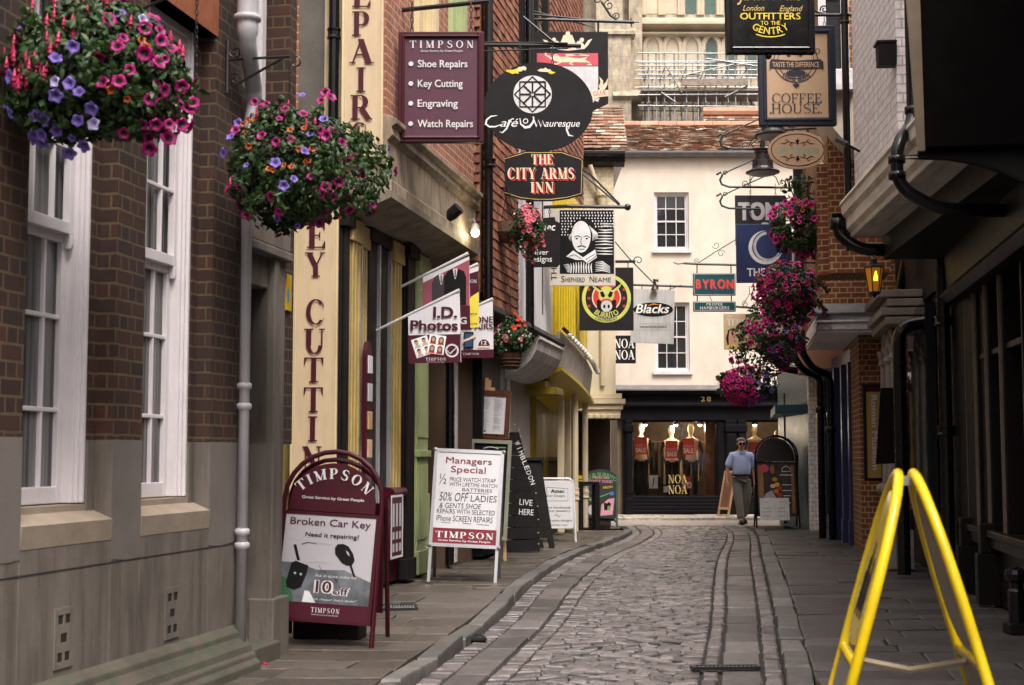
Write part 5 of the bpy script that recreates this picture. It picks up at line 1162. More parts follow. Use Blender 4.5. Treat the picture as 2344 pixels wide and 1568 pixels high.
# ---- teal hamburger sign
s = Sg('hanging_sign', 'teal double plate sign with red lettering over a smaller plate', 1586, 625, 1685, 715, 24.5)
TEALB = mat('teal_enamel', (.012, .085, .1), .35, .1, 5)
for v0, v1 in ((625, 677), (690, 714)):
    k = MB(); k.box(s.X(1586), s.X(1684), -.025, .025, s.Z(v1), s.Z(v0)); k.build('plate', TEALB, s.o, bev=.02)
    u0, u1 = 1588.5, 1681.5; s.line(LGREY, [(u0 + 2, v0 + 2.5), (u1 - 2, v0 + 2.5), (u1, v0 + 5), (u1, v1 - 5), (u1 - 2, v1 - 2.5), (u0 + 2, v1 - 2.5), (u0, v1 - 5), (u0, v0 + 5), (u0 + 2, v0 + 2.5)], 1.1, -.028, 'border')
s.t(ROSE, 'BYRON', 1636.5, 662, 20, 86, y=-.027, gap=.32, off=.05, part='letter_shadow'); s.t(mat('coral_letters', (.8, .1, .07), .4, .05), 'BYRON', 1635, 660, 20, 84, y=-.03, gap=.32, off=.02)
s.t(WHITE, 'PROPER', 1635, 700, 6, 37, y=-.028, gap=.3, off=.02); s.t(WHITE, 'HAMBURGERS', 1635, 709, 7, 66, y=-.028, gap=.25, off=.02)
for u in (1596, 1674): s.rod([(u, 604), (u, 626)], .01); s.rod([(u, 677), (u, 690)], .01)
s.rod([(1566, 602), (1600, 604), (1690, 606)], .02, GIRON); s.rod([(1542, 600), (1552, 604), (1566, 602)], .01, GIRON); s.rod([(1598, 602), (1640, 575), (1690, 545)], .008)
s.curl(1640, 560, 9, 200, 1.1, .006); s.curl(1652, 580, 9, 20, 1.1, .006); s.curl(1596, 596, 6, 270, -1.2, .006)
s.rod([(1630, 690), (1622, 672), (1640, 668)], .006); s.rod([(1684, 702, .0), (1760, 708)], .02, GIRON); s.rod([(1715, 655), (1716, 672), (1700, 700)], .006); s.rod([(1716, 672), (1738, 700)], .006); s.curl(1706, 696, 8, 90, 1.2, .006); s.curl(1728, 696, 8, 90, -1.2, .006)
s.done()
# ---- hairdresser and bar signs
s = Sg('hanging_sign', 'black salon sign with thick pale capitals, behind the navy sign', 1683, 447, 1798, 562, 22.5)
s.board(mat('dark_plum_board', (.02, .015, .025), .5, .1), .05); s.t(LGREY, 'TONI', 1741, 503, 38, 100, off=.06, y=-.028); s.t(LGREY, '&', 1752, 540, 30, 26, off=.05, y=-.028); s.chain(1716, 392, 530, -.1); s.chain(1776, 420, 448)
s.done()
s = Sg('hanging_sign', 'navy sign with a white crescent ring half hidden by petunias', 1685, 513, 1812, 648, 20.2)
s.board(mat('navy_board', (.014, .026, .1), .45, .08), .05); y = -.028
s.ring(WHITE, 1752, 567, 39, 39, 8, y); s.ell(NAVY, 1757, 562, 35, 34, y - .002); s.ring(LGREY, 1757, 565, 31, 32, 4, y - .003, a0=95, a1=330); s.ring(WHITE, 1757, 565, 33, 34, 1.5, y - .004, a0=95, a1=300)
s.t(WHITE, 'THE O', 1742, 633, 18, 66, y=y, off=.02); s.done()
# ---- terrace sign
s = Sg('hanging_sign', 'tan terrace sign with a painted figure in profile, behind the lower petunias', 1657, 718, 1752, 800, 27.0)
s.board(mat('tan_board', (.44, .33, .19), .55, .06), .05); s.t(LGREY, 'THE', 1664, 727, 5, 12, y=-.028, al='l'); s.t(LGREY, 'TERRACE', 1663, 745, 15, 80, y=-.028, al='l', font='s')
s.poly(SKIN_INK, [(1672, 756), (1682, 758), (1685, 766), (1690, 771), (1685, 774), (1684, 780), (1678, 782), (1680, 790), (1664, 790), (1668, 772)], -.027); s.line(DGREEN, [(1666, 758), (1676, 753), (1686, 755)], [4, 5, 2], -.029); s.line(BLACK_INK, [(1668, 756), (1664, 775), (1666, 790)], [2, 6, 3], -.0295)
s.poly(GOLD, [(1657, 799), (1662, 789), (1682, 788), (1696, 799)], -.0285); s.done()
# ---- gentlemen's outfitters
s = Sg('hanging_sign', 'black framed outfitters sign with gold lettering at the top of the picture', 1660, -150, 1862, 126, 11.8)
s.board(BLACKG, .05); s.framed(BLACKG, 14, .09)
s.t(GOLD, 'Jack Wills', 1761, 3, 34, 150, shear=.3); s.t(GOLD, 'London', 1723, 28, 13, 49, shear=.35); s.t(GOLD, 'England', 1809, 29, 13, 53, shear=.35)
s.t(YELLOW_INK, 'OUTFITTERS', 1761, 48, 15, 137, off=.02, gap=.12); s.t(YELLOW_INK, 'TO THE', 1761, 61, 9, 44, off=.02, gap=.12); s.t(YELLOW_INK, 'GENTRY', 1761, 83, 16, 92, off=.02, gap=.18, arc=(75, -1)); s.ring(YELLOW_INK, 1761, 10, 86, 80, 2.5, -.03, a0=247, a1=293)
s.mb('finial', BLACKG).ball(s.P(1757, 131), .03); s.rod([(1700, -150), (1900, -150, .2)], .02); s.done()
# ---- coffee house
s = Sg('hanging_sign', 'tan coffee house sign in a wide navy frame', 1736, 58, 1912, 290, 14.4)
NAVYF = mat('navy_frame_paint', (.008, .014, .028), .4, .2); s.board(mat('kraft_tan_panel', (.55, .36, .22), .5, .04), .04, 'panel'); s.framed(NAVYF, 18, .07, bev=.004)
y = -.026; NV = NAVY; DK = mat('ink_dark_blue', (.01, .014, .03), .5, .05)
s.ring(DK, 1821, 140, 51, 51, 2, y); s.ring(DK, 1821, 140, 42, 42, 1.5, y - .0005)
s.ell(DK, 1821, 168, 22, 7, y - .001)
for a, b in ((1805, 122), (1813, 116), (1823, 117), (1832, 121)): s.ell(DK, a, b, 5, 9, y - .001)
s.poly(DK, [(1761, 143), (1765, 136), (1821, 140), (1877, 136), (1884, 143), (1884, 162), (1878, 157), (1821, 160), (1765, 156), (1761, 164)], y - .003)
s.t(TAN, 'TASTE THE DIFFERENCE', 1821, 155, 11.5, 106, y=y - .006, off=.025); s.t(DK, 'COFFEE BEANS', 1821, 188, 11, 72, y=y - .003, off=.02, arc=(46, -1), gap=.1)
s.poly(DK, [(1812, 196), (1821, 192), (1830, 196), (1821, 203)], y - .002)
for sg_ in (1, -1): s.t(DK, 'O', 1821 + sg_ * 44, 122, 14, 12, y=y - .003, rot=-sg_ * .9)
s.t(DK, 'COFFEE', 1822, 238, 22, 114, y=y, font='s', W=.11); s.t(DK, 'HOUSE.', 1822, 262, 22, 118, y=y, font='s', W=.11); s.ell(DK, 1762, 261, 2, 2, y)
s.rod([(1862, 31), (1955, 31)], .018); s.curl(1890, 18, 10, 200, -1.3); s.rod([(1860, 12), (1872, 24), (1890, 28)], .012); s.chain(1889, 33, 60); s.chain(1770, 33, 60); s.done()
# ---- oval turquoise cafe
s = Sg('oval_sign', 'tan oval cafe sign with pale turquoise lettering and dark scrolls', 1758, 300, 1893, 388, 17.6)
k = MB(); k.ell(0, 0, 67.5 * s.k, 44 * s.k, -.02, .02, 48); k.build('board', mat('kraft_tan_panel', (.55, .36, .22), .5), s.o)
s.ring(BLACK_INK, 1825, 344, 61, 38, 1.8, -.023, 'border', n=60); s.t(mat('ink_aqua', (.2, .46, .38), .5, .05), 'CAFE TURQUOISE', 1825, 351, 14, 100, y=-.023, gap=.12)
for v, sg_ in ((327, 1), (362, -1)):
    for sx in (1, -1):
        P_ = lambda a, b: (1825 + sx * a, v - sg_ * b)
        s.line(BLACK_INK, [P_(4, -2), P_(12, 0), P_(18, -5), P_(14, -8), P_(11, -5)], [1, 2, 2, 1.5, .8], -.0232); s.line(BLACK_INK, [P_(12, 0), P_(22, 2), P_(30, -3), P_(40, -1)], [1, 2.2, 2.4, .6], -.0234); s.line(BLACK_INK, [P_(20, 2), P_(24, 7), P_(30, 4)], [1, 2, .6], -.0236); s.line(BLACK_INK, [P_(0, -4), P_(3, 4), P_(6, 6)], [1.5, 2, .6], -.0238)
    s.poly(BLACK_INK, [(1823, v + 4 * sg_), (1822, v - 4 * sg_), (1825, v - 10 * sg_), (1828, v - 4 * sg_), (1827, v + 4 * sg_)], -.024)
s.rod([(1800, 292, .1), (1870, 292)], .016); s.chain(1815, 292, 303); s.chain(1850, 292, 305); s.done()
# ---- hooked iron wall brackets and the lamps hung from them
for i, (D, y0, u1, desc) in enumerate(((18.2, 320, 1745, 'uppermost hooked iron wall bracket with two scrolls'), (19.4, 408, 1800, 'middle hooked iron bracket holding the shorter lamp'), (21.8, 457, 1700, 'lowest hooked iron bracket, above the black salon sign'))):
    s = Sg('wall_bracket', desc, 1640, y0 - 30, u1, y0 + 30, D, 'hooked iron brackets', cat='bracket')
    m = GIRON; b = [(u1 + 40, y0 + 22), (1668, y0 + 20), (1652, y0 + 14), (1648, y0 + 4), (1654, y0 - 8), (1650, y0 - 14), (1640, y0 - 8)]
    s.rod(b, .016, m); s.rod([(1655, y0 - 10), (1680, y0 - 22), (1760, y0 - 58)], .01, m); s.curl(1660, y0 - 12, 6, 0, 1.1, .007, m)
    if i < 2:
        s.curl(1706, y0 + 12, 8, 270, -1.2, .006, m); s.rod([(1712, y0 + 18), (1722, y0 - 2), (1740, y0 - 14)], .007, m)
    if i == 1:
        s.curl(1790, y0 + 10, 8, 270, 1.2, .006, m); s.rod([(1784, y0 + 16), (1776, y0 - 2), (1764, y0 - 12)], .007, m)
    s.done()
for i, (u, v, D, desc) in enumerate(((1746, 396, 19.3, 'black bell topped street lamp hanging over the salon sign'), (1768, 312, 18.0, 'black bell topped street lamp behind the oval tan sign'))):
    p = at(u, v, D); o = thing('street_lamp', desc, 'lamp', p, 0, 'bell topped street lamps'); k_ = D / F_PX
    k = MB(); k.lathe([(.23, 0), (.235, .015), (.16, .05), (.145, .08), (.14, .165), (.10, .18), (.098, .27), (.115, .28), (.115, .33), (.02, .34)], n=20); k.build('hood', mat('black_lamp_paint', (.02, .016, .018), .3, .2), o, smooth=False)
    k = MB(); k.lathe([(.2, .005), (.18, -.02), (.1, -.04), (.02, -.045)], n=16); k.build('glass_bowl', mat('frosted_lamp_glass', (.5, .5, .47), .2, .05), o, smooth=True)
    k = MB(); k.tube([(0, 0, .33), (0, 0, .62)], .016, 8)
    for a in range(0, 360, 90): k.tube([(.11 * math.cos(R(a)), .11 * math.sin(R(a)), .32), (.15 * math.cos(R(a)), .15 * math.sin(R(a)), .4), (.02 * math.cos(R(a)), .02 * math.sin(R(a)), .52)], .01, 6)
    k.build('hanger', GIRON, o)
# ================================================================ tall fascia boards of the key cutter
def tallboard(name, label, u0, u1, v0, v1, D, letters):
    s = Sg(name, label, u0, v0, u1, v1, D, 'tall cream lettered boards')
    s.board(mat('cream_sign_paint', (.56, .43, .27), .5, .05, 4, dirt=(.3, .2, .12), dfac=.35), .05)
    k = MB(); k.frame(s.X(u0 + 8), s.X(u1 - 8), s.Z(v1 - 8), s.Z(v0 + 8), 1.5 * s.k, -.03, -.02); k.frame(s.X(u0), s.X(u1), s.Z(v1), s.Z(v0), 5 * s.k, -.034, -.02); k.build('moulding', CREAMP, s.o)
    for ch, u, v, w_ in letters: s.t(MAROON, ch, u, v, 57, w_, font='s', y=-.036, W=.2)
    return s.done()
tallboard('tall_sign', 'tall cream board with maroon letters ending in REPAIRS, hung from the jetty', 785, 879, -420, 365, 12.2, [('R', 829, -48, 50), ('E', 829, 20, 46), ('P', 829, 87, 45), ('A', 829, 151, 54), ('I', 829, 217, 23), ('R', 830, 281, 51), ('S', 827, 345, 41)])
tallboard('tall_sign', 'tall cream board reading KEY CUTTING down the shop flank behind the maroon pavement board', 668, 773, 420, 1160, 12.2, [('K', 721, 500, 50), ('E', 723, 567, 46), ('Y', 722, 634, 46), ('C', 722, 743, 45), ('U', 722, 810, 52), ('T', 720, 876, 46), ('T', 720, 944, 46), ('I', 719, 1010, 23), ('N', 718, 1078, 48), ('G', 720, 1146, 48)])
# ================================================================ flags on poles
def flag(label, base, tip, sheet, D, draw, Db=None):
    """a printed banner hung under a pole that leans out of the shopfront"""
    u0 = min(p[0] for p in sheet); u1 = max(p[0] for p in sheet); v0 = min(p[1] for p in sheet); v1 = max(p[1] for p in sheet)
    s = Sg('pole_banner', label, u0, v0, u1, v1, D, 'printed banners on slanting poles', cat='banner')
    k = MB(); n = 10; vs = []
    tl, tr, br, bl = [(s.X(a), s.Z(b)) for a, b in sheet]
    for i in range(n + 1):
        t = i / n; y = .012 * math.sin(t * 6)
        vs += [(tl[0] + (tr[0] - tl[0]) * t, y * .3, tl[1] + (tr[1] - tl[1]) * t), (bl[0] + (br[0] - bl[0]) * t, y, bl[1] + (br[1] - bl[1]) * t)]
    vs += [(a, b + .003, c) for a, b, c in vs]; m = 2 * n + 2
    k.add(vs, [(2 * i, 2 * i + 1, 2 * i + 3, 2 * i + 2) for i in range(n)] + [(m + 2 * i, m + 2 * i + 2, m + 2 * i + 3, m + 2 * i + 1) for i in range(n)] + [(0, m, m + 1, 1), (2 * n, 2 * n + 1, m + 2 * n + 1, m + 2 * n)])
    k.build('sheet', CANVAS, s.o)
    a = at(*base, Db or D + .15) - s.c; b = at(*tip, D) - s.c
    k = MB(); k.tube([a, a + (b - a) * .04, a + (b - a) * .041, b], [.02, .02, .012, .018], 8); k.build('pole', mat('white_pole', (.6, .58, .6), .35, .05), s.o)
    k = MB(); k.box(a.x - .02, a.x + .0, a.y - .01, a.y + .03, a.z - .08, a.z + .1); k.tube([a + Vector((-.02, 0, 0)), a + (b - a) * .05], .024, 8); k.build('pole_socket', ALU, s.o)
    draw(s); return s.done()
Y_ = -.016
def ramp_poly(s, m, pts, y=Y_): s.poly(m, pts, y, 'print')
def d1(s):
    ramp_poly(s, MAROON, [(934, 768), (1054, 765), (1055, 830), (936, 832)])
    s.t(MAROON, 'I.D.', 1019, 727, 24, 52, off=.04, y=Y_); s.t(MAROON, 'Photos', 994, 756, 22, 106, off=.04, y=Y_)
    for cx, cy, rot, dark in ((966, 794, .32, BLACK_INK), (1000, 789, -.15, mat('ink_brown', (.05, .02, .02), .5, .05))):
        c, sn = math.cos(rot), math.sin(rot); q = lambda a, b: (cx + a * c + b * sn, cy - a * sn + b * c)
        yy = Y_ - .002 - (.004 if rot < 0 else 0)
        s.poly(WHITE, [q(-19, -22), q(19, -22), q(19, 22), q(-19, 22)], yy, 'print')
        for a in (-9, 9):
            for b in (-10, 11):
                s.poly(GREY_INK if rot > 0 else RED_INK, [q(a - 8, b + 10), q(a - 5, b + 4), q(a + 5, b + 4), q(a + 8, b + 10)], yy - .001, 'print')
                if rot < 0: s.poly(dark, [q(a - 6, b + 7), q(a - 6, b - 5), q(a, b - 9), q(a + 6, b - 5), q(a + 6, b + 7)], yy - .0012, 'print')
                s.poly(SKIN_INK, [q(a + 4 * math.cos(i * .63), b - 1 + 6 * math.sin(i * .63)) for i in range(10)], yy - .0016, 'print'); s.poly(dark, [q(a - 4.5, b - 2), q(a - 4, b - 7), q(a, b - 9), q(a + 4, b - 7), q(a + 4.5, b - 2), q(a + 2, b - 5), q(a - 2, b - 5)], yy - .002, 'print')
    s.ring(LGREY, 1035, 803, 15.5, 15.5, 4, Y_ - .002, 'print'); s.line(LGREY, [(1024, 803), (1031, 810), (1048, 793)], [2.5, 3, 1.5], Y_ - .003, 'print')
    s.t(LGREY, 'TIMPSON', 998, 826, 7, 46, font='s', gap=.2, y=Y_ - .003); s.t(LGREY, 'Great Service by Great People', 998, 830, 2, 40, y=Y_ - .003)
flag('white and maroon banner for identity photos, nearest of the slanting pole banners', (827, 773), (1052, 664), [(934, 724), (1052, 668), (1056, 829), (937, 832)], 13.2, d1)
def d2(s):
    ramp_poly(s, mat('ink_dusky_red', (.3, .06, .09), .45, .3, 3), [(968, 648), (1074, 594), (1075, 700), (968, 700)], Y_); ramp_poly(s, MAROON, [(967, 700), (1076, 700), (1077, 756), (967, 758)])
    for cx, w_, v0, m in ((1010, 21, 628, mat('ink_charcoal', (.03, .025, .028), .5)), (1042, 25, 615, BLACK_INK)):
        s.poly(m, [(cx - w_, 699), (cx - w_, v0 + 20), (cx - w_ * .7, v0 + 6), (cx - 6, v0), (cx + 6, v0), (cx + w_ * .8, v0 + 6), (cx + w_, v0 + 20), (cx + w_, 699)], Y_ - .001 - cx * 1e-6, 'print'); s.poly(LGREY, [(cx - 6, v0), (cx + 6, v0), (cx + 1, v0 + 24), (cx - 1, v0 + 24)], Y_ - .004, 'print'); s.line(MAROON, [(cx, v0 + 3), (cx, v0 + 20)], 2.5, Y_ - .005, 'print')
    s.t(LGREY, 'DRY', 1010, 713, 12, 34, al='c', y=Y_ - .002, off=.03); s.t(LGREY, 'CLEANING', 1068, 742, 15, 118, al='r', y=Y_ - .002, off=.03); s.t(LGREY, 'TIMPSON', 1032, 754, 4, 40, font='s', y=Y_ - .002)
flag('maroon banner with a picture of two dark suits', (867, 682), (1072, 580), [(968, 634), (1074, 586), (1077, 755), (966, 758)], 13.9, d2)
def d3(s):
    ramp_poly(s, MAROON, [(1030, 640), (1095, 620), (1096, 668), (1078, 680), (1060, 720), (1030, 750)]); ramp_poly(s, mat('ink_bright_yellow', (.75, .6, .05), .4, .05), [(1096, 668), (1096, 750), (1030, 752), (1060, 720), (1078, 680)], Y_ - .001)
    s.t(LGREY, 'TIMPSON', 1092, 648, 8, 48, font='s', al='r', y=Y_ - .003); s.t(MAROON, 'repairs', 1092, 722, 7, 30, al='r', y=Y_ - .003); s.t(BLACK_INK, 'watches & more', 1092, 744, 6, 60, al='r', y=Y_ - .003)
flag('yellow and maroon banner half hidden behind the suit banner', (893, 700), (1094, 604), [(1030, 634), (1095, 608), (1097, 750), (1030, 752)], 14.6, d3)
def d4(s):
    ramp_poly(s, MAROON, [(1010, 803), (1130, 800), (1130, 819), (1010, 821)])
    s.t(MAROON, 'PHONE', 1128, 739, 14, 66, al='r', off=.03, y=Y_); s.t(MAROON, 'REPAIRS', 1128, 754, 12, 74, al='r', off=.03, y=Y_)
    for cx, w_ in ((1046, 10), (1073, 11)): s.poly(BLACK_INK, [(cx - w_, 760), (cx + w_, 760), (cx + w_, 798), (cx - w_, 798)], Y_ - .001, 'print'); s.poly(mat('ink_screen_blue', (.04, .07, .16), .3), [(cx - w_ + 2, 764), (cx + w_ - 2, 764), (cx + w_ - 2, 794), (cx - w_ + 2, 794)], Y_ - .002, 'print')
    s.line(CREAM_INK, [(1056, 783), (1074, 776), (1090, 768)], [4, 5, 7], Y_ - .003, 'print')
    s.poly(MAROON, [(1100 + 13 * math.cos(R(a)) + 8, 792 - 15 * math.sin(R(a))) for a in range(0, 181, 15)], Y_ - .001, 'print'); s.t(WHITE, '12', 1108, 789, 8, 12, y=Y_ - .003, off=.02); s.line(CREAM_INK, [(1094, 795), (1108, 794), (1122, 795)], 4, Y_ - .002, 'print'); s.t(LGREY, 'TIMPSON', 1078, 813, 5, 38, font='s', y=Y_ - .003)
flag('white banner for phone repairs with two dark phones, farthest of the slanting pole banners', (1000, 742), (1128, 684), [(1010, 738), (1128, 688), (1130, 818), (1010, 821)], 15.2, d4)
# ---- lamps under and beside the jetty
o = thing('light_bulb', 'lit bare bulb in a cage fitting at the end of the stone fascia', 'lamp', at(1088, 533, 15.2)); k = MB(); k.ball((0, 0, 0), .045); k.build('bulb', emit('lit_bulb', (1, .86, .6), 14), o, smooth=True); k = MB(); k.lathe([(.03, .1), (.05, .05), (.045, .03)], n=10); k.tube([(0, 0, .1), (-.02, .05, .16), (-.12, .15, .16)], .012, 6); k.build('lamp_holder', mat('grey_fitting', (.2, .19, .17), .5), o)
k = MB(); k.lathe([(.03, .03), (.07, .0), (.065, -.06), (.03, -.085)], n=12); k.build('glass_shade', mat('clear_shade', (.3, .28, .24), .1), o, smooth=True).hide_render = False
o.children[-1].scale = (.001, .001, .001) if False else (1, 1, 1)
for c_ in list(o.children):
    if c_.name.startswith('glass_shade'): bpy.data.objects.remove(c_)
li = bpy.data.lights.new('bulb_glow', 'POINT'); li.energy = 4; li.color = (1, .8, .5); li.shadow_soft_size = .05; lo = bpy.data.objects.new('bulb_glow', li); COL.objects.link(lo); lo.location = at(1088, 533, 15.1) + Vector((0, -.08, 0))
o = thing('dome_camera', 'grey dome security camera under the pale jetty soffit', 'camera', at(985, 512, 14.0)); k = MB(); k.ball((0, 0, 0), .07, rz=.06); k.build('dome', GLASSB, o, smooth=True); k = MB(); k.lathe([(.09, .0), (.09, .05), (.05, .08)], n=14); k.tube([(0, 0, .06), (-.15, .05, .1)], .015, 6); k.build('housing', mat('grey_fitting', (.2, .19, .17), .5), o)
o = thing('spotlight', 'black spotlight on a bent arm below the stone fascia', 'spotlight', at(1040, 485, 14.4)); k = MB(); k.tube([(-.1, .03, -.08), (-.02, 0, -.02), (.05, -.03, .04)], [.04, .065, .065], 10); k.build('lamp_body', BLACKW, o); k = MB(); k.tube([(-.1, 0, -.1), (-.17, 0, -.1), (-.18, .02, .1), (-.06, .04, .28)], .01, 6); k.tube([(-.05, 0, -.06), (-.16, 0, -.07)], .012, 6); k.build('arm', BLACKW, o)
o = thing('lantern', 'amber lit wall lantern with a black cap by the brick corner', 'lantern', at(2001, 640, 14.9)); kk = 14.9 / F_PX
k = MB(); k.lathe([(.001, 58 * kk * .95), (7 * kk, 50 * kk * .95), (9 * kk, 40 * kk * .9), (22 * kk, 30 * kk), (23 * kk, 26 * kk)], n=6); k.lathe([(13 * kk, -28 * kk), (14 * kk, -32 * kk), (5 * kk, -37 * kk), (.001, -44 * kk)], n=6)
for i in range(6): a = math.pi * i / 3; k.tube([(22 * kk * math.cos(a), 22 * kk * math.sin(a), 27 * kk), (13 * kk * math.cos(a), 13 * kk * math.sin(a), -30 * kk)], .006, 5)
k.tube([(0, 0, 50 * kk), (.0, 0, 62 * kk), (.16, .1, 62 * kk)], .012, 6); k.build('frame', IRON, o)
k = MB(); k.lathe([(20 * kk, 26 * kk), (12 * kk, -28 * kk)], n=6); k.build('amber_glass', emit('amber_glass', (.5, .17, .01), .28), o); k = MB(); k.lathe([(7 * kk, 18 * kk), (6.5 * kk, -4 * kk)], n=8, c=(0, -.045, 0)); k.build('lamp_glow', emit('lantern_glow', (1, .62, .04), 2.2), o)
# ================================================================ boards standing on the pavement
class Bd:
    """a board standing at a ground point; panel coordinates in metres, x right and z up the leaning panel"""
    def __init__(s, name, label, p, yaw, roll=0.0, lean=10, cat='pavement sign', group='pavement boards'):
        s.o = thing(name, label, cat, p, 0, group); s.o.rotation_euler = (0, R(roll), R(yaw)); s.lean = R(lean); s.parts = {}
        s.M = Matrix.Rotation(-s.lean, 4, 'X')
    def mb(s, part, m):
        b = s.parts.setdefault((part, m.name), (MB(), m))[0]; b.M = s.M; return b
    def t(s, m, st, x, z, h, w=None, y=-.02, part='lettering', **kw): text(s.mb(part, m), st, x, z, h, w, y, **kw)
    def done(s):
        for (part, _), (b, m) in s.parts.items():
            if b.f: b.build(part, m, s.o)
        return s.o
def legs2(s, back, hinge, w, r, m, spread, name='rear_frame', panel=None):
    """the second leaf of an A-board, standing behind and hinged at the top"""
    k = MB(); a = math.atan2(spread - hinge * math.sin(s.lean), hinge * math.cos(s.lean))
    k.M = Matrix.Translation((0, spread, 0)) @ Matrix.Rotation(a, 4, 'X'); return k
# 1 maroon round topped board
pl_ = gnd(632, 1475, PZ); pr_ = gnd(833, 1490, PZ); yaw = math.degrees(math.atan2(pr_.y - pl_.y, pr_.x - pl_.x)); yaw = -5
s = Bd('pavement_board', 'maroon round topped pavement board with a car key poster', (pl_ + pr_) / 2 + Vector((0, -.02, 0)), yaw, 3.4, 8)
W_ = .66; Hh = 1.29; zs = .96
def hoop(k, w, h, zs_, r, y=0):
    pts = [(-w / 2 - .015, y, 0), (-w / 2, y, zs_)] + [(w / 2 * math.cos(R(a)), y, zs_ + (h - zs_) * math.sin(R(a))) for a in range(165, 10, -15)] + [(w / 2, y, zs_), (w / 2 + .015, y, 0)]; k.tube(pts, r, 10)
hoop(s.mb('frame', MAROONP), W_, Hh, zs, .017)
k = s.mb('header_panel', MAROONP); hp = [(-.29, .885), (.29, .885), (.29, .93)] + [(.285 * math.cos(R(a)), .955 + .255 * math.sin(R(a))) for a in range(5, 176, 10)] + [(-.29, .93)]; k.prism(hp, -.01, .01)
k = s.mb('panel_frame', MAROONP); k.frame(-.325, .325, .16, .88, .022, -.014, .014)
s.mb('poster', mat('glossy_poster', (.43, .41, .44), .18, .05, 3, .15, 3)).box(-.303, .303, -.01, .008, .18, .86)
yy = -.0115; P_ = 'poster_print'
s.mb(P_, MAROON).band(-.303, .303, .18, .285, yy); g = s.mb(P_, mat('ink_mist_grey', (.13, .14, .155), .2, .6, 5)); g.flat([(-.303, .286), (.303, .286), (.303, .44), (.12, .51), (-.06, .5), (-.2, .54), (-.303, .54)], yy)
s.mb(P_, DGREEN).flat([(-.303, .286), (-.2, .286), (-.22, .36), (-.25, .43), (-.303, .45)], yy - .0004); s.mb(P_, mat('ink_white_glare', (.7, .69, .7), .2)).flat([(-.14, .287), (-.05, .287), (-.1, .36), (-.13, .36)], yy - .0008)
s.t(MAROON, 'Broken Car Key', 0, .79, .046, .54, y=yy - .001, off=.008); s.t(BLACK_INK, 'Need it repairing?', 0.02, .715, .028, .36, y=yy - .001, off=.02)
k = s.mb(P_, BLACK_INK); k.flat([(-.235, .655), (-.215, .657), (-.18, .555), (-.198, .552)], yy - .001)
k.flat([(-.235, .535), (-.21, .55), (-.12, .525), (-.125, .48), (-.155, .38), (-.2, .36), (-.25, .375), (-.26, .41)], yy - .001)
k.flat([(.06, .675), (.1, .68), (.135, .665), (.17, .62), (.185, .575), (.17, .545), (.135, .54), (.1, .555), (.05, .61), (.045, .65)], yy - .001); k.flat([(.15, .55), (.165, .55), (.2, .47), (.185, .47)], yy - .001)
k = s.mb(P_, GREY_INK); k.flat([(.12, .64), (.14, .625), (.15, .6), (.13, .615)], yy - .0015)
for x, z in ((-.205, .47), (-.165, .465)): k.ell(x, z, .008, .008, yy - .0016)
s.t(GREY_INK, 'Broken blade', -.035, .668, .016, .1, y=yy - .001, shear=.3); s.t(GREY_INK, 'Broken buttons', -.06, .545, .016, .12, y=yy - .001, shear=.3)
s.mb(P_, BLACK_INK).line([(-.08, .67), (-.14, .675), (-.18, .66)], .004, yy - .0012); s.mb(P_, BLACK_INK).line([(-.05, .53), (-.03, .5), (-.0, .485)], .003, yy - .0012)
s.t(LGREY, 'Ask in store today for', .07, .455, .018, .28, y=yy - .002); s.t(LGREY, '10', -.005, .355, .075, .11, y=yy - .0015, off=.09, part='letter_shadow'); s.t(MAROON, '10', -.005, .357, .072, .1, y=yy - .002, off=.02); s.t(LGREY, 'off', .11, .345, .048, .11, y=yy - .0015, off=.08, part='letter_shadow'); s.t(MAROON, 'off', .11, .347, .046, .1, y=yy - .002, off=.02); s.t(MAROON, '%', .075, .425, .026, .03, y=yy - .002)
s.t(LGREY, '"Much cheaper than a dealer"', .06, .305, .014, .32, y=yy - .002, shear=.2)
s.t(LGREY, 'TIMPSON', .02, .225, .032, .19, font='s', gap=.2, y=yy - .002); s.t(LGREY, 'Great Service by Great People', .02, .208, .008, .18, y=yy - .002)
s.t(LGREY, 'TIMPSON', 0, 1.105, .07, .5, font='s', gap=.25, y=-.0125, arc=(.3, 1), W=.2); s.t(LGREY, 'Great Service by Great People', 0, .965, .018, .42, y=-.0125, off=.02)
s.done(); k = legs2(s, 0, Hh, W_, .015, MAROONP, .62); hoop(k, W_, Hh + .005, zs, .016); k.box(-.31, .31, -.008, .008, .2, 1.0); k.build('rear_frame', MAROONP, s.o)
o = thing('cable_box', 'black box on the paving under the maroon pavement board', 'box', (pl_ + pr_) / 2 + Vector((.02, .5, 0)), R(-10)); k = MB(); k.box(-.25, .22, -.1, .1, 0, .13); k.box(-.27, .24, -.12, .12, .13, .15); k.build('case', BLACKW, o, bev=.01)
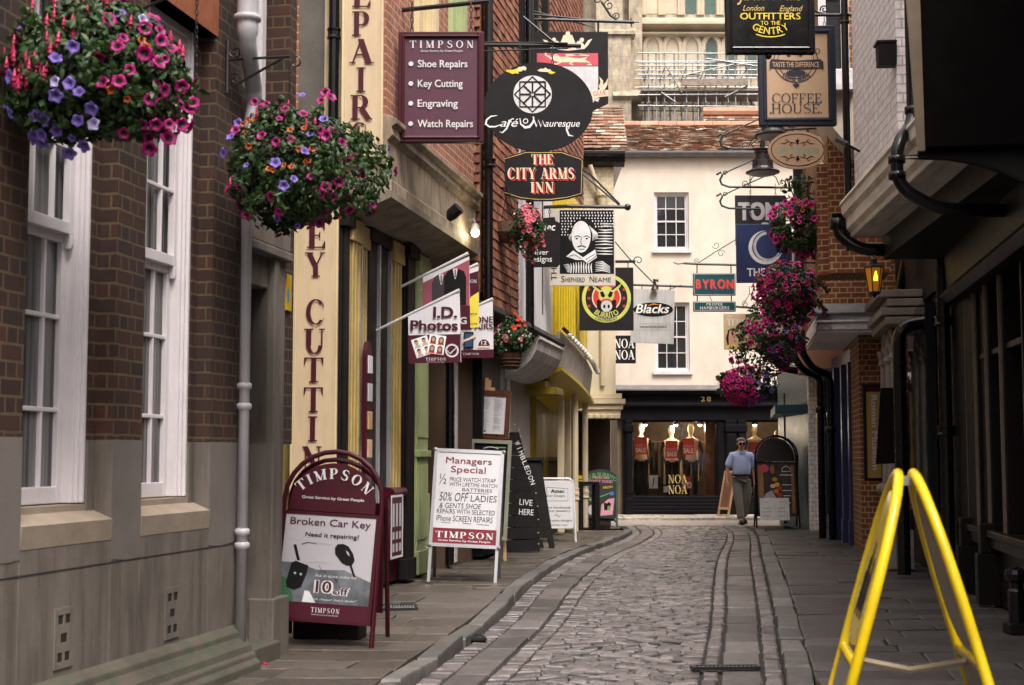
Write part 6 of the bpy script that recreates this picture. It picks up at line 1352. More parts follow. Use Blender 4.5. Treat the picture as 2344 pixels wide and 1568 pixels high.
# 2 aluminium snap frame board
pl_ = gnd(988, 1330, PZ); pr_ = gnd(1128, 1341, PZ)
s = Bd('pavement_board', 'silver framed white pavement board with handwritten manager offers', (pl_ + pr_) / 2, -3, 2.6, 9); wd = .70; Ht = 1.33; z0 = .35
k = s.mb('snap_frame', ALU); k.frame(-wd / 2, wd / 2, z0, Ht, .034, -.016, .012)
for x in (-wd / 2 + .005, wd / 2 - .035): s.mb('front_leg', ALU).box(x, x + .03, .0, .02, 0, z0)
k = s.mb('corner_cap', STEEL)
for x in (-wd / 2, wd / 2):
    for z in (z0, Ht): k.ball((x * .985, -.004, z + (.012 if z == z0 else -.012)), .024, .022, .024, 8, 6)
s.mb('poster', mat('white_poster', (.66, .65, .68), .25, .03, 3)).box(-wd / 2 + .03, wd / 2 - .03, -.008, .006, z0 + .03, Ht - .03)
yy = -.0095; s.mb('poster_print', mat('ink_crimson', (.2, .012, .03), .4, .05)).band(-wd / 2 + .034, wd / 2 - .034, z0 + .034, z0 + .185, yy)
CR = mat('ink_crimson', (.2, .012, .03), .4, .05); INKB = mat('ink_marker', (.03, .028, .035), .5, .05)
s.t(CR, 'Managers', 0, 1.185, .062, .46, y=yy - .001, off=.008); s.t(CR, 'Special', 0, 1.095, .062, .35, y=yy - .001, off=.008)
for t_, x, z, h_, w_ in (('½', -.25, .975, .1, .07), ('PRICE WATCH STRAP', .05, 1.005, .04, .46), ('WITH LIFETIME WATCH', .06, .955, .038, .48), ('BATTERIES', .1, .907, .032, .3), ('50% OFF', -.13, .805, .085, .29), ('LADIES', .17, .81, .062, .26), ('& GENTS SHOE', -.06, .735, .05, .42), ('REPAIRS WITH SELECTED', .0, .68, .045, .58), ('IPhone SCREEN REPAIRS', -.01, .605, .055, .56)):
    s.t(INKB, t_, x, z, h_, w_, y=yy - .001, shear=random.uniform(.02, .2), rot=random.uniform(-.02, .015))
for x0, x1, z in ((.0, .22, .895), (-.24, -.15, .59), (-.03, .06, .59), (.12, .24, .585)): s.mb('lettering', INKB).line([(x0, z), (x1, z - .004)], .004, yy - .0012)
s.t(WHITE, 'TIMPSON', 0, z0 + .09, .062, .58, font='s', gap=.12, y=yy - .002, W=.2); s.t(WHITE, 'Great Service by Great People', 0, z0 + .055, .018, .52, y=yy - .002, off=.02)
s.done(); k = legs2(s, 0, Ht, wd, 0, ALU, .58); k.frame(-wd / 2, wd / 2, z0, Ht, .03, -.01, .01); k.box(-wd / 2 + .03, wd / 2 - .03, -.004, .004, z0, Ht); [k.box(x, x + .035, -.012, .012, 0, z0) for x in (-wd / 2, wd / 2 - .035)]; k.build('rear_frame', mat('dark_aluminium', (.16, .15, .15), .5, .1, metal=.5), s.o)
# 3 easel with framed menu
p = gnd(1092, 1283, PZ); EY = -5
s = Bd('menu_easel', 'tall pine easel holding a framed paper menu', p, EY, 3, 6, 'easel')
for x0, x1 in ((-.34, -.12), (.34, .12)): s.mb('leg', PINE).hexa([(x0 - .02, -.0, 0), (x0 + .02, -.0, 0), (x0 + .02, .03, 0), (x0 - .02, .03, 0), (x1 - .02, 0, 2.0), (x1 + .02, 0, 2.0), (x1 + .02, .03, 2.0), (x1 - .02, .03, 2.0)])
k = s.mb('mast', PINE); k.box(-.03, .03, .0, .03, .5, 2.2); k.box(-.075, .085, -.05, .03, 2.06, 2.1); k.box(-.06, .0, -.035, .03, 2.1, 2.22)
s.mb('cross_bar', PINE).box(-.3, .3, -.03, .02, 1.43, 1.465); s.mb('cross_bar', PINE).box(-.26, .26, .0, .025, .45, .5)
s.done(); k = MB(); k.M = Matrix.Translation((0, .7, 0)) @ Matrix.Rotation(R(12), 4, 'X'); k.box(-.02, .02, 0, .03, 0, 2.0); k.build('rear_leg', PINE, s.o)
s2 = Bd('framed_menu', 'paper menu in a brown moulded frame clamped on the tall pine easel', p, EY, 3, 6, 'menu', 'menus and chalkboards')
WOODD = mat('dark_varnished_wood', (.075, .022, .009), .3, .3, 4, .15, 30)
k = s2.mb('frame', WOODD); k.frame(-.295, .295, 1.47, 2.06, .055, -.07, -.03); k.frame(-.25, .25, 1.515, 2.015, .012, -.078, -.05); s2.mb('paper', mat('menu_paper', (.55, .53, .54), .35, .03)).box(-.24, .24, -.058, -.04, 1.525, 2.005)
r_ = random.Random(4); IK = mat('ink_faded', (.3, .31, .36), .5, .1)
for cx in (-.15, .0, .15):
    z = 1.95
    while z > 1.57:
        if r_.random() > .12: w_ = r_.uniform(.06, .115); s2.mb('print', IK).band(cx - .058, cx - .058 + w_, z, z + .005, -.0595)
        z -= .0105
    s2.mb('print', ROSE).band(cx - .04, cx + .04, 1.975, 1.98, -.0595)
s2.mb('print', BLACK_INK).band(-.012, .008, 1.55, 1.57, -.0597); s2.done()
s3 = Bd('chalkboard', 'grey framed chalkboard standing on the easel ledge behind the silver board', p + Vector((.1, -.06, 0)), EY, 2.5, 6, 'chalkboard', 'menus and chalkboards')
k = s3.mb('frame', mat('grey_green_frame', (.24, .24, .18), .6, .15)); k.frame(-.25, .25, .25, 1.45, .045, -.075, -.03); s3.mb('slate', BLACKW).box(-.21, .21, -.05, -.035, .29, 1.41)
s3.mb('chalk', LGREY).ring(0, 1.33, .1, .04, .012, -.052, 20, 160); s3.mb('chalk', GREEN_INK).band(.06, .18, 1.355, 1.37, -.052)
for i in range(10): s3.mb('chalk', LGREY).line([(-.15, 1.22 - i * .08), (r_.uniform(0, .18), 1.225 - i * .08)], .008, -.052)
s3.done()
# 4 slatted black shard board
pr_ = gnd(1232, 1266, PZ); s = Bd('slatted_board', 'black slatted pointed chalkboard with a chalk message about living here', pr_ + Vector((-.24, -.02, 0)), -6, 0, 7, 'chalkboard', 'menus and chalkboards'); kk = pr_.y / F_PX
def xz(u, v): return ((u - 1186) * kk, (1266 - v) * kk)
edge = [(1150, 1262), (1146, 1000), (1152, 978), (1160, 964), (1170, 966), (1176, 972), (1184, 1000), (1200, 1060), (1222, 1140), (1231, 1180), (1232, 1268)]
for i in range(11):
    v1 = 1262 - i * 27.4; v0 = v1 - 25.5
    def ex(v):
        xs_ = []
        for a, b in zip(edge, edge[1:] + edge[:1]):
            if (a[1] - v) * (b[1] - v) < 0: xs_.append(a[0] + (b[0] - a[0]) * (v - a[1]) / (b[1] - a[1]))
        return (min(xs_), max(xs_)) if len(xs_) > 1 else None
    e0, e1 = ex(max(v0, 966)), ex(min(v1, 1258))
    if e0 and e1: s.mb('slat', mat('charred_wood', (.008, .007, .007), .6, .4, 8, .4, 40, spec=.2)).prism([xz(e1[0], v1), xz(e1[1], v1), xz(e0[1], v0), xz(e0[0], v0)], -.014 - .004 * (i % 2), .012)
for u, v in ((1172, 972), (1164, 985), (1181, 985), (1158, 998), (1186, 1000), (1194, 1030), (1205, 1070), (1214, 1100), (1222, 1130), (1226, 1160), (1228, 1190), (1228, 1220), (1229, 1245)): s.mb('stud', WHITE).ball((xz(u, v)[0], -.02, xz(u, v)[1]), .008, n=6, m=4)
ch = 'WIMBLEDON'
for i, c_ in enumerate(ch): t = i / 8; s.t(WHITE, c_, *xz(1173 + 36 * t, 1018 + 90 * t), .062, .05 if c_ != 'I' else None, y=-.022, rot=-1.15 - .1 * t, off=.0)
s.t(WHITE, 'LIVE', *xz(1199, 1158), .075, .17, y=-.022, rot=-.08, off=.005); s.t(WHITE, 'HERE', *xz(1200, 1180), .075, .19, y=-.022, rot=-.06, off=.005)
s.done(); k = MB(); k.M = Matrix.Translation((.1, .55, 0)) @ Matrix.Rotation(R(13), 4, 'X'); k.box(-.02, .02, 0, .03, 0, 1.1); k.build('prop', BLACKW, s.o)
# 5 black panel board behind it
pr_ = gnd(1262, 1256, PZ); s = Bd('pavement_board', 'plain black tapered pavement board with a flat cap, behind the slatted one', pr_ + Vector((-.12, .1, 0)), 12, 0, 9); kk = pr_.y / F_PX
s.mb('panel', BLACKW).prism([(-.12, 0), (.02, 0), (.0, .12), (-.12, .12)], -.02, .02); s.mb('panel', BLACKW).prism([(.1, 0), (.17, 0), (.02, 1.2), (-.35, 1.2), (-.35, .14), (.08, .14)], -.02, .02); s.mb('cap', BLACKW).box(-.38, .06, -.06, .1, 1.2, 1.24)
s.done(); k = MB(); k.M = Matrix.Translation((-.14, .5, 0)) @ Matrix.Rotation(R(14), 4, 'X'); k.box(-.2, .2, -.015, .015, 0, 1.2); k.build('rear_frame', BLACKW, s.o)
# 6 white tube framed board
pr_ = gnd(1318, 1241, PZ); s = Bd('pavement_board', 'white tube framed pavement board for handmade jewellery', pr_ + Vector((-.28, .0, 0)), 0, 0, 7); kk = pr_.y / F_PX
pts = [(-.3, 0, 0)] + [(-.28, 0, .85)] + [(-.2 + .08 * math.cos(R(a)), 0, .85 + .08 * math.sin(R(a))) for a in (150, 120, 90)] + [(.17 + .08 * math.cos(R(a)), 0, .85 + .08 * math.sin(R(a))) for a in (90, 60, 30)] + [(.25, 0, .85), (.28, 0, 0)]
WT = mat('white_tube', (.7, .69, .7), .3, .04); s.mb('frame', WT).tube(pts, .016, 8); s.mb('panel', mat('white_panel', (.66, .65, .66), .4, .04)).box(-.275, .25, -.006, .006, .2, .9)
yy = -.008; k = s.mb('print', BLACK_INK); k.line([(-.14, .8), (.17, .78), (.17, .6), (-.14, .6), (-.14, .8)], .006, yy)
s.t(BLACK_INK, 'Aztec', .02, .72, .05, .2, y=yy, off=.03); s.t(BLACK_INK, 'Silver Designs', -.02, .66, .034, .3, y=yy)
for t_, z, w_ in (('fine handmade', .49, .36), ('silver jewellery', .44, .34), ('exclusive designs', .3, .4), ('Butchery Lane', .2 + .035, .26)): s.t(BLACK_INK, t_, .03, z, .032, w_, y=yy)
k.line([(-.04, .38), (0, .4), (.03, .37), (.07, .39)], [.002, .01, .01, .002], yy)
s.done(); k = legs2(s, 0, .93, .5, 0, WT, .45); k.tube(pts, .015, 8); k.build('rear_frame', WT, s.o)
# 7 high tables and stools
def hightable(label, u, v, w_, h_, top):
    p = gnd(u, v, PZ); o = thing('high_table', label, 'table', p, .15, 'bar tables')
    k = MB(); k.box(-w_ / 2, w_ / 2, -w_ / 2, w_ / 2, h_ - .05, h_); k.build('table_top', top, o, bev=.006)
    for a in (-1, 1):
        for b in (-1, 1): k = MB(); k.box(a * w_ * .42 - .035, a * w_ * .42 + .035, b * w_ * .42 - .035, b * w_ * .42 + .035, 0, h_ - .05); k.build('leg', BLACKW, o)
    return o
hightable('small black high table standing by the white jewellery board', 1345, 1212, .34, .82, BLACKW)
o = thing('barrel_counter', 'narrow timber counter with a plank top behind the black boards', 'counter', gnd(1283, 1225, PZ) + Vector((0, 1.2, 0)), .15, None); k = MB(); k.box(-.28, .3, -.2, .2, 1.18, 1.24); k.build('plank_top', mat('oak_plank', (.2, .11, .05), .5, .2, 5, .2), o, bev=.008); k = MB(); k.box(-.22, .25, -.15, .15, 0, 1.18); [k.box(-.23, .26, -.16, .16, z, z + .05) for z in (.3, .9)]; k.build('base', mat('brown_barrel', (.06, .035, .02), .6, .2), o)
def chair(label, u, v, rz):
    o = thing('folding_chair', label, 'chair', gnd(u, v, PZ), rz, 'yellow folding chairs')
    CH = mat('yellow_chair_paint', (.6, .44, .01), .35, .08); k = MB()
    for i in range(5): k.box(-.2, .2, -.18 + i * .08, -.12 + i * .08, .44, .46)
    k.build('seat', CH, o); k = MB()
    for z in (.66, .76, .84): k.box(-.2, .2, .22, .235, z, z + .06)
    k.build('backrest', CH, o)
    for x in (-.2, .2):
        k = MB(); k.tube([(x, -.22, 0), (x, .05, .45), (x, .24, .92)], .014, 6); k.build('leg', CH, o); k = MB(); k.tube([(x * .9, .26, 0), (x * .9, -.14, .46)], .014, 6); k.build('leg', CH, o)
    return o
chair('yellow folding chair behind the black table by the cream pillars', 1340, 1203, .3)
o = thing('metal_chair', 'brown metal chair with a hoop back by the cream pillars', 'chair', gnd(1327, 1206, PZ) + Vector((0, .8, 0)), .2); BR = mat('brown_metal', (.07, .035, .02), .4, .2, metal=.3)
k = MB(); k.box(-.2, .2, -.2, .2, .45, .48); k.build('seat', BR, o); k = MB(); k.tube([(-.2, .2, .46)] + [(.2 * math.cos(R(a)), .22, .85 + .14 * math.sin(R(a))) for a in range(180, -1, -20)] + [(.2, .2, .46)], .012, 6); k.prism([(-.19, .5), (.19, .5), (.18, .85), (.1, .94), (-.1, .94), (-.18, .85)], .215, .222); k.build('backrest', BR, o)
for x in (-.19, .19):
    for y in (-.19, .19): k = MB(); k.tube([(x, y, 0), (x, y, .46)], .012, 6); k.build('leg', BR, o)
# 8 burrito chalkboard
pr_ = Vector((at(1410, 1046, 25.4).x, 25.4, PZ)); s = Bd('chalkboard', 'green framed arched chalkboard with coloured chalk drawings of mexican food', pr_ + Vector((-.29, 0, 0)), 0, 1.5, 8, 'chalkboard', 'menus and chalkboards')
GRF = mat('dull_green_frame', (.04, .09, .07), .5, .15); k = s.mb('frame', GRF)
for x in (-.3, .28): k.box(x, x + .035, -.02, .02, 0, .92)
k = s.mb('slate', mat('chalk_slate', (.025, .026, .03), .7, .3, 6)); k.prism([(-.28, .16), (.28, .16), (.28, .88)] + [(.28 * math.cos(R(a)), .88 + .15 * math.sin(R(a))) for a in range(10, 171, 10)] + [(-.28, .88)], -.012, .012); yy = -.015
s.t(GREEN_INK, 'CLUB BURRITO', 0, .9, .07, .56, y=yy, arc=(.42, 1), off=.03); s.t(PINK_INK, 'MEXICAN', 0, .855, .045, .28, y=yy, off=.02); s.t(PINK_INK, 'STREET FOOD', 0, .79, .045, .42, y=yy, off=.02); s.t(YELLOW_INK, 'FRESH', .13, .69, .04, .17, y=yy, rot=.15, off=.02)
s.mb('chalk_drawing', PINK_INK).flat([(.0, .2), (.22, .22), (.25, .52), (.14, .5), (.05, .42), (.02, .4)], yy); s.mb('chalk_drawing', BLACK_INK).flat([(.07, .3), (.17, .3), (.19, .42), (.14, .45), (.12, .42), (.06, .44)], yy - .001); s.mb('chalk_drawing', GREEN_INK).flat([(.12, .3), (.17, .3), (.175, .38), (.13, .38)], yy - .002)
s.mb('chalk_drawing', GREEN_INK).line([(-.12, .56), (0, .54), (.1, .58), (.2, .62)], [.02, .02, .02, .01], yy); s.mb('chalk_drawing', GREEN_INK).line([(-.2, .5), (-.1, .45), (-.06, .36), (-.1, .25)], [.05, .07, .06, .02], yy); s.mb('chalk_drawing', LGREY).ell(-.16, .3, .06, .09, yy - .001); s.mb('chalk_drawing', BLUE_INK).ell(.2, .6, .04, .035, yy - .001); s.mb('chalk_drawing', BLUE_INK).ell(-.14, .6, .03, .03, yy - .001)
s.done(); k = legs2(s, 0, 1.0, .6, 0, GRF, .5); k.box(-.28, .28, -.01, .01, .1, 1.0); k.build('rear_frame', GRF, s.o)
# 9 far right black round topped board and the wooden chalkboard
pl_ = gnd(1742, 1209, PZ); pr_ = gnd(1821, 1207, PZ); s = Bd('pavement_board', 'black round topped pavement board with a restaurant poster, on the right pavement', (pl_ + pr_) / 2, 2, 0, 7)
wd = (pr_ - pl_).length * 1.0; kk = wd / 80
hoop(s.mb('frame', BLACKG), wd, 178 * kk, 135 * kk, .016); s.mb('header_panel', mat('dull_black_panel', (.02, .018, .018), .5)).prism([(-wd / 2 + .02, 128 * kk), (wd / 2 - .02, 128 * kk)] + [((wd / 2 - .03) * math.cos(R(a)), 135 * kk + 38 * kk * math.sin(R(a))) for a in range(5, 176, 10)], -.008, .008)
s.mb('panel_frame', BLACKG).frame(-wd / 2, wd / 2, 22 * kk, 126 * kk, .02, -.012, .012); s.mb('poster', mat('dark_poster', (.06, .05, .05), .2, .3, 8)).box(-wd / 2 + .02, wd / 2 - .02, -.009, .008, 22 * kk + .02, 126 * kk - .02); yy = -.0105
z = lambda v: (1208 - v) * kk; x = lambda u: (u - 1773.5) * kk
k = s.mb('poster_print', mat('ink_wood', (.3, .15, .06), .4, .2)); k.band(x(1802), x(1808), z(1180), z(1088), yy); k.band(x(1738), x(1748), z(1150), z(1088), yy); k.ell(x(1766), z(1096), 4 * kk, 9 * kk, yy)
s.mb('poster_print', ROSE).ell(x(1750), z(1094), 9 * kk, 8 * kk, yy - .001)
for u, v, m in ((1770, 1115, ORANGE_INK), (1774, 1125, YELLOW_INK), (1778, 1132, RED_INK), (1772, 1138, ORANGE_INK), (1778, 1145, RED_INK), (1766, 1128, CREAM_INK)): s.mb('poster_print', m).ell(x(u), z(v), 5 * kk, 4 * kk, yy - .0012 - u * 1e-7)
s.mb('poster_print', GREY_INK).flat([(x(1746), z(1152)), (x(1772), z(1152)), (x(1764), z(1136)), (x(1752), z(1142))], yy - .0008); s.mb('poster_print', WHITE).band(x(1739), x(1796), z(1194), z(1151), yy - .002)
for u in (1752, 1781):
    for v, w_ in ((1158, 8), (1170, 14), (1177, 18), (1185, 14)): s.mb('poster_print', GREY_INK).band(x(u - w_ / 2), x(u + w_ / 2), z(v + 1.5), z(v), yy - .0035)
k = s.mb('poster_print', WHITE); k.line([(x(1785), z(1100)), (x(1785), z(1094)), (x(1793), z(1089)), (x(1801), z(1094)), (x(1801), z(1100)), (x(1785), z(1100))], 1.2 * kk, yy - .001)
for v, w_ in ((1106, 26), (1125, 18), (1136, 20), (1146, 14), (1160, 12)): k.band(x(1793 - w_ / 2), x(1793 + w_ / 2), z(v + 1.5), z(v), yy - .001)
s.done(); k = legs2(s, 0, 178 * kk, wd, 0, BLACKG, .5); k.M = k.M @ Matrix.Translation((.06, 0, 0)); hoop(k, wd, 178 * kk, 135 * kk, .016); k.build('rear_frame', BLACKG, s.o)
p = gnd(1660, 1182, 0.05); s = Bd('chalkboard', 'narrow wooden chalkboard leaning against the black shopfront behind the man', p + Vector((-.06, -.1, 0)), -58, 0, 13, 'chalkboard', 'menus and chalkboards')
k = s.mb('frame', PINE); k.frame(-.18, .18, .0, .98, .04, -.015, .015); s.mb('slate', WOOD).box(-.14, .14, -.008, .01, .2, .94); s.mb('frame', PINE).box(-.14, .14, -.02, .02, .15, .2); s.done()
# 10 yellow A-frame seen edge on
cY = at(2068, 1300, 4.6); gx = at(2072, 1046, 4.6).x; YL = mat('glossy_yellow_plastic', (.78, .55, .005), .28, .06, 5, .06, 30, coat=.25, dirt=(.42, .27, .02), dfac=.5, dscale=7, dstretch=(2, 2, 1))
zt = at(2075, 1075, 4.6).z; o = thing('pavement_sign', 'bright yellow tube A-board standing edge on at the lower right', 'pavement sign', (gx, 4.6, PZ), R(81), 'pavement boards'); Hy = zt - PZ
LEA = math.atan2(.335, Hy)
YG = mat('grubby_sign_back', (.26, .24, .25), .5, .15, 5)
for sg_, rz_ in ((1, 0), (-1, math.pi)):
    M_ = Matrix.Rotation(rz_, 4, 'Z') @ Matrix.Translation((0, -.335, 0)) @ Matrix.Rotation(-LEA, 4, 'X'); L_n = Hy / math.cos(LEA)
    k = MB(); k.M = M_; w_ = .5; pts = [(-w_ / 2, -.02, 0), (-w_ / 2, -.02, L_n * .62)] + [(w_ / 2 * math.cos(R(a)), -.02, L_n * .62 + L_n * .365 * math.sin(R(a))) for a in range(165, 10, -15)] + [(w_ / 2, -.02, L_n * .62), (w_ / 2, -.02, 0)]; k.tube(pts, .017, 12); k.tube([(-w_ / 2, -.02, L_n * .5), (w_ / 2, -.02, L_n * .5)], .015, 8); k.build('frame', YL, o, smooth=True)
    k = MB(); k.M = M_; k.prism([(w_ / 2 * .82 * math.cos(R(a)), L_n * .64 + (L_n * .30 if R(a) < math.pi else L_n * .11) * math.sin(R(a))) for a in range(0, 360, 12)], -.028, -.014); k.build('round_panel', YL if sg_ < 0 else YG, o)
    k = MB(); k.M = M_; k.box(-w_ / 2 + .02, w_ / 2 - .02, -.026, -.016, .18, L_n * .49); k.build('lower_panel', YG, o)
    k = MB(); k.M = M_
    for i in range(5): k.line([(-.1 + i * .045, L_n * (.6 + .02 * (i % 2))), (-.07 + i * .04, L_n * (.72 + .04 * (i % 3)))], .03, -.0295 - i * .0002)
    k.build('lettering', BLACK_INK, o)
k = MB(); k.box(-.03, .03, -.03, .03, Hy - .05, Hy - .02); k.build('hinge', STEEL, o); k = MB(); k.tube([(0, -.2, Hy * .5), (0, 0, Hy * .47), (0, .2, Hy * .5)], .012, 6); k.build('tie_strap', mat('dull_strap', (.3, .24, .16), .7), o)
# 11 museum banner, hanging dark panel, bollard
s = Sg('museum_banner', 'tall ochre museum banner in a dark frame on the brick corner', 1976, 878, 2022, 1100, 17.6, None); s.board(mat('ochre_banner', (.38, .24, .06), .5, .08), .03); s.framed(BLACKW, 7, .05); s.rect(MAROON, 1983, 885, 2015, 897, -.018, 'print')
s.t(LGREY, 'Roman Museum', 1995, 990, 13, 170, y=-.02, rot=-math.pi / 2, off=.03); s.done()
s = Sg('leaning_board', 'tilted dark timber panel hung beside the black drainpipes', 2004, 890, 2048, 1060, 15.4, None); s.plate(mat('dark_brown_timber', (.022, .014, .012), .42), [(2018, 890), (2048, 888), (2046, 1060), (2004, 1062)], .05); k = MB(); p_ = [(s.X(a), s.Z(b)) for a, b in ((2018, 890), (2048, 888), (2046, 1060), (2004, 1062))]; k.line(p_ + p_[:1], .02, -.028); k.build('edge_strip', BLACKG, s.o); s.done()
o = thing('bollard', 'black iron bollard at the right edge of the paving', 'bollard', gnd(2330, 1452, PZ)); k = MB(); k.lathe([(.06, 0), (.06, .3), (.045, .32), (.045, .36), (.075, .38), (.08, .42), (.07, .45), (.02, .47)], n=14); k.build('post', BLACKG, o); k = MB(); k.box(-.08, .08, -.08, .08, 0, .08); k.build('base', BLACKW, o, bev=.01)
# maroon poster frame on the stall riser and wall display board of the key cutter
s_, z_ = fB.hit(904, 1205, -.04); o = thing('poster', 'maroon poster with pale keys on the shop stall riser', 'poster', fB.wld(s_, -.05, z_), fB.a); k = MB(); k.box(-.21, .21, -.008, .008, -.3, .3); k.build('sheet', mat('ink_maroon', (.105, .012, .03), .45), o); k = MB(); k.frame(-.21, .21, -.3, .3, .02, -.014, -.006); k.build('frame', LGREY, o); k = MB()
for x in (-.12, 0, .12): k.box(x - .03, x + .03, -.011, -.0085, .0, .22); k.box(x - .03, x + .03, -.011, -.0085, -.12, -.05); k.box(x - .03, x + .03, -.011, -.0085, -.24, -.16)
k.build('print', GREY_INK, o)
s_, z_ = fB.hit(835, 950, -.04); o = thing('display_board', 'narrow maroon display board with rounded top hung between cream pilasters', 'display board', fB.wld(s_, -.06, z_), fB.a); k = MB(); k.prism([(-.09, -.75), (.09, -.75), (.09, .5)] + [(.09 * math.cos(R(a)), .5 + .16 * math.sin(R(a))) for a in range(15, 166, 15)] + [(-.09, .5)], -.02, .02); k.build('panel', MAROONP, o)
for z, m in ((.45, LGREY), (.2, GREY_INK), (-.05, PINE), (-.3, TAN)): k = MB(); k.box(-.06, .06, -.035, -.02, z - .08, z + .08); k.build('sample', m, o, bev=.004)
# ================================================================ shop window display
def clearglass():
    m, t, N, L, p = newmat('clear_shop_glass'); tr = N.new('ShaderNodeBsdfTransparent'); gl = N.new('ShaderNodeBsdfGlossy'); gl.inputs['Roughness'].default_value = .03
    fr = N.new('ShaderNodeFresnel'); fr.inputs[0].default_value = 1.45; mx = N.new('ShaderNodeMixShader'); L.new(fr.outputs[0], mx.inputs[0]); L.new(tr.outputs[0], mx.inputs[1]); L.new(gl.outputs[0], mx.inputs[2]); L.new(mx.outputs[0], N['Material Output'].inputs[0]); return m
CG = clearglass()
for a, b in ((wx0 + .03, wx1 - .03), (rx0 + .03, rx1 - .03)): k = MB(); k.box(a, b, .02, .026, wz0 + .03, wz1 - .03); k.build('pane', CG, F)
k = MB(); k.box(wx0, wx1, .12, 1.6, wz0 - .1, wz0 - .02); k.box(rx0, rx1, .12, 1.6, wz0 - .1, wz0 - .02); k.build('display_floor', mat('dark_display_floor', (.05, .035, .025), .5), F)
MANN = mat('mannequin_linen', (.62, .48, .33), .6, .06); BRZ = mat('mannequin_bronze_arm', (.05, .045, .04), .35, .2, metal=.4); JEAN = mat('dark_jeans', (.012, .013, .022), .8, .3, 10, .2, 60)
def mannequin(u, v, label, yy, arms=True):
    p = at(u, v, yF + yy); p.z = 0; zt = at(u, v, yF + yy).z; o = thing('mannequin', label, 'mannequin', (p.x, p.y, wz0 - .02), 0, 'mannequins in the shop window'); h_ = zt - wz0 + .02; c = h_ / 1.8
    k = MB(); k.lathe([(.001, 1.8 * c), (.05 * c, 1.78 * c), (.078 * c, 1.7 * c), (.075 * c, 1.62 * c), (.05 * c, 1.55 * c), (.048 * c, 1.49 * c), (.08 * c, 1.46 * c), (.19 * c, 1.41 * c), (.2 * c, 1.34 * c), (.17 * c, 1.25 * c), (.165 * c, 1.18 * c), (.13 * c, 1.05 * c), (.16 * c, .92 * c), (.165 * c, .86 * c)], n=16, sx=1, sy=.62); k.build('torso', MANN, o, smooth=True)
    for s_ in (-1, 1):
        k = MB(); k.tube([(s_ * .19 * c, 0, 1.38 * c), (s_ * .28 * c, .03 * c, 1.1 * c), (s_ * .18 * c, -.1 * c, .88 * c), (s_ * .15 * c, -.12 * c, .82 * c)], [.05 * c, .042 * c, .032 * c, .03 * c], 8); k.build('arm', BRZ, o, smooth=True)
        k = MB(); k.tube([(s_ * .09 * c, 0, .9 * c), (s_ * .1 * c, 0, .5 * c), (s_ * .1 * c, 0, .02)], [.09 * c, .065 * c, .045 * c], 8); k.build('leg', JEAN, o, smooth=True)
    return o
SALE = mat('sale_card_red', (.55, .05, .02), .4, .08)
def sale(u0, v0, u1, v1, yy, label, big='SALE', small='ENJOY'):
    s = Sg('sale_card', label, u0, v0, u1, v1, yF + yy, 'red sale cards', cat='sale card', rz=0); s.board(SALE, .01, 'card', .001); um = (u0 + u1) / 2; hh = v1 - v0
    s.t(PINK_INK, small, um, v0 + hh * .55, 5, 22, y=-.008) if small else None; s.t(WHITE, big, um, v1 - hh * .12, 10 if small else 13, 22, y=-.008, off=.03); s.done()
for u, v, yy, l in ((1467, 968, .95, 'leftmost cream mannequin in the big shop window'), (1537, 973, .95, 'middle cream mannequin with arms akimbo in the big shop window'), (1581, 970, .75, 'cream mannequin at the right of the big shop window'), (1727, 970, .8, 'cream mannequin in the window behind the walking man'), (1778, 985, .8, 'mannequin at the teal shop edge of the right window')): mannequin(u, v, l, yy)
for a, l in (((1452, 1000, 1481, 1040, .6), 'red sale card held by the leftmost mannequin'), ((1524, 1009, 1551, 1049, .6), 'red sale card held lowest, by the middle mannequin'), ((1563, 1003, 1589, 1041, .45), 'red sale card held by the right mannequin of the big window'), ((1715, 1012, 1744, 1053, .5), 'red sale card behind the walking man'), ((1757, 1004, 1782, 1041, .5), 'red sale card cut off by the teal shop')): sale(*a, l)
sale(1563, 1091, 1581, 1120, .2, 'small red half price card low in the window', '50', None)
o = thing('gilt_lettering', 'gold two line lettering low on the shop window glass', 'lettering', fF.wld(H(1541, 1)[0], .012, H(1, 1108)[1])); k = MB(); c = yF / F_PX
for z in (2, -22): text(k, 'NOA', 0, z * c, 19 * c, 44 * c, font='s')
k.build('letters', mat('gilt_letters', (.4, .29, .1), .4), o)
for u0, v0, u1, v1, l in ((1486, 1088, 1506, 1118, 'white notice with a dark leg picture at the left of the shop window'), (1519, 1113, 1533, 1127, 'small tilted white notice low in the shop window'), (1713, 1115, 1722, 1129, 'small white notice in the window behind the walking man')):
    s = Sg('notice', l, u0, v0, u1, v1, yF + .12, 'paper notices in the window', cat='notice'); s.board(LGREY, .008, 'sheet', .001)
    if u0 == 1486: s.line(BLACK_INK, [(1497, 1094), (1496, 1106), (1493, 1114)], [3, 2.5, 2], -.006)
    s.done()
o = thing('clothes_rail', 'clothes rail hung with beige and dark garments at the back of the shop', 'clothes rail', fF.wld(H(1545, 1)[0], 1.7, .3)); k = MB(); k.tube([(-1, 0, 0), (-1, 0, 1.35), (1.1, 0, 1.35), (1.1, 0, 0)], .02, 8); k.build('rail', STEEL, o)
r_ = random.Random(9); GM = [mat('beige_cloth', (.3, .22, .13), .9), mat('dark_cloth', (.02, .018, .02), .9), mat('brown_cloth', (.1, .06, .035), .9)]
for i in range(16): x = -.9 + i * .125; l_ = r_.uniform(.6, 1.0); k = MB(); k.hexa([(x - .04, -.2, 1.33 - l_), (x + .03, -.2, 1.33 - l_), (x + .03, .2, 1.33 - l_), (x - .04, .2, 1.33 - l_), (x - .012, -.1, 1.33), (x + .012, -.1, 1.33), (x + .012, .1, 1.33), (x - .012, .1, 1.33)]); k.build('garment', GM[i * 7 % 3], o, bev=.01)
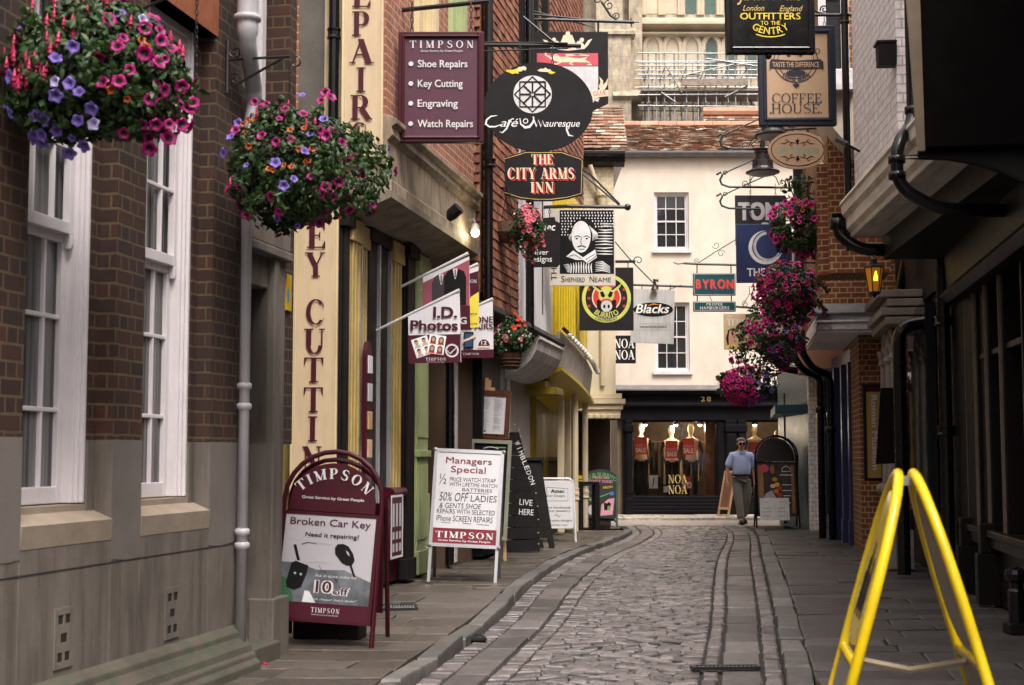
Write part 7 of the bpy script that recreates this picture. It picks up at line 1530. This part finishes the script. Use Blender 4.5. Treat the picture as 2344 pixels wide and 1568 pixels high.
o = thing('mood_board', 'dark bouquet of feathers hung behind the mannequins', 'decoration', at(1560, 985, yF + 1.3)); k = MB()
for i in range(60): a = r_.uniform(0, 6.3); d = r_.uniform(.05, .32); k.flat([(0, 0), (d * math.cos(a) - .02, d * math.sin(a)), (d * math.cos(a) + .02, d * math.sin(a) + .02)], r_.uniform(-.1, .1))
k.build('feathers', GM[1], o)
o = thing('photo_tripod', 'black light stand in the dark passage on the left of the shop', 'tripod', (at(1372, 1046, 27.4).x, 27.4, 0)); k = MB(); k.tube([(0, 0, .3), (0, 0, 2.0)], .02, 6)
for a in (0, 2.1, 4.2): k.tube([(0, 0, .5), (.35 * math.cos(a), .35 * math.sin(a), 0)], .015, 6)
k.build('stand', BLACKW, o)
# ================================================================ the walking man
def skin(name, V, E, Rr, m, parent, sub=2, root=0):
    me = bpy.data.meshes.new(name); me.from_pydata(V, E, []); o = bpy.data.objects.new(name, me); COL.objects.link(o); o.parent = parent
    o.modifiers.new('skin', 'SKIN'); d = me.skin_vertices[0].data
    for i, r in enumerate(Rr): d[i].radius = r if isinstance(r, tuple) else (r, r); d[i].use_root = i == root
    s_ = o.modifiers.new('sub', 'SUBSURF'); s_.levels = sub; s_.render_levels = sub; me.materials.append(m); o.modifiers['skin'].use_smooth_shade = True
    return o
SKIN = mat('man_skin', (.42, .2, .13), .5, .08); SHIRT = mat('pale_blue_shirt', (.4, .47, .72), .85, .08, 8, .8, 14); TROU = mat('khaki_trousers', (.15, .135, .11), .9, .1, 8, .3, 20)
pm = gnd(1699, 1199, .0); MAN = thing('person', 'grey haired man in a pale blue short sleeved shirt and khaki trousers walking towards us', 'person', pm, R(2)); MAN.scale = (1.0, 1.0, 1.0)
V = [(0, .02, .88), (0, .01, 1.05), (0, .0, 1.25), (0, .01, 1.37), (0, .0, 1.44), (0, -.025, 1.50), (0, -.03, 1.56), (0, -.015, 1.625), (0, -.105, 1.535)]; E = [(0, 1), (1, 2), (2, 3), (3, 4), (4, 5), (5, 6), (6, 7), (6, 8)]; Rr = [.1, .11, .12, .08, .054, (.068, .078), (.078, .092), (.068, .08), .016]
def limb(pts, rs, frm):
    i0 = len(V)
    for p, r in zip(pts, rs): V.append(p); Rr.append(r)
    E.append((frm, i0)); E.extend((i0 + i, i0 + i + 1) for i in range(len(pts) - 1)); return len(V) - 1
for s_, el, wr, hd in ((-1, (-.265, .03, 1.1), (-.29, -.04, .87), (-.295, -.06, .80)), (1, (.25, .06, 1.09), (.255, .0, .86), (.25, -.03, .79))):
    w_ = limb([(s_ * .19, .01, 1.34), el, wr, hd], [.055, .043, .03, (.026, .034)], 3)
    for j in range(4): y = hd[1] - .03 + j * .018; limb([(hd[0] + s_ * .002, y, hd[2] - .045), (hd[0] - s_ * .008, y - .004, hd[2] - .08 + abs(j - 1.4) * .008), (hd[0] - s_ * .022, y - .006, hd[2] - .1 + abs(j - 1.4) * .01)], [.010, .009, .008], w_)
    limb([(hd[0] - s_ * .015, hd[1] - .04, hd[2] - .01), (hd[0] - s_ * .022, hd[1] - .055, hd[2] - .045)], [.011, .009], w_)
for s_, kn, an, ft in ((-1, (-.09, -.16, .46), (-.07, -.24, .09), (-.075, -.35, .045)), (1, (.09, -.03, .46), (.075, .24, .15), (.08, .16, .05))): limb([(s_ * .09, .01, .8), kn, an, ft], [.08, .055, .04, .035], 0)
skin('body', V, E, Rr, SKIN, MAN)
def cloth(name, V, E, Rr, m): return skin(name, V, E, Rr, m, MAN)
cloth('shirt', [(0, .01, .87), (0, -.015, 1.06), (0, .0, 1.22), (0, .01, 1.35), (-.165, .015, 1.32), (-.225, .02, 1.2), (-.255, .03, 1.08), (.165, .015, 1.32), (.22, .035, 1.2), (.24, .055, 1.08), (0, .0, 1.41)], [(0, 1), (1, 2), (2, 3), (3, 4), (4, 5), (5, 6), (3, 7), (7, 8), (8, 9), (3, 10)], [(.185, .14), (.2, .16), (.2, .145), (.15, .11), .095, .09, .095, .095, .09, .095, .06], SHIRT)
cloth('trousers', [(0, .015, 1.0), (-.09, .01, .8), (-.1, -.09, .62), (-.09, -.16, .46), (-.075, -.2, .25), (-.07, -.24, .09), (.09, .01, .8), (.095, -.02, .62), (.09, -.03, .46), (.08, .12, .28), (.075, .23, .14)], [(0, 1), (1, 2), (2, 3), (3, 4), (4, 5), (0, 6), (6, 7), (7, 8), (8, 9), (9, 10)], [(.172, .135), .118, .1, .085, .078, .08, .115, .1, .085, .078, .08], TROU)
k = MB(); k.lathe([(.178, -.018), (.182, 0), (.178, .018)], (0, .005, .945), 20, 1.1, .84); k.build('belt', BLACKW, MAN)
for s_, x, y in ((-1, -.074, -.28), (1, .078, .19)): k = MB(); k.ball((x, y - .02, .045), .05, .13, .045, 10, 7); k.box(x - .045, x + .045, y - .13, y + .09, .0, .025); k.build('shoe', BLACKG, MAN, bev=.01)
HAIR = mat('grey_hair', (.25, .23, .22), .8, .2, 30, .4, 80); k = MB(); r_ = random.Random(1)
for i in range(26):
    a = r_.uniform(0, math.pi * 2); e = r_.uniform(.1, 1.2); x, y, z = .08 * math.cos(a) * math.cos(e), .0 + .095 * math.sin(a) * math.cos(e), 1.58 + .085 * math.sin(e)
    if y < -.03 and z < 1.64: continue
    k.ball((x, y, z), .026, n=7, m=5)
k.build('hair', HAIR, MAN, smooth=True); k = MB()
for x in (-.033, .033): k.lathe([(.026, -.004), (.03, 0), (.026, .004)], n=10, c=(0, 0, 0)); k.v[-30:] = [(a + x, b_ * 0 + c * 1.0 - .115, b_ + 1.558) for a, b_, c in k.v[-30:]]
k.tube([(-.06, -.1, 1.56), (-.085, .02, 1.56)], .004, 5); k.tube([(.06, -.1, 1.56), (.085, .02, 1.56)], .004, 5); k.build('glasses', BLACKG, MAN); k = MB(); k.box(-.022, .022, -.104, -.094, 1.492, 1.498); k.build('mouth', mat('lips', (.25, .08, .06), .5), MAN)
k = MB()
for s_ in (-1, 1): k.ball((s_ * .078, .0, 1.555), .012, .02, .03, 8, 6)
k.build('ear', SKIN, MAN, smooth=True); k = MB()
for s_ in (-1, 1): k.prism([(s_ * .005, 1.41), (s_ * .06, 1.43), (s_ * .05, 1.37), (s_ * .02, 1.35)], -.115, -.085)
k.build('collar', SHIRT, MAN)
# ================================================================ hanging baskets of flowers
LEAF = mat('basket_leaf', (.026, .06, .012), .5, .45, 8, island=.5, trans=.25); LEAF2 = mat('fuchsia_leaf', (.04, .09, .035), .42, .3, 8, island=.4, trans=.2)
def petal(name, c, c2=.35): return [mat(name, c, .5, .15, 20, island=.15, trans=.25), mat(name + '_throat', tuple(x * c2 for x in c), .6, .2, 20), ]
MAG = petal('magenta_petal', (.36, .002, .14), .1); PUR = petal('violet_petal', (.2, .12, .5), .45); MAGF = petal('lightened_magenta_petal', (.58, .006, .2), .12); ORA = petal('orange_petal', (.45, .09, .008), .4); PNK = petal('pink_petal', (.75, .16, .22), .7); FUC = petal('fuchsia_petal', (.6, .02, .12), .5); WHT = petal('white_petal', (.7, .68, .6), .8); RED = petal('scarlet_petal', (.7, .05, .01), .7); LIL = petal('pale_violet_petal', (.48, .4, .72), .6)  # MAGF: same magenta, lightened in colour for far baskets hanging in shade
def rot_to(d, spin):
    return Vector(d).to_track_quat('Z', 'Y').to_matrix().to_4x4() @ Matrix.Rotation(spin, 4, 'Z')
def bloom(mb, r, rng):
    """a five lobed trumpet facing local +z"""
    n = 20; v = [(0, 0, -.55 * r)]; ph = rng.uniform(0, 6)
    for k_, (q, z) in enumerate(((.16, -.35), (.5, -.08), (.8, .06))):
        for i in range(n): a = 2 * math.pi * i / n; lob = 1 + (.10 * k_ / 2) * math.cos(5 * a + ph); v.append((q * lob * r * math.cos(a), q * lob * r * math.sin(a), z * r))
    for i in range(n): a = 2 * math.pi * i / n; lob = 1 + .13 * math.cos(5 * a + ph) + rng.uniform(-.05, .05); v.append((r * lob * math.cos(a), r * lob * math.sin(a), r * (.0 + .12 * math.sin(5 * a) + rng.uniform(-.06, .06))))
    mb.mi = 1; mb.add(v, [(0, 1 + i, 1 + (i + 1) % n) for i in range(n)]); b = len(mb.v) - len(v)
    for k_ in range(3):
        mb.mi = 1 if k_ == 0 else 0; mb.f += [(b + 1 + k_ * n + i, b + 1 + k_ * n + (i + 1) % n, b + 1 + (k_ + 1) * n + (i + 1) % n, b + 1 + (k_ + 1) * n + i) for i in range(n)]; mb.m += [mb.mi] * n
def fuchsia(mb, r, rng):
    """a pendent flower hanging along local -z"""
    mb.mi = 0; mb.tube([(0, 0, .9 * r), (0, 0, .5 * r), (0, 0, 0)], [.05 * r, .14 * r, .24 * r], 7)
    for i in range(4): a = math.pi * i / 2 + .4; c, s_ = math.cos(a), math.sin(a); mb.add([(.1 * r * c - .12 * r * s_, .1 * r * s_ + .12 * r * c, .1 * r), (.1 * r * c + .12 * r * s_, .1 * r * s_ - .12 * r * c, .1 * r), (.75 * r * c, .75 * r * s_, -.25 * r)], [(0, 1, 2)])
    mb.mi = 1; mb.lathe([(.08 * r, .05 * r), (.26 * r, -.2 * r), (.3 * r, -.55 * r)], n=9); mb.mi = 0
    for i in range(4): x = .08 * r * math.cos(i * 1.6); mb.tube([(x, .08 * r * math.sin(i * 1.6), -.4 * r), (x * 1.5, .1 * r * math.sin(i * 1.6), -1.15 * r)], .02 * r, 4)
rngb = random.Random(11); PROTO = {}
for nm, ms in (('mag', MAG), ('pur', PUR), ('ora', ORA), ('fuc', FUC), ('lil', LIL)):
    PROTO[nm] = []
    for i in range(3):
        k = MB(); (fuchsia if nm == 'fuc' else bloom)(k, 1.0, rngb); me = bpy.data.meshes.new('bloom'); me.from_pydata(k.v, [], k.f); [me.materials.append(q) for q in ms]; me.polygons.foreach_set('material_index', k.m); PROTO[nm].append(me)
def leaves(mb, pts, size, rng, out=None):
    for p, d in pts:
        l = size * rng.uniform(.6, 1.25); w_ = l * rng.uniform(.5, .72); n = (Vector(d) + Vector((rng.uniform(-.8, .8), rng.uniform(-.8, .8), rng.uniform(-.5, .9)))).normalized()
        t = n.cross(Vector((rng.uniform(-1, 1), rng.uniform(-1, 1), rng.uniform(-1, .3)))).normalized(); b = n.cross(t); p = Vector(p); f = n * (-.18 * l)
        mb.add([p - t * l * .5, p - t * l * .12 + b * w_ * .5 + f * .6, p + t * l * .25 + b * w_ * .4 + f, p + t * l * .55 + f * 1.3, p + t * l * .25 - b * w_ * .4 + f, p - t * l * .12 - b * w_ * .5 + f * .6, p + t * l * .1], [(0, 6, 1), (1, 6, 2), (2, 6, 3), (3, 6, 4), (4, 6, 5), (5, 6, 0)])
def shellpts(n, c, r, rng, lumps, inner=.55):
    out = []
    while len(out) < n:
        d = Vector((rng.gauss(0, 1), rng.gauss(0, 1), rng.gauss(0, 1))).normalized(); q = 1.0
        for ld, la in lumps: q += la * max(0, d.dot(ld)) ** 5
        k_ = q * (inner + (1 - inner) * rng.random() ** .5)
        out.append((c + Vector((d.x * r[0] * k_, d.y * r[1] * k_, d.z * r[2] * k_)), d))
    return out
def flowerball(name, label, u, v, wu, hv, D, nleaf, lsz, blooms, group='hanging flower baskets', seed=1, single=None, lump=None, leafm=None, pot=None, nfill=None, near=False):
    """a basket of flowers: foliage, coir pot, and blooms by colour ('near' baskets: every bloom a part)"""
    rng = random.Random(seed); c = at(u, v, D); k_ = D / F_PX; r = (wu * k_ / 2, min(wu, hv) * k_ * .5, hv * k_ / 2)
    o = thing(name, label, 'hanging basket', c, 0, group); lumps = []
    for i in range(9): d = Vector((rng.gauss(0, 1), rng.gauss(0, 1), rng.gauss(-.3, .8))).normalized(); lumps.append((d, rng.uniform(-.45, .42)))
    z0 = Vector((0, 0, 0)); k = MB(); lp = shellpts(nleaf, z0, r, rng, lumps); ends = []; stems = MB()
    for i in range(22 if near else 14):
        a = rng.uniform(0, 2 * math.pi); up = rng.random() < .35; d = Vector((math.cos(a), math.sin(a), rng.uniform(.2, .9) if up else rng.uniform(-.6, .2))).normalized()
        p = Vector((d.x * r[0], d.y * r[1], d.z * r[2])) * .85; q = d * .6 + Vector((0, 0, .5 if up else .1)); ln = rng.uniform(.1, .24) * r[2] * 2; line_ = [p.copy()]
        for j in range(7):
            p = p + q.normalized() * ln / 7; q += Vector((rng.uniform(-.2, .2), rng.uniform(-.2, .2), -.28)); line_.append(p.copy())
            for _ in range(5 if near else 3): lp.append((p + Vector((rng.gauss(0, .02), rng.gauss(0, .02), rng.gauss(0, .02))), q.normalized() + Vector((0, -.3, .2))))
        stems.tube(line_, .003, 4); ends.append((p, q.normalized()))
    leaves(k, lp, lsz, rng); fo = k.build('foliage', leafm or LEAF, o); stems.build('stems', LEAF2, fo)
    k = MB(); pr = min(r[0], r[2]) * .55; k.lathe([(.001, -pr * .75), (pr * .5, -pr * .62), (pr * .85, -pr * .25), (pr, .1 * pr), (pr * .9, .12 * pr), (.001, .1 * pr)], n=14); k.build('basket', mat('coir_liner', (.1, .06, .03), .95, .3, 12, .8, 60), o)
    per = {}
    def put(nm, p, d, rr):
        if near:
            b = bpy.data.objects.new({'fuc': 'fuchsia_flower'}.get(nm, 'petunia_flower'), rng.choice(PROTO[nm])); COL.objects.link(b); b.parent = o
            q = Matrix.Translation(p) @ (rot_to(d, rng.uniform(0, 6)) if nm != 'fuc' else Matrix.Rotation(rng.uniform(-.3, .3), 4, 'X') @ Matrix.Rotation(rng.uniform(0, 6), 4, 'Z')) @ Matrix.Scale(rr, 4); b.matrix_local = q
        else:
            mb = per.setdefault(nm, MB()); mb.M = Matrix.Translation(p) @ (rot_to(d, rng.uniform(0, 6)) if nm != 'fuc' else Matrix.Rotation(rng.uniform(0, 6), 4, 'Z')); mb.mi = 0; (fuchsia if nm == 'fuc' else bloom)(mb, rr, rng)
    if single:
        for nm, pts, rr in single:
            for a, b in pts:
                x, z = (a - u) * k_, (v - b) * k_; q = min(.98, (x / r[0]) ** 2 + (z / r[2]) ** 2); y = -r[1] * math.sqrt(1 - q) * .95 - .03
                d = Vector((x / r[0] * .7 + rng.uniform(-.6, .6), -1.0, z / r[2] * .5 + rng.uniform(-.55, .6) + .1)); put(nm, (x, y + rng.uniform(-.04, .02), z), d, rr * rng.uniform(.72, 1.15))
    for nm, cnt, rr, reg in blooms:
        got = 0; tries = 0; cc = [Vector((rng.gauss(0, 1), rng.gauss(0, 1) - .4, rng.gauss(0, 1))).normalized() for _ in range(9)]
        while got < cnt and tries < 9000:
            tries += 1; d = Vector((rng.gauss(0, 1), rng.gauss(0, 1), rng.gauss(0, 1))).normalized()
            if single and d.y < -.55: continue
            if reg and not reg(d): continue
            if rng.random() > .12 and max(d.dot(c_) for c_ in cc) < .86: continue
            q = 1.0 + sum(la * max(0, d.dot(ld)) ** 5 for ld, la in lumps); p = Vector((d.x * r[0], d.y * r[1], d.z * r[2])) * q * rng.uniform(.96, 1.06); put(nm, p, d + Vector((rng.uniform(-.6, .6), rng.uniform(-.9, .3), rng.uniform(-.4, .6))), rr * rng.uniform(.6, 1.18)); got += 1
    for p_, d_ in ends:
        if rng.random() < .6 and blooms: put(blooms[0][0], p_, d_ + Vector((0, -.5, 0)), blooms[0][2] * rng.uniform(.6, 1))
    names = {'mag': 'magenta_petunias', 'pur': 'violet_petunias', 'ora': 'orange_blooms', 'fuc': 'fuchsias', 'pnk': 'pink_blooms', 'wht': 'white_blooms', 'red': 'scarlet_blooms', 'lil': 'pale_petunias'}
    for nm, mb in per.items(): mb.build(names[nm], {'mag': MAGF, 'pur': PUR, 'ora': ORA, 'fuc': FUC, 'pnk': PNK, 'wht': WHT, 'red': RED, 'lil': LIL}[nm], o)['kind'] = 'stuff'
    return o, c, r
Z3 = lambda l: [(a / 3.0, b / 3.0) for a, b in l]
pur1 = Z3([(205, 215), (165, 615), (695, 500), (570, 560), (660, 735), (710, 775), (555, 800), (435, 925), (370, 890), (490, 980), (280, 1000), (540, 1110), (770, 870), (655, 1070), (670, 940), (75, 755), (920, 190)])
lil1 = Z3([(550, 710), (765, 955), (100, 700), (1065, 215)])
mag1 = Z3([(875, 260), (1085, 285), (965, 475), (1110, 490), (1025, 610), (1165, 660), (1295, 635), (970, 700), (850, 700), (1130, 770), (1250, 720), (1340, 770), (1210, 860), (1050, 920), (1310, 910), (1220, 1000), (1080, 1070), (1060, 980), (1240, 800), (1150, 500), (1000, 410), (1190, 520), (1370, 740)])
ora1 = Z3([(1085, 390), (990, 790), (1120, 445), (920, 755)])
fuc1 = Z3([(590, 95), (685, 100), (845, 120), (800, 60), (215, 140), (640, 280), (605, 310), (540, 255), (480, 290), (510, 420), (530, 500), (680, 395), (580, 430), (130, 340), (180, 350), (80, 420), (210, 490), (180, 430), (740, 200), (460, 90), (270, 580), (300, 640), (350, 560), (380, 600), (420, 580), (440, 620), (480, 650), (330, 690), (280, 700), (210, 680), (360, 660), (400, 540), (350, 620), (240, 640), (495, 620), (250, 60), (1010, 260), (330, 520)])
o, c, r = flowerball('hanging_basket', 'large trailing basket with fuchsias and violet and magenta petunias nearest on the left', 226, 178, 390, 375, 6.0, 4200, .048, [('mag', 16, .03, lambda d: d.x > .2), ('pur', 12, .028, lambda d: d.x < .2 and d.z < .2), ('fuc', 10, .045, lambda d: d.z > 0)], seed=4, near=True, single=[('pur', pur1, .028), ('lil', lil1, .027), ('mag', mag1, .031), ('ora', ora1, .02), ('fuc', fuc1, .034)])
def bracket(o, c, fr, D, pts, chain):
    k = MB()
    for p, rr in pts: k.tube([Vector(q) - c for q in p], rr, 7)
    k.build('bracket', IRON, o)
    k = MB(); a, b = chain; a = a - c; b = b - c; n = int((a - b).length / .022)
    for i in range(n):
        p = a + (b - a) * (i + .5) / n; hx, hy = (.006, .002) if i % 2 else (.002, .006); k.tube([(p.x + hx * math.cos(q), p.y + hy * math.cos(q), p.z + .014 * math.sin(q)) for q in [2 * math.pi * j / 8 for j in range(9)]], .0022, 4)
    k.build('chain', IRON, o)
def wallarm(o, c, fr, s_, z, ln, basket_top):
    W = lambda n, zz, ds=0: fr.wld(s_ + ds, -n, zz)
    tip = W(ln, z - .05); ex_, ez_ = -fr.ey, Vector((0, 0, 1))
    bracket(o, c, fr, 0, [([W(.01, z + .12), W(.01, z - .2)], .011), ([W(.01, z), W(ln, z)], .008), ([W(.05, z - .16), W(ln - .04, z - .005)], .008), (scroll(W(.06, z + .045), .04, 180, 1.2, ex_, ez_), .006), (scroll(W(.06, z - .12), .045, 180, -1.2, ex_, ez_), .006), (scroll(W(ln + .03, z - .04), .04, 90, -.9, ex_, ez_), .006)], (tip, Vector((tip.x, tip.y, basket_top))))
wallarm(o, c, fA, fA.s(205, 1046), c.z + .62, .5, c.z + .05)
m2 = Z3([(1750, 705), (1860, 765), (2010, 830), (1945, 875), (1990, 915), (2140, 865), (2215, 705), (2290, 680), (1870, 1030), (1970, 1080), (2075, 1055), (2250, 985), (2300, 1030), (2330, 970), (2260, 1420), (2330, 1420), (2275, 1525), (1750, 1530), (1985, 1525), (2300, 1370), (1650, 940), (2240, 640), (1940, 1440)]) + Z3([(2400, 1050), (2470, 1130), (2520, 1240), (2440, 1180), (2500, 1410), (2580, 1430), (2420, 1420), (2380, 1330), (2460, 1320), (2200, 1300)])
p2 = Z3([(1625, 990), (1775, 1230), (1970, 1215), (2030, 1375), (2170, 1140), (2100, 1330), (1660, 880), (2090, 670), (2270, 895), (2195, 1020), (1545, 1070)])
o2 = Z3([(1720, 920), (1805, 895), (1760, 1005), (1785, 1100), (2155, 985), (2070, 1005), (2175, 1210), (1960, 1275), (1925, 1255), (2080, 1250), (2030, 1240), (2190, 1205), (2130, 1140), (2215, 1130), (1750, 890)])
f2 = Z3([(1580, 1335), (1635, 1305), (2225, 930), (2170, 950), (1825, 860), (2030, 780)])
o, c, r = flowerball('hanging_basket', 'round basket of magenta, orange and violet petunias hanging in front of the cream lettered board', 682, 392, 335, 340, 8.0, 4200, .046, [('mag', 36, .029, None), ('pur', 8, .026, None), ('ora', 6, .017, None)], seed=8, near=True, single=[('mag', m2, .03), ('pur', p2, .026), ('ora', o2, .017), ('fuc', f2, .03)])
s_, z_ = fA.hit(521, 137, -.01); wallarm(o, c, fA, s_, z_, .40, c.z + .1)
# pink pelargonium basket, mixed basket
o, c, r = flowerball('hanging_basket', 'coir basket spilling bright pink flowers from the tile hung house', 1208, 525, 84, 118, 16.6, 900, .045, [('pnk', 150, .03, lambda d: d.x > -.25), ('wht', 8, .02, lambda d: d.z > .2)], seed=15)
k = MB(); b = o; kk = 16.6 / F_PX; k.lathe([(.001, -32 * kk), (22 * kk, -24 * kk), (34 * kk, -6 * kk), (36 * kk, 18 * kk), (30 * kk, 18 * kk)], (-46 * kk, .1, 0), 16); k.build('coir_bowl', MATS['coir_liner'], o); k = MB()
for a in (0, 1.05, 2.1): k.tube([(-46 * kk + 36 * kk * math.cos(a), .1 + 36 * kk * math.sin(a), 16 * kk), (-46 * kk, .1, 100 * kk)], .005, 5)
k.tube([(-46 * kk, .1, 100 * kk), (-70 * kk, .2, 105 * kk)], .012, 6); k.build('chain', IRON, o)
o, c, r = flowerball('hanging_basket', 'wicker basket with white, scarlet and pink flowers beside the pole banners', 1168, 775, 96, 92, 15.9, 1100, .05, [('wht', 90, .012, lambda d: d.z < .4), ('red', 30, .028, lambda d: d.x > -.1 and d.z > .25 and d.x < .7), ('pnk', 18, .03, None)], seed=21)
kk = 15.9 / F_PX; k = MB(); k.lathe([(.001, -72 * kk), (19 * kk, -70 * kk), (27 * kk, -40 * kk), (28 * kk, -34 * kk), (24 * kk, -34 * kk)], n=14)
for z in (-64, -56, -48): k.lathe([((21 + (72 + z) * .2) * kk, (z - 2) * kk), ((24 + (72 + z) * .2) * kk, z * kk), ((21 + (72 + z) * .2) * kk, (z + 2) * kk)], n=14)
k.build('wicker_bowl', mat('brown_wicker', (.07, .03, .015), .7, .3, 20, .6, 60), o); k = MB(); k.tube([(0, 0, -40 * kk), (0, .05, 120 * kk)], .005, 5); k.build('chain', IRON, o)
# the four on the right
for lab, u, v, wu, hv, D, bl, sd in (
    ('basket of magenta and orange petunias under the brick arch, highest on the right', 1852, 528, 172, 126, 16.8, [('mag', 230, .036, None), ('ora', 22, .024, lambda d: d.x < .2 and d.z > .2), ('pur', 8, .034, lambda d: d.x > .3), ('fuc', 16, .04, lambda d: d.x > .4)], 31),
    ('basket of magenta and orange petunias next to the navy sign, second from the top', 1806, 676, 165, 145, 18.2, [('mag', 200, .038, None), ('ora', 26, .024, lambda d: d.x < .1 and d.z > .2), ('pur', 6, .034, None)], 37),
    ('tumbling basket of magenta and violet petunias over the black bent drainpipes', 1768, 772, 150, 185, 19.4, [('mag', 210, .038, None), ('pur', 50, .034, lambda d: d.x > -.3 and d.z < .5), ('lil', 14, .03, lambda d: d.x > -.3)], 41),
    ('basket of crimson and violet petunias by the white eaves, lowest on the right', 1708, 884, 146, 92, 23.0, [('mag', 150, .042, lambda d: d.x < .25), ('pur', 60, .036, lambda d: d.x > .0), ('ora', 8, .026, lambda d: d.z > .3)], 43)):
    o, c, r = flowerball('hanging_basket', lab, u, v, wu, hv, D, 1500, .06, bl, seed=sd)
    k = MB(); k.tube([(0, 0, 0), (0, .03, r[2] * 1.8), (.3, .1, r[2] * 1.9), (.9, .2, r[2] * 1.9)], .012, 6); k.build('bracket', IRON, o)
o = thing('tall_plant', 'tall leafy green plant growing above the highest right hand basket', 'plant', at(1832, 470, 17.0)); rng = random.Random(5); k = MB(); pts = []
for i in range(160): t = rng.random(); pts.append((Vector((rng.gauss(0, .1), rng.gauss(0, .08), t * .42 - .08)), Vector((rng.gauss(0, 1), -.5, .3))))
leaves(k, pts, .085, rng); k.build('foliage', LEAF, o); k = MB()
for i in range(7): k.tube([(rng.gauss(0, .03), 0, -.2), (rng.gauss(0, .1), rng.gauss(0, .05), .3)], .006, 5)
k.build('stem', LEAF2, o)
for i, (u, v) in enumerate(((549, 1536), (608, 1520))):
    o = thing('fallen_flower', ('fallen pink fuchsia on the paving next to the stone plinth', 'fallen pink fuchsia on the paving, farther from the plinth')[i], 'flower', gnd(u, v, PZ + .01), i); k = MB(); k.M = Matrix.Rotation(1.4, 4, 'X'); fuchsia(k, .03, rngb); k.build('petals', FUC, o)
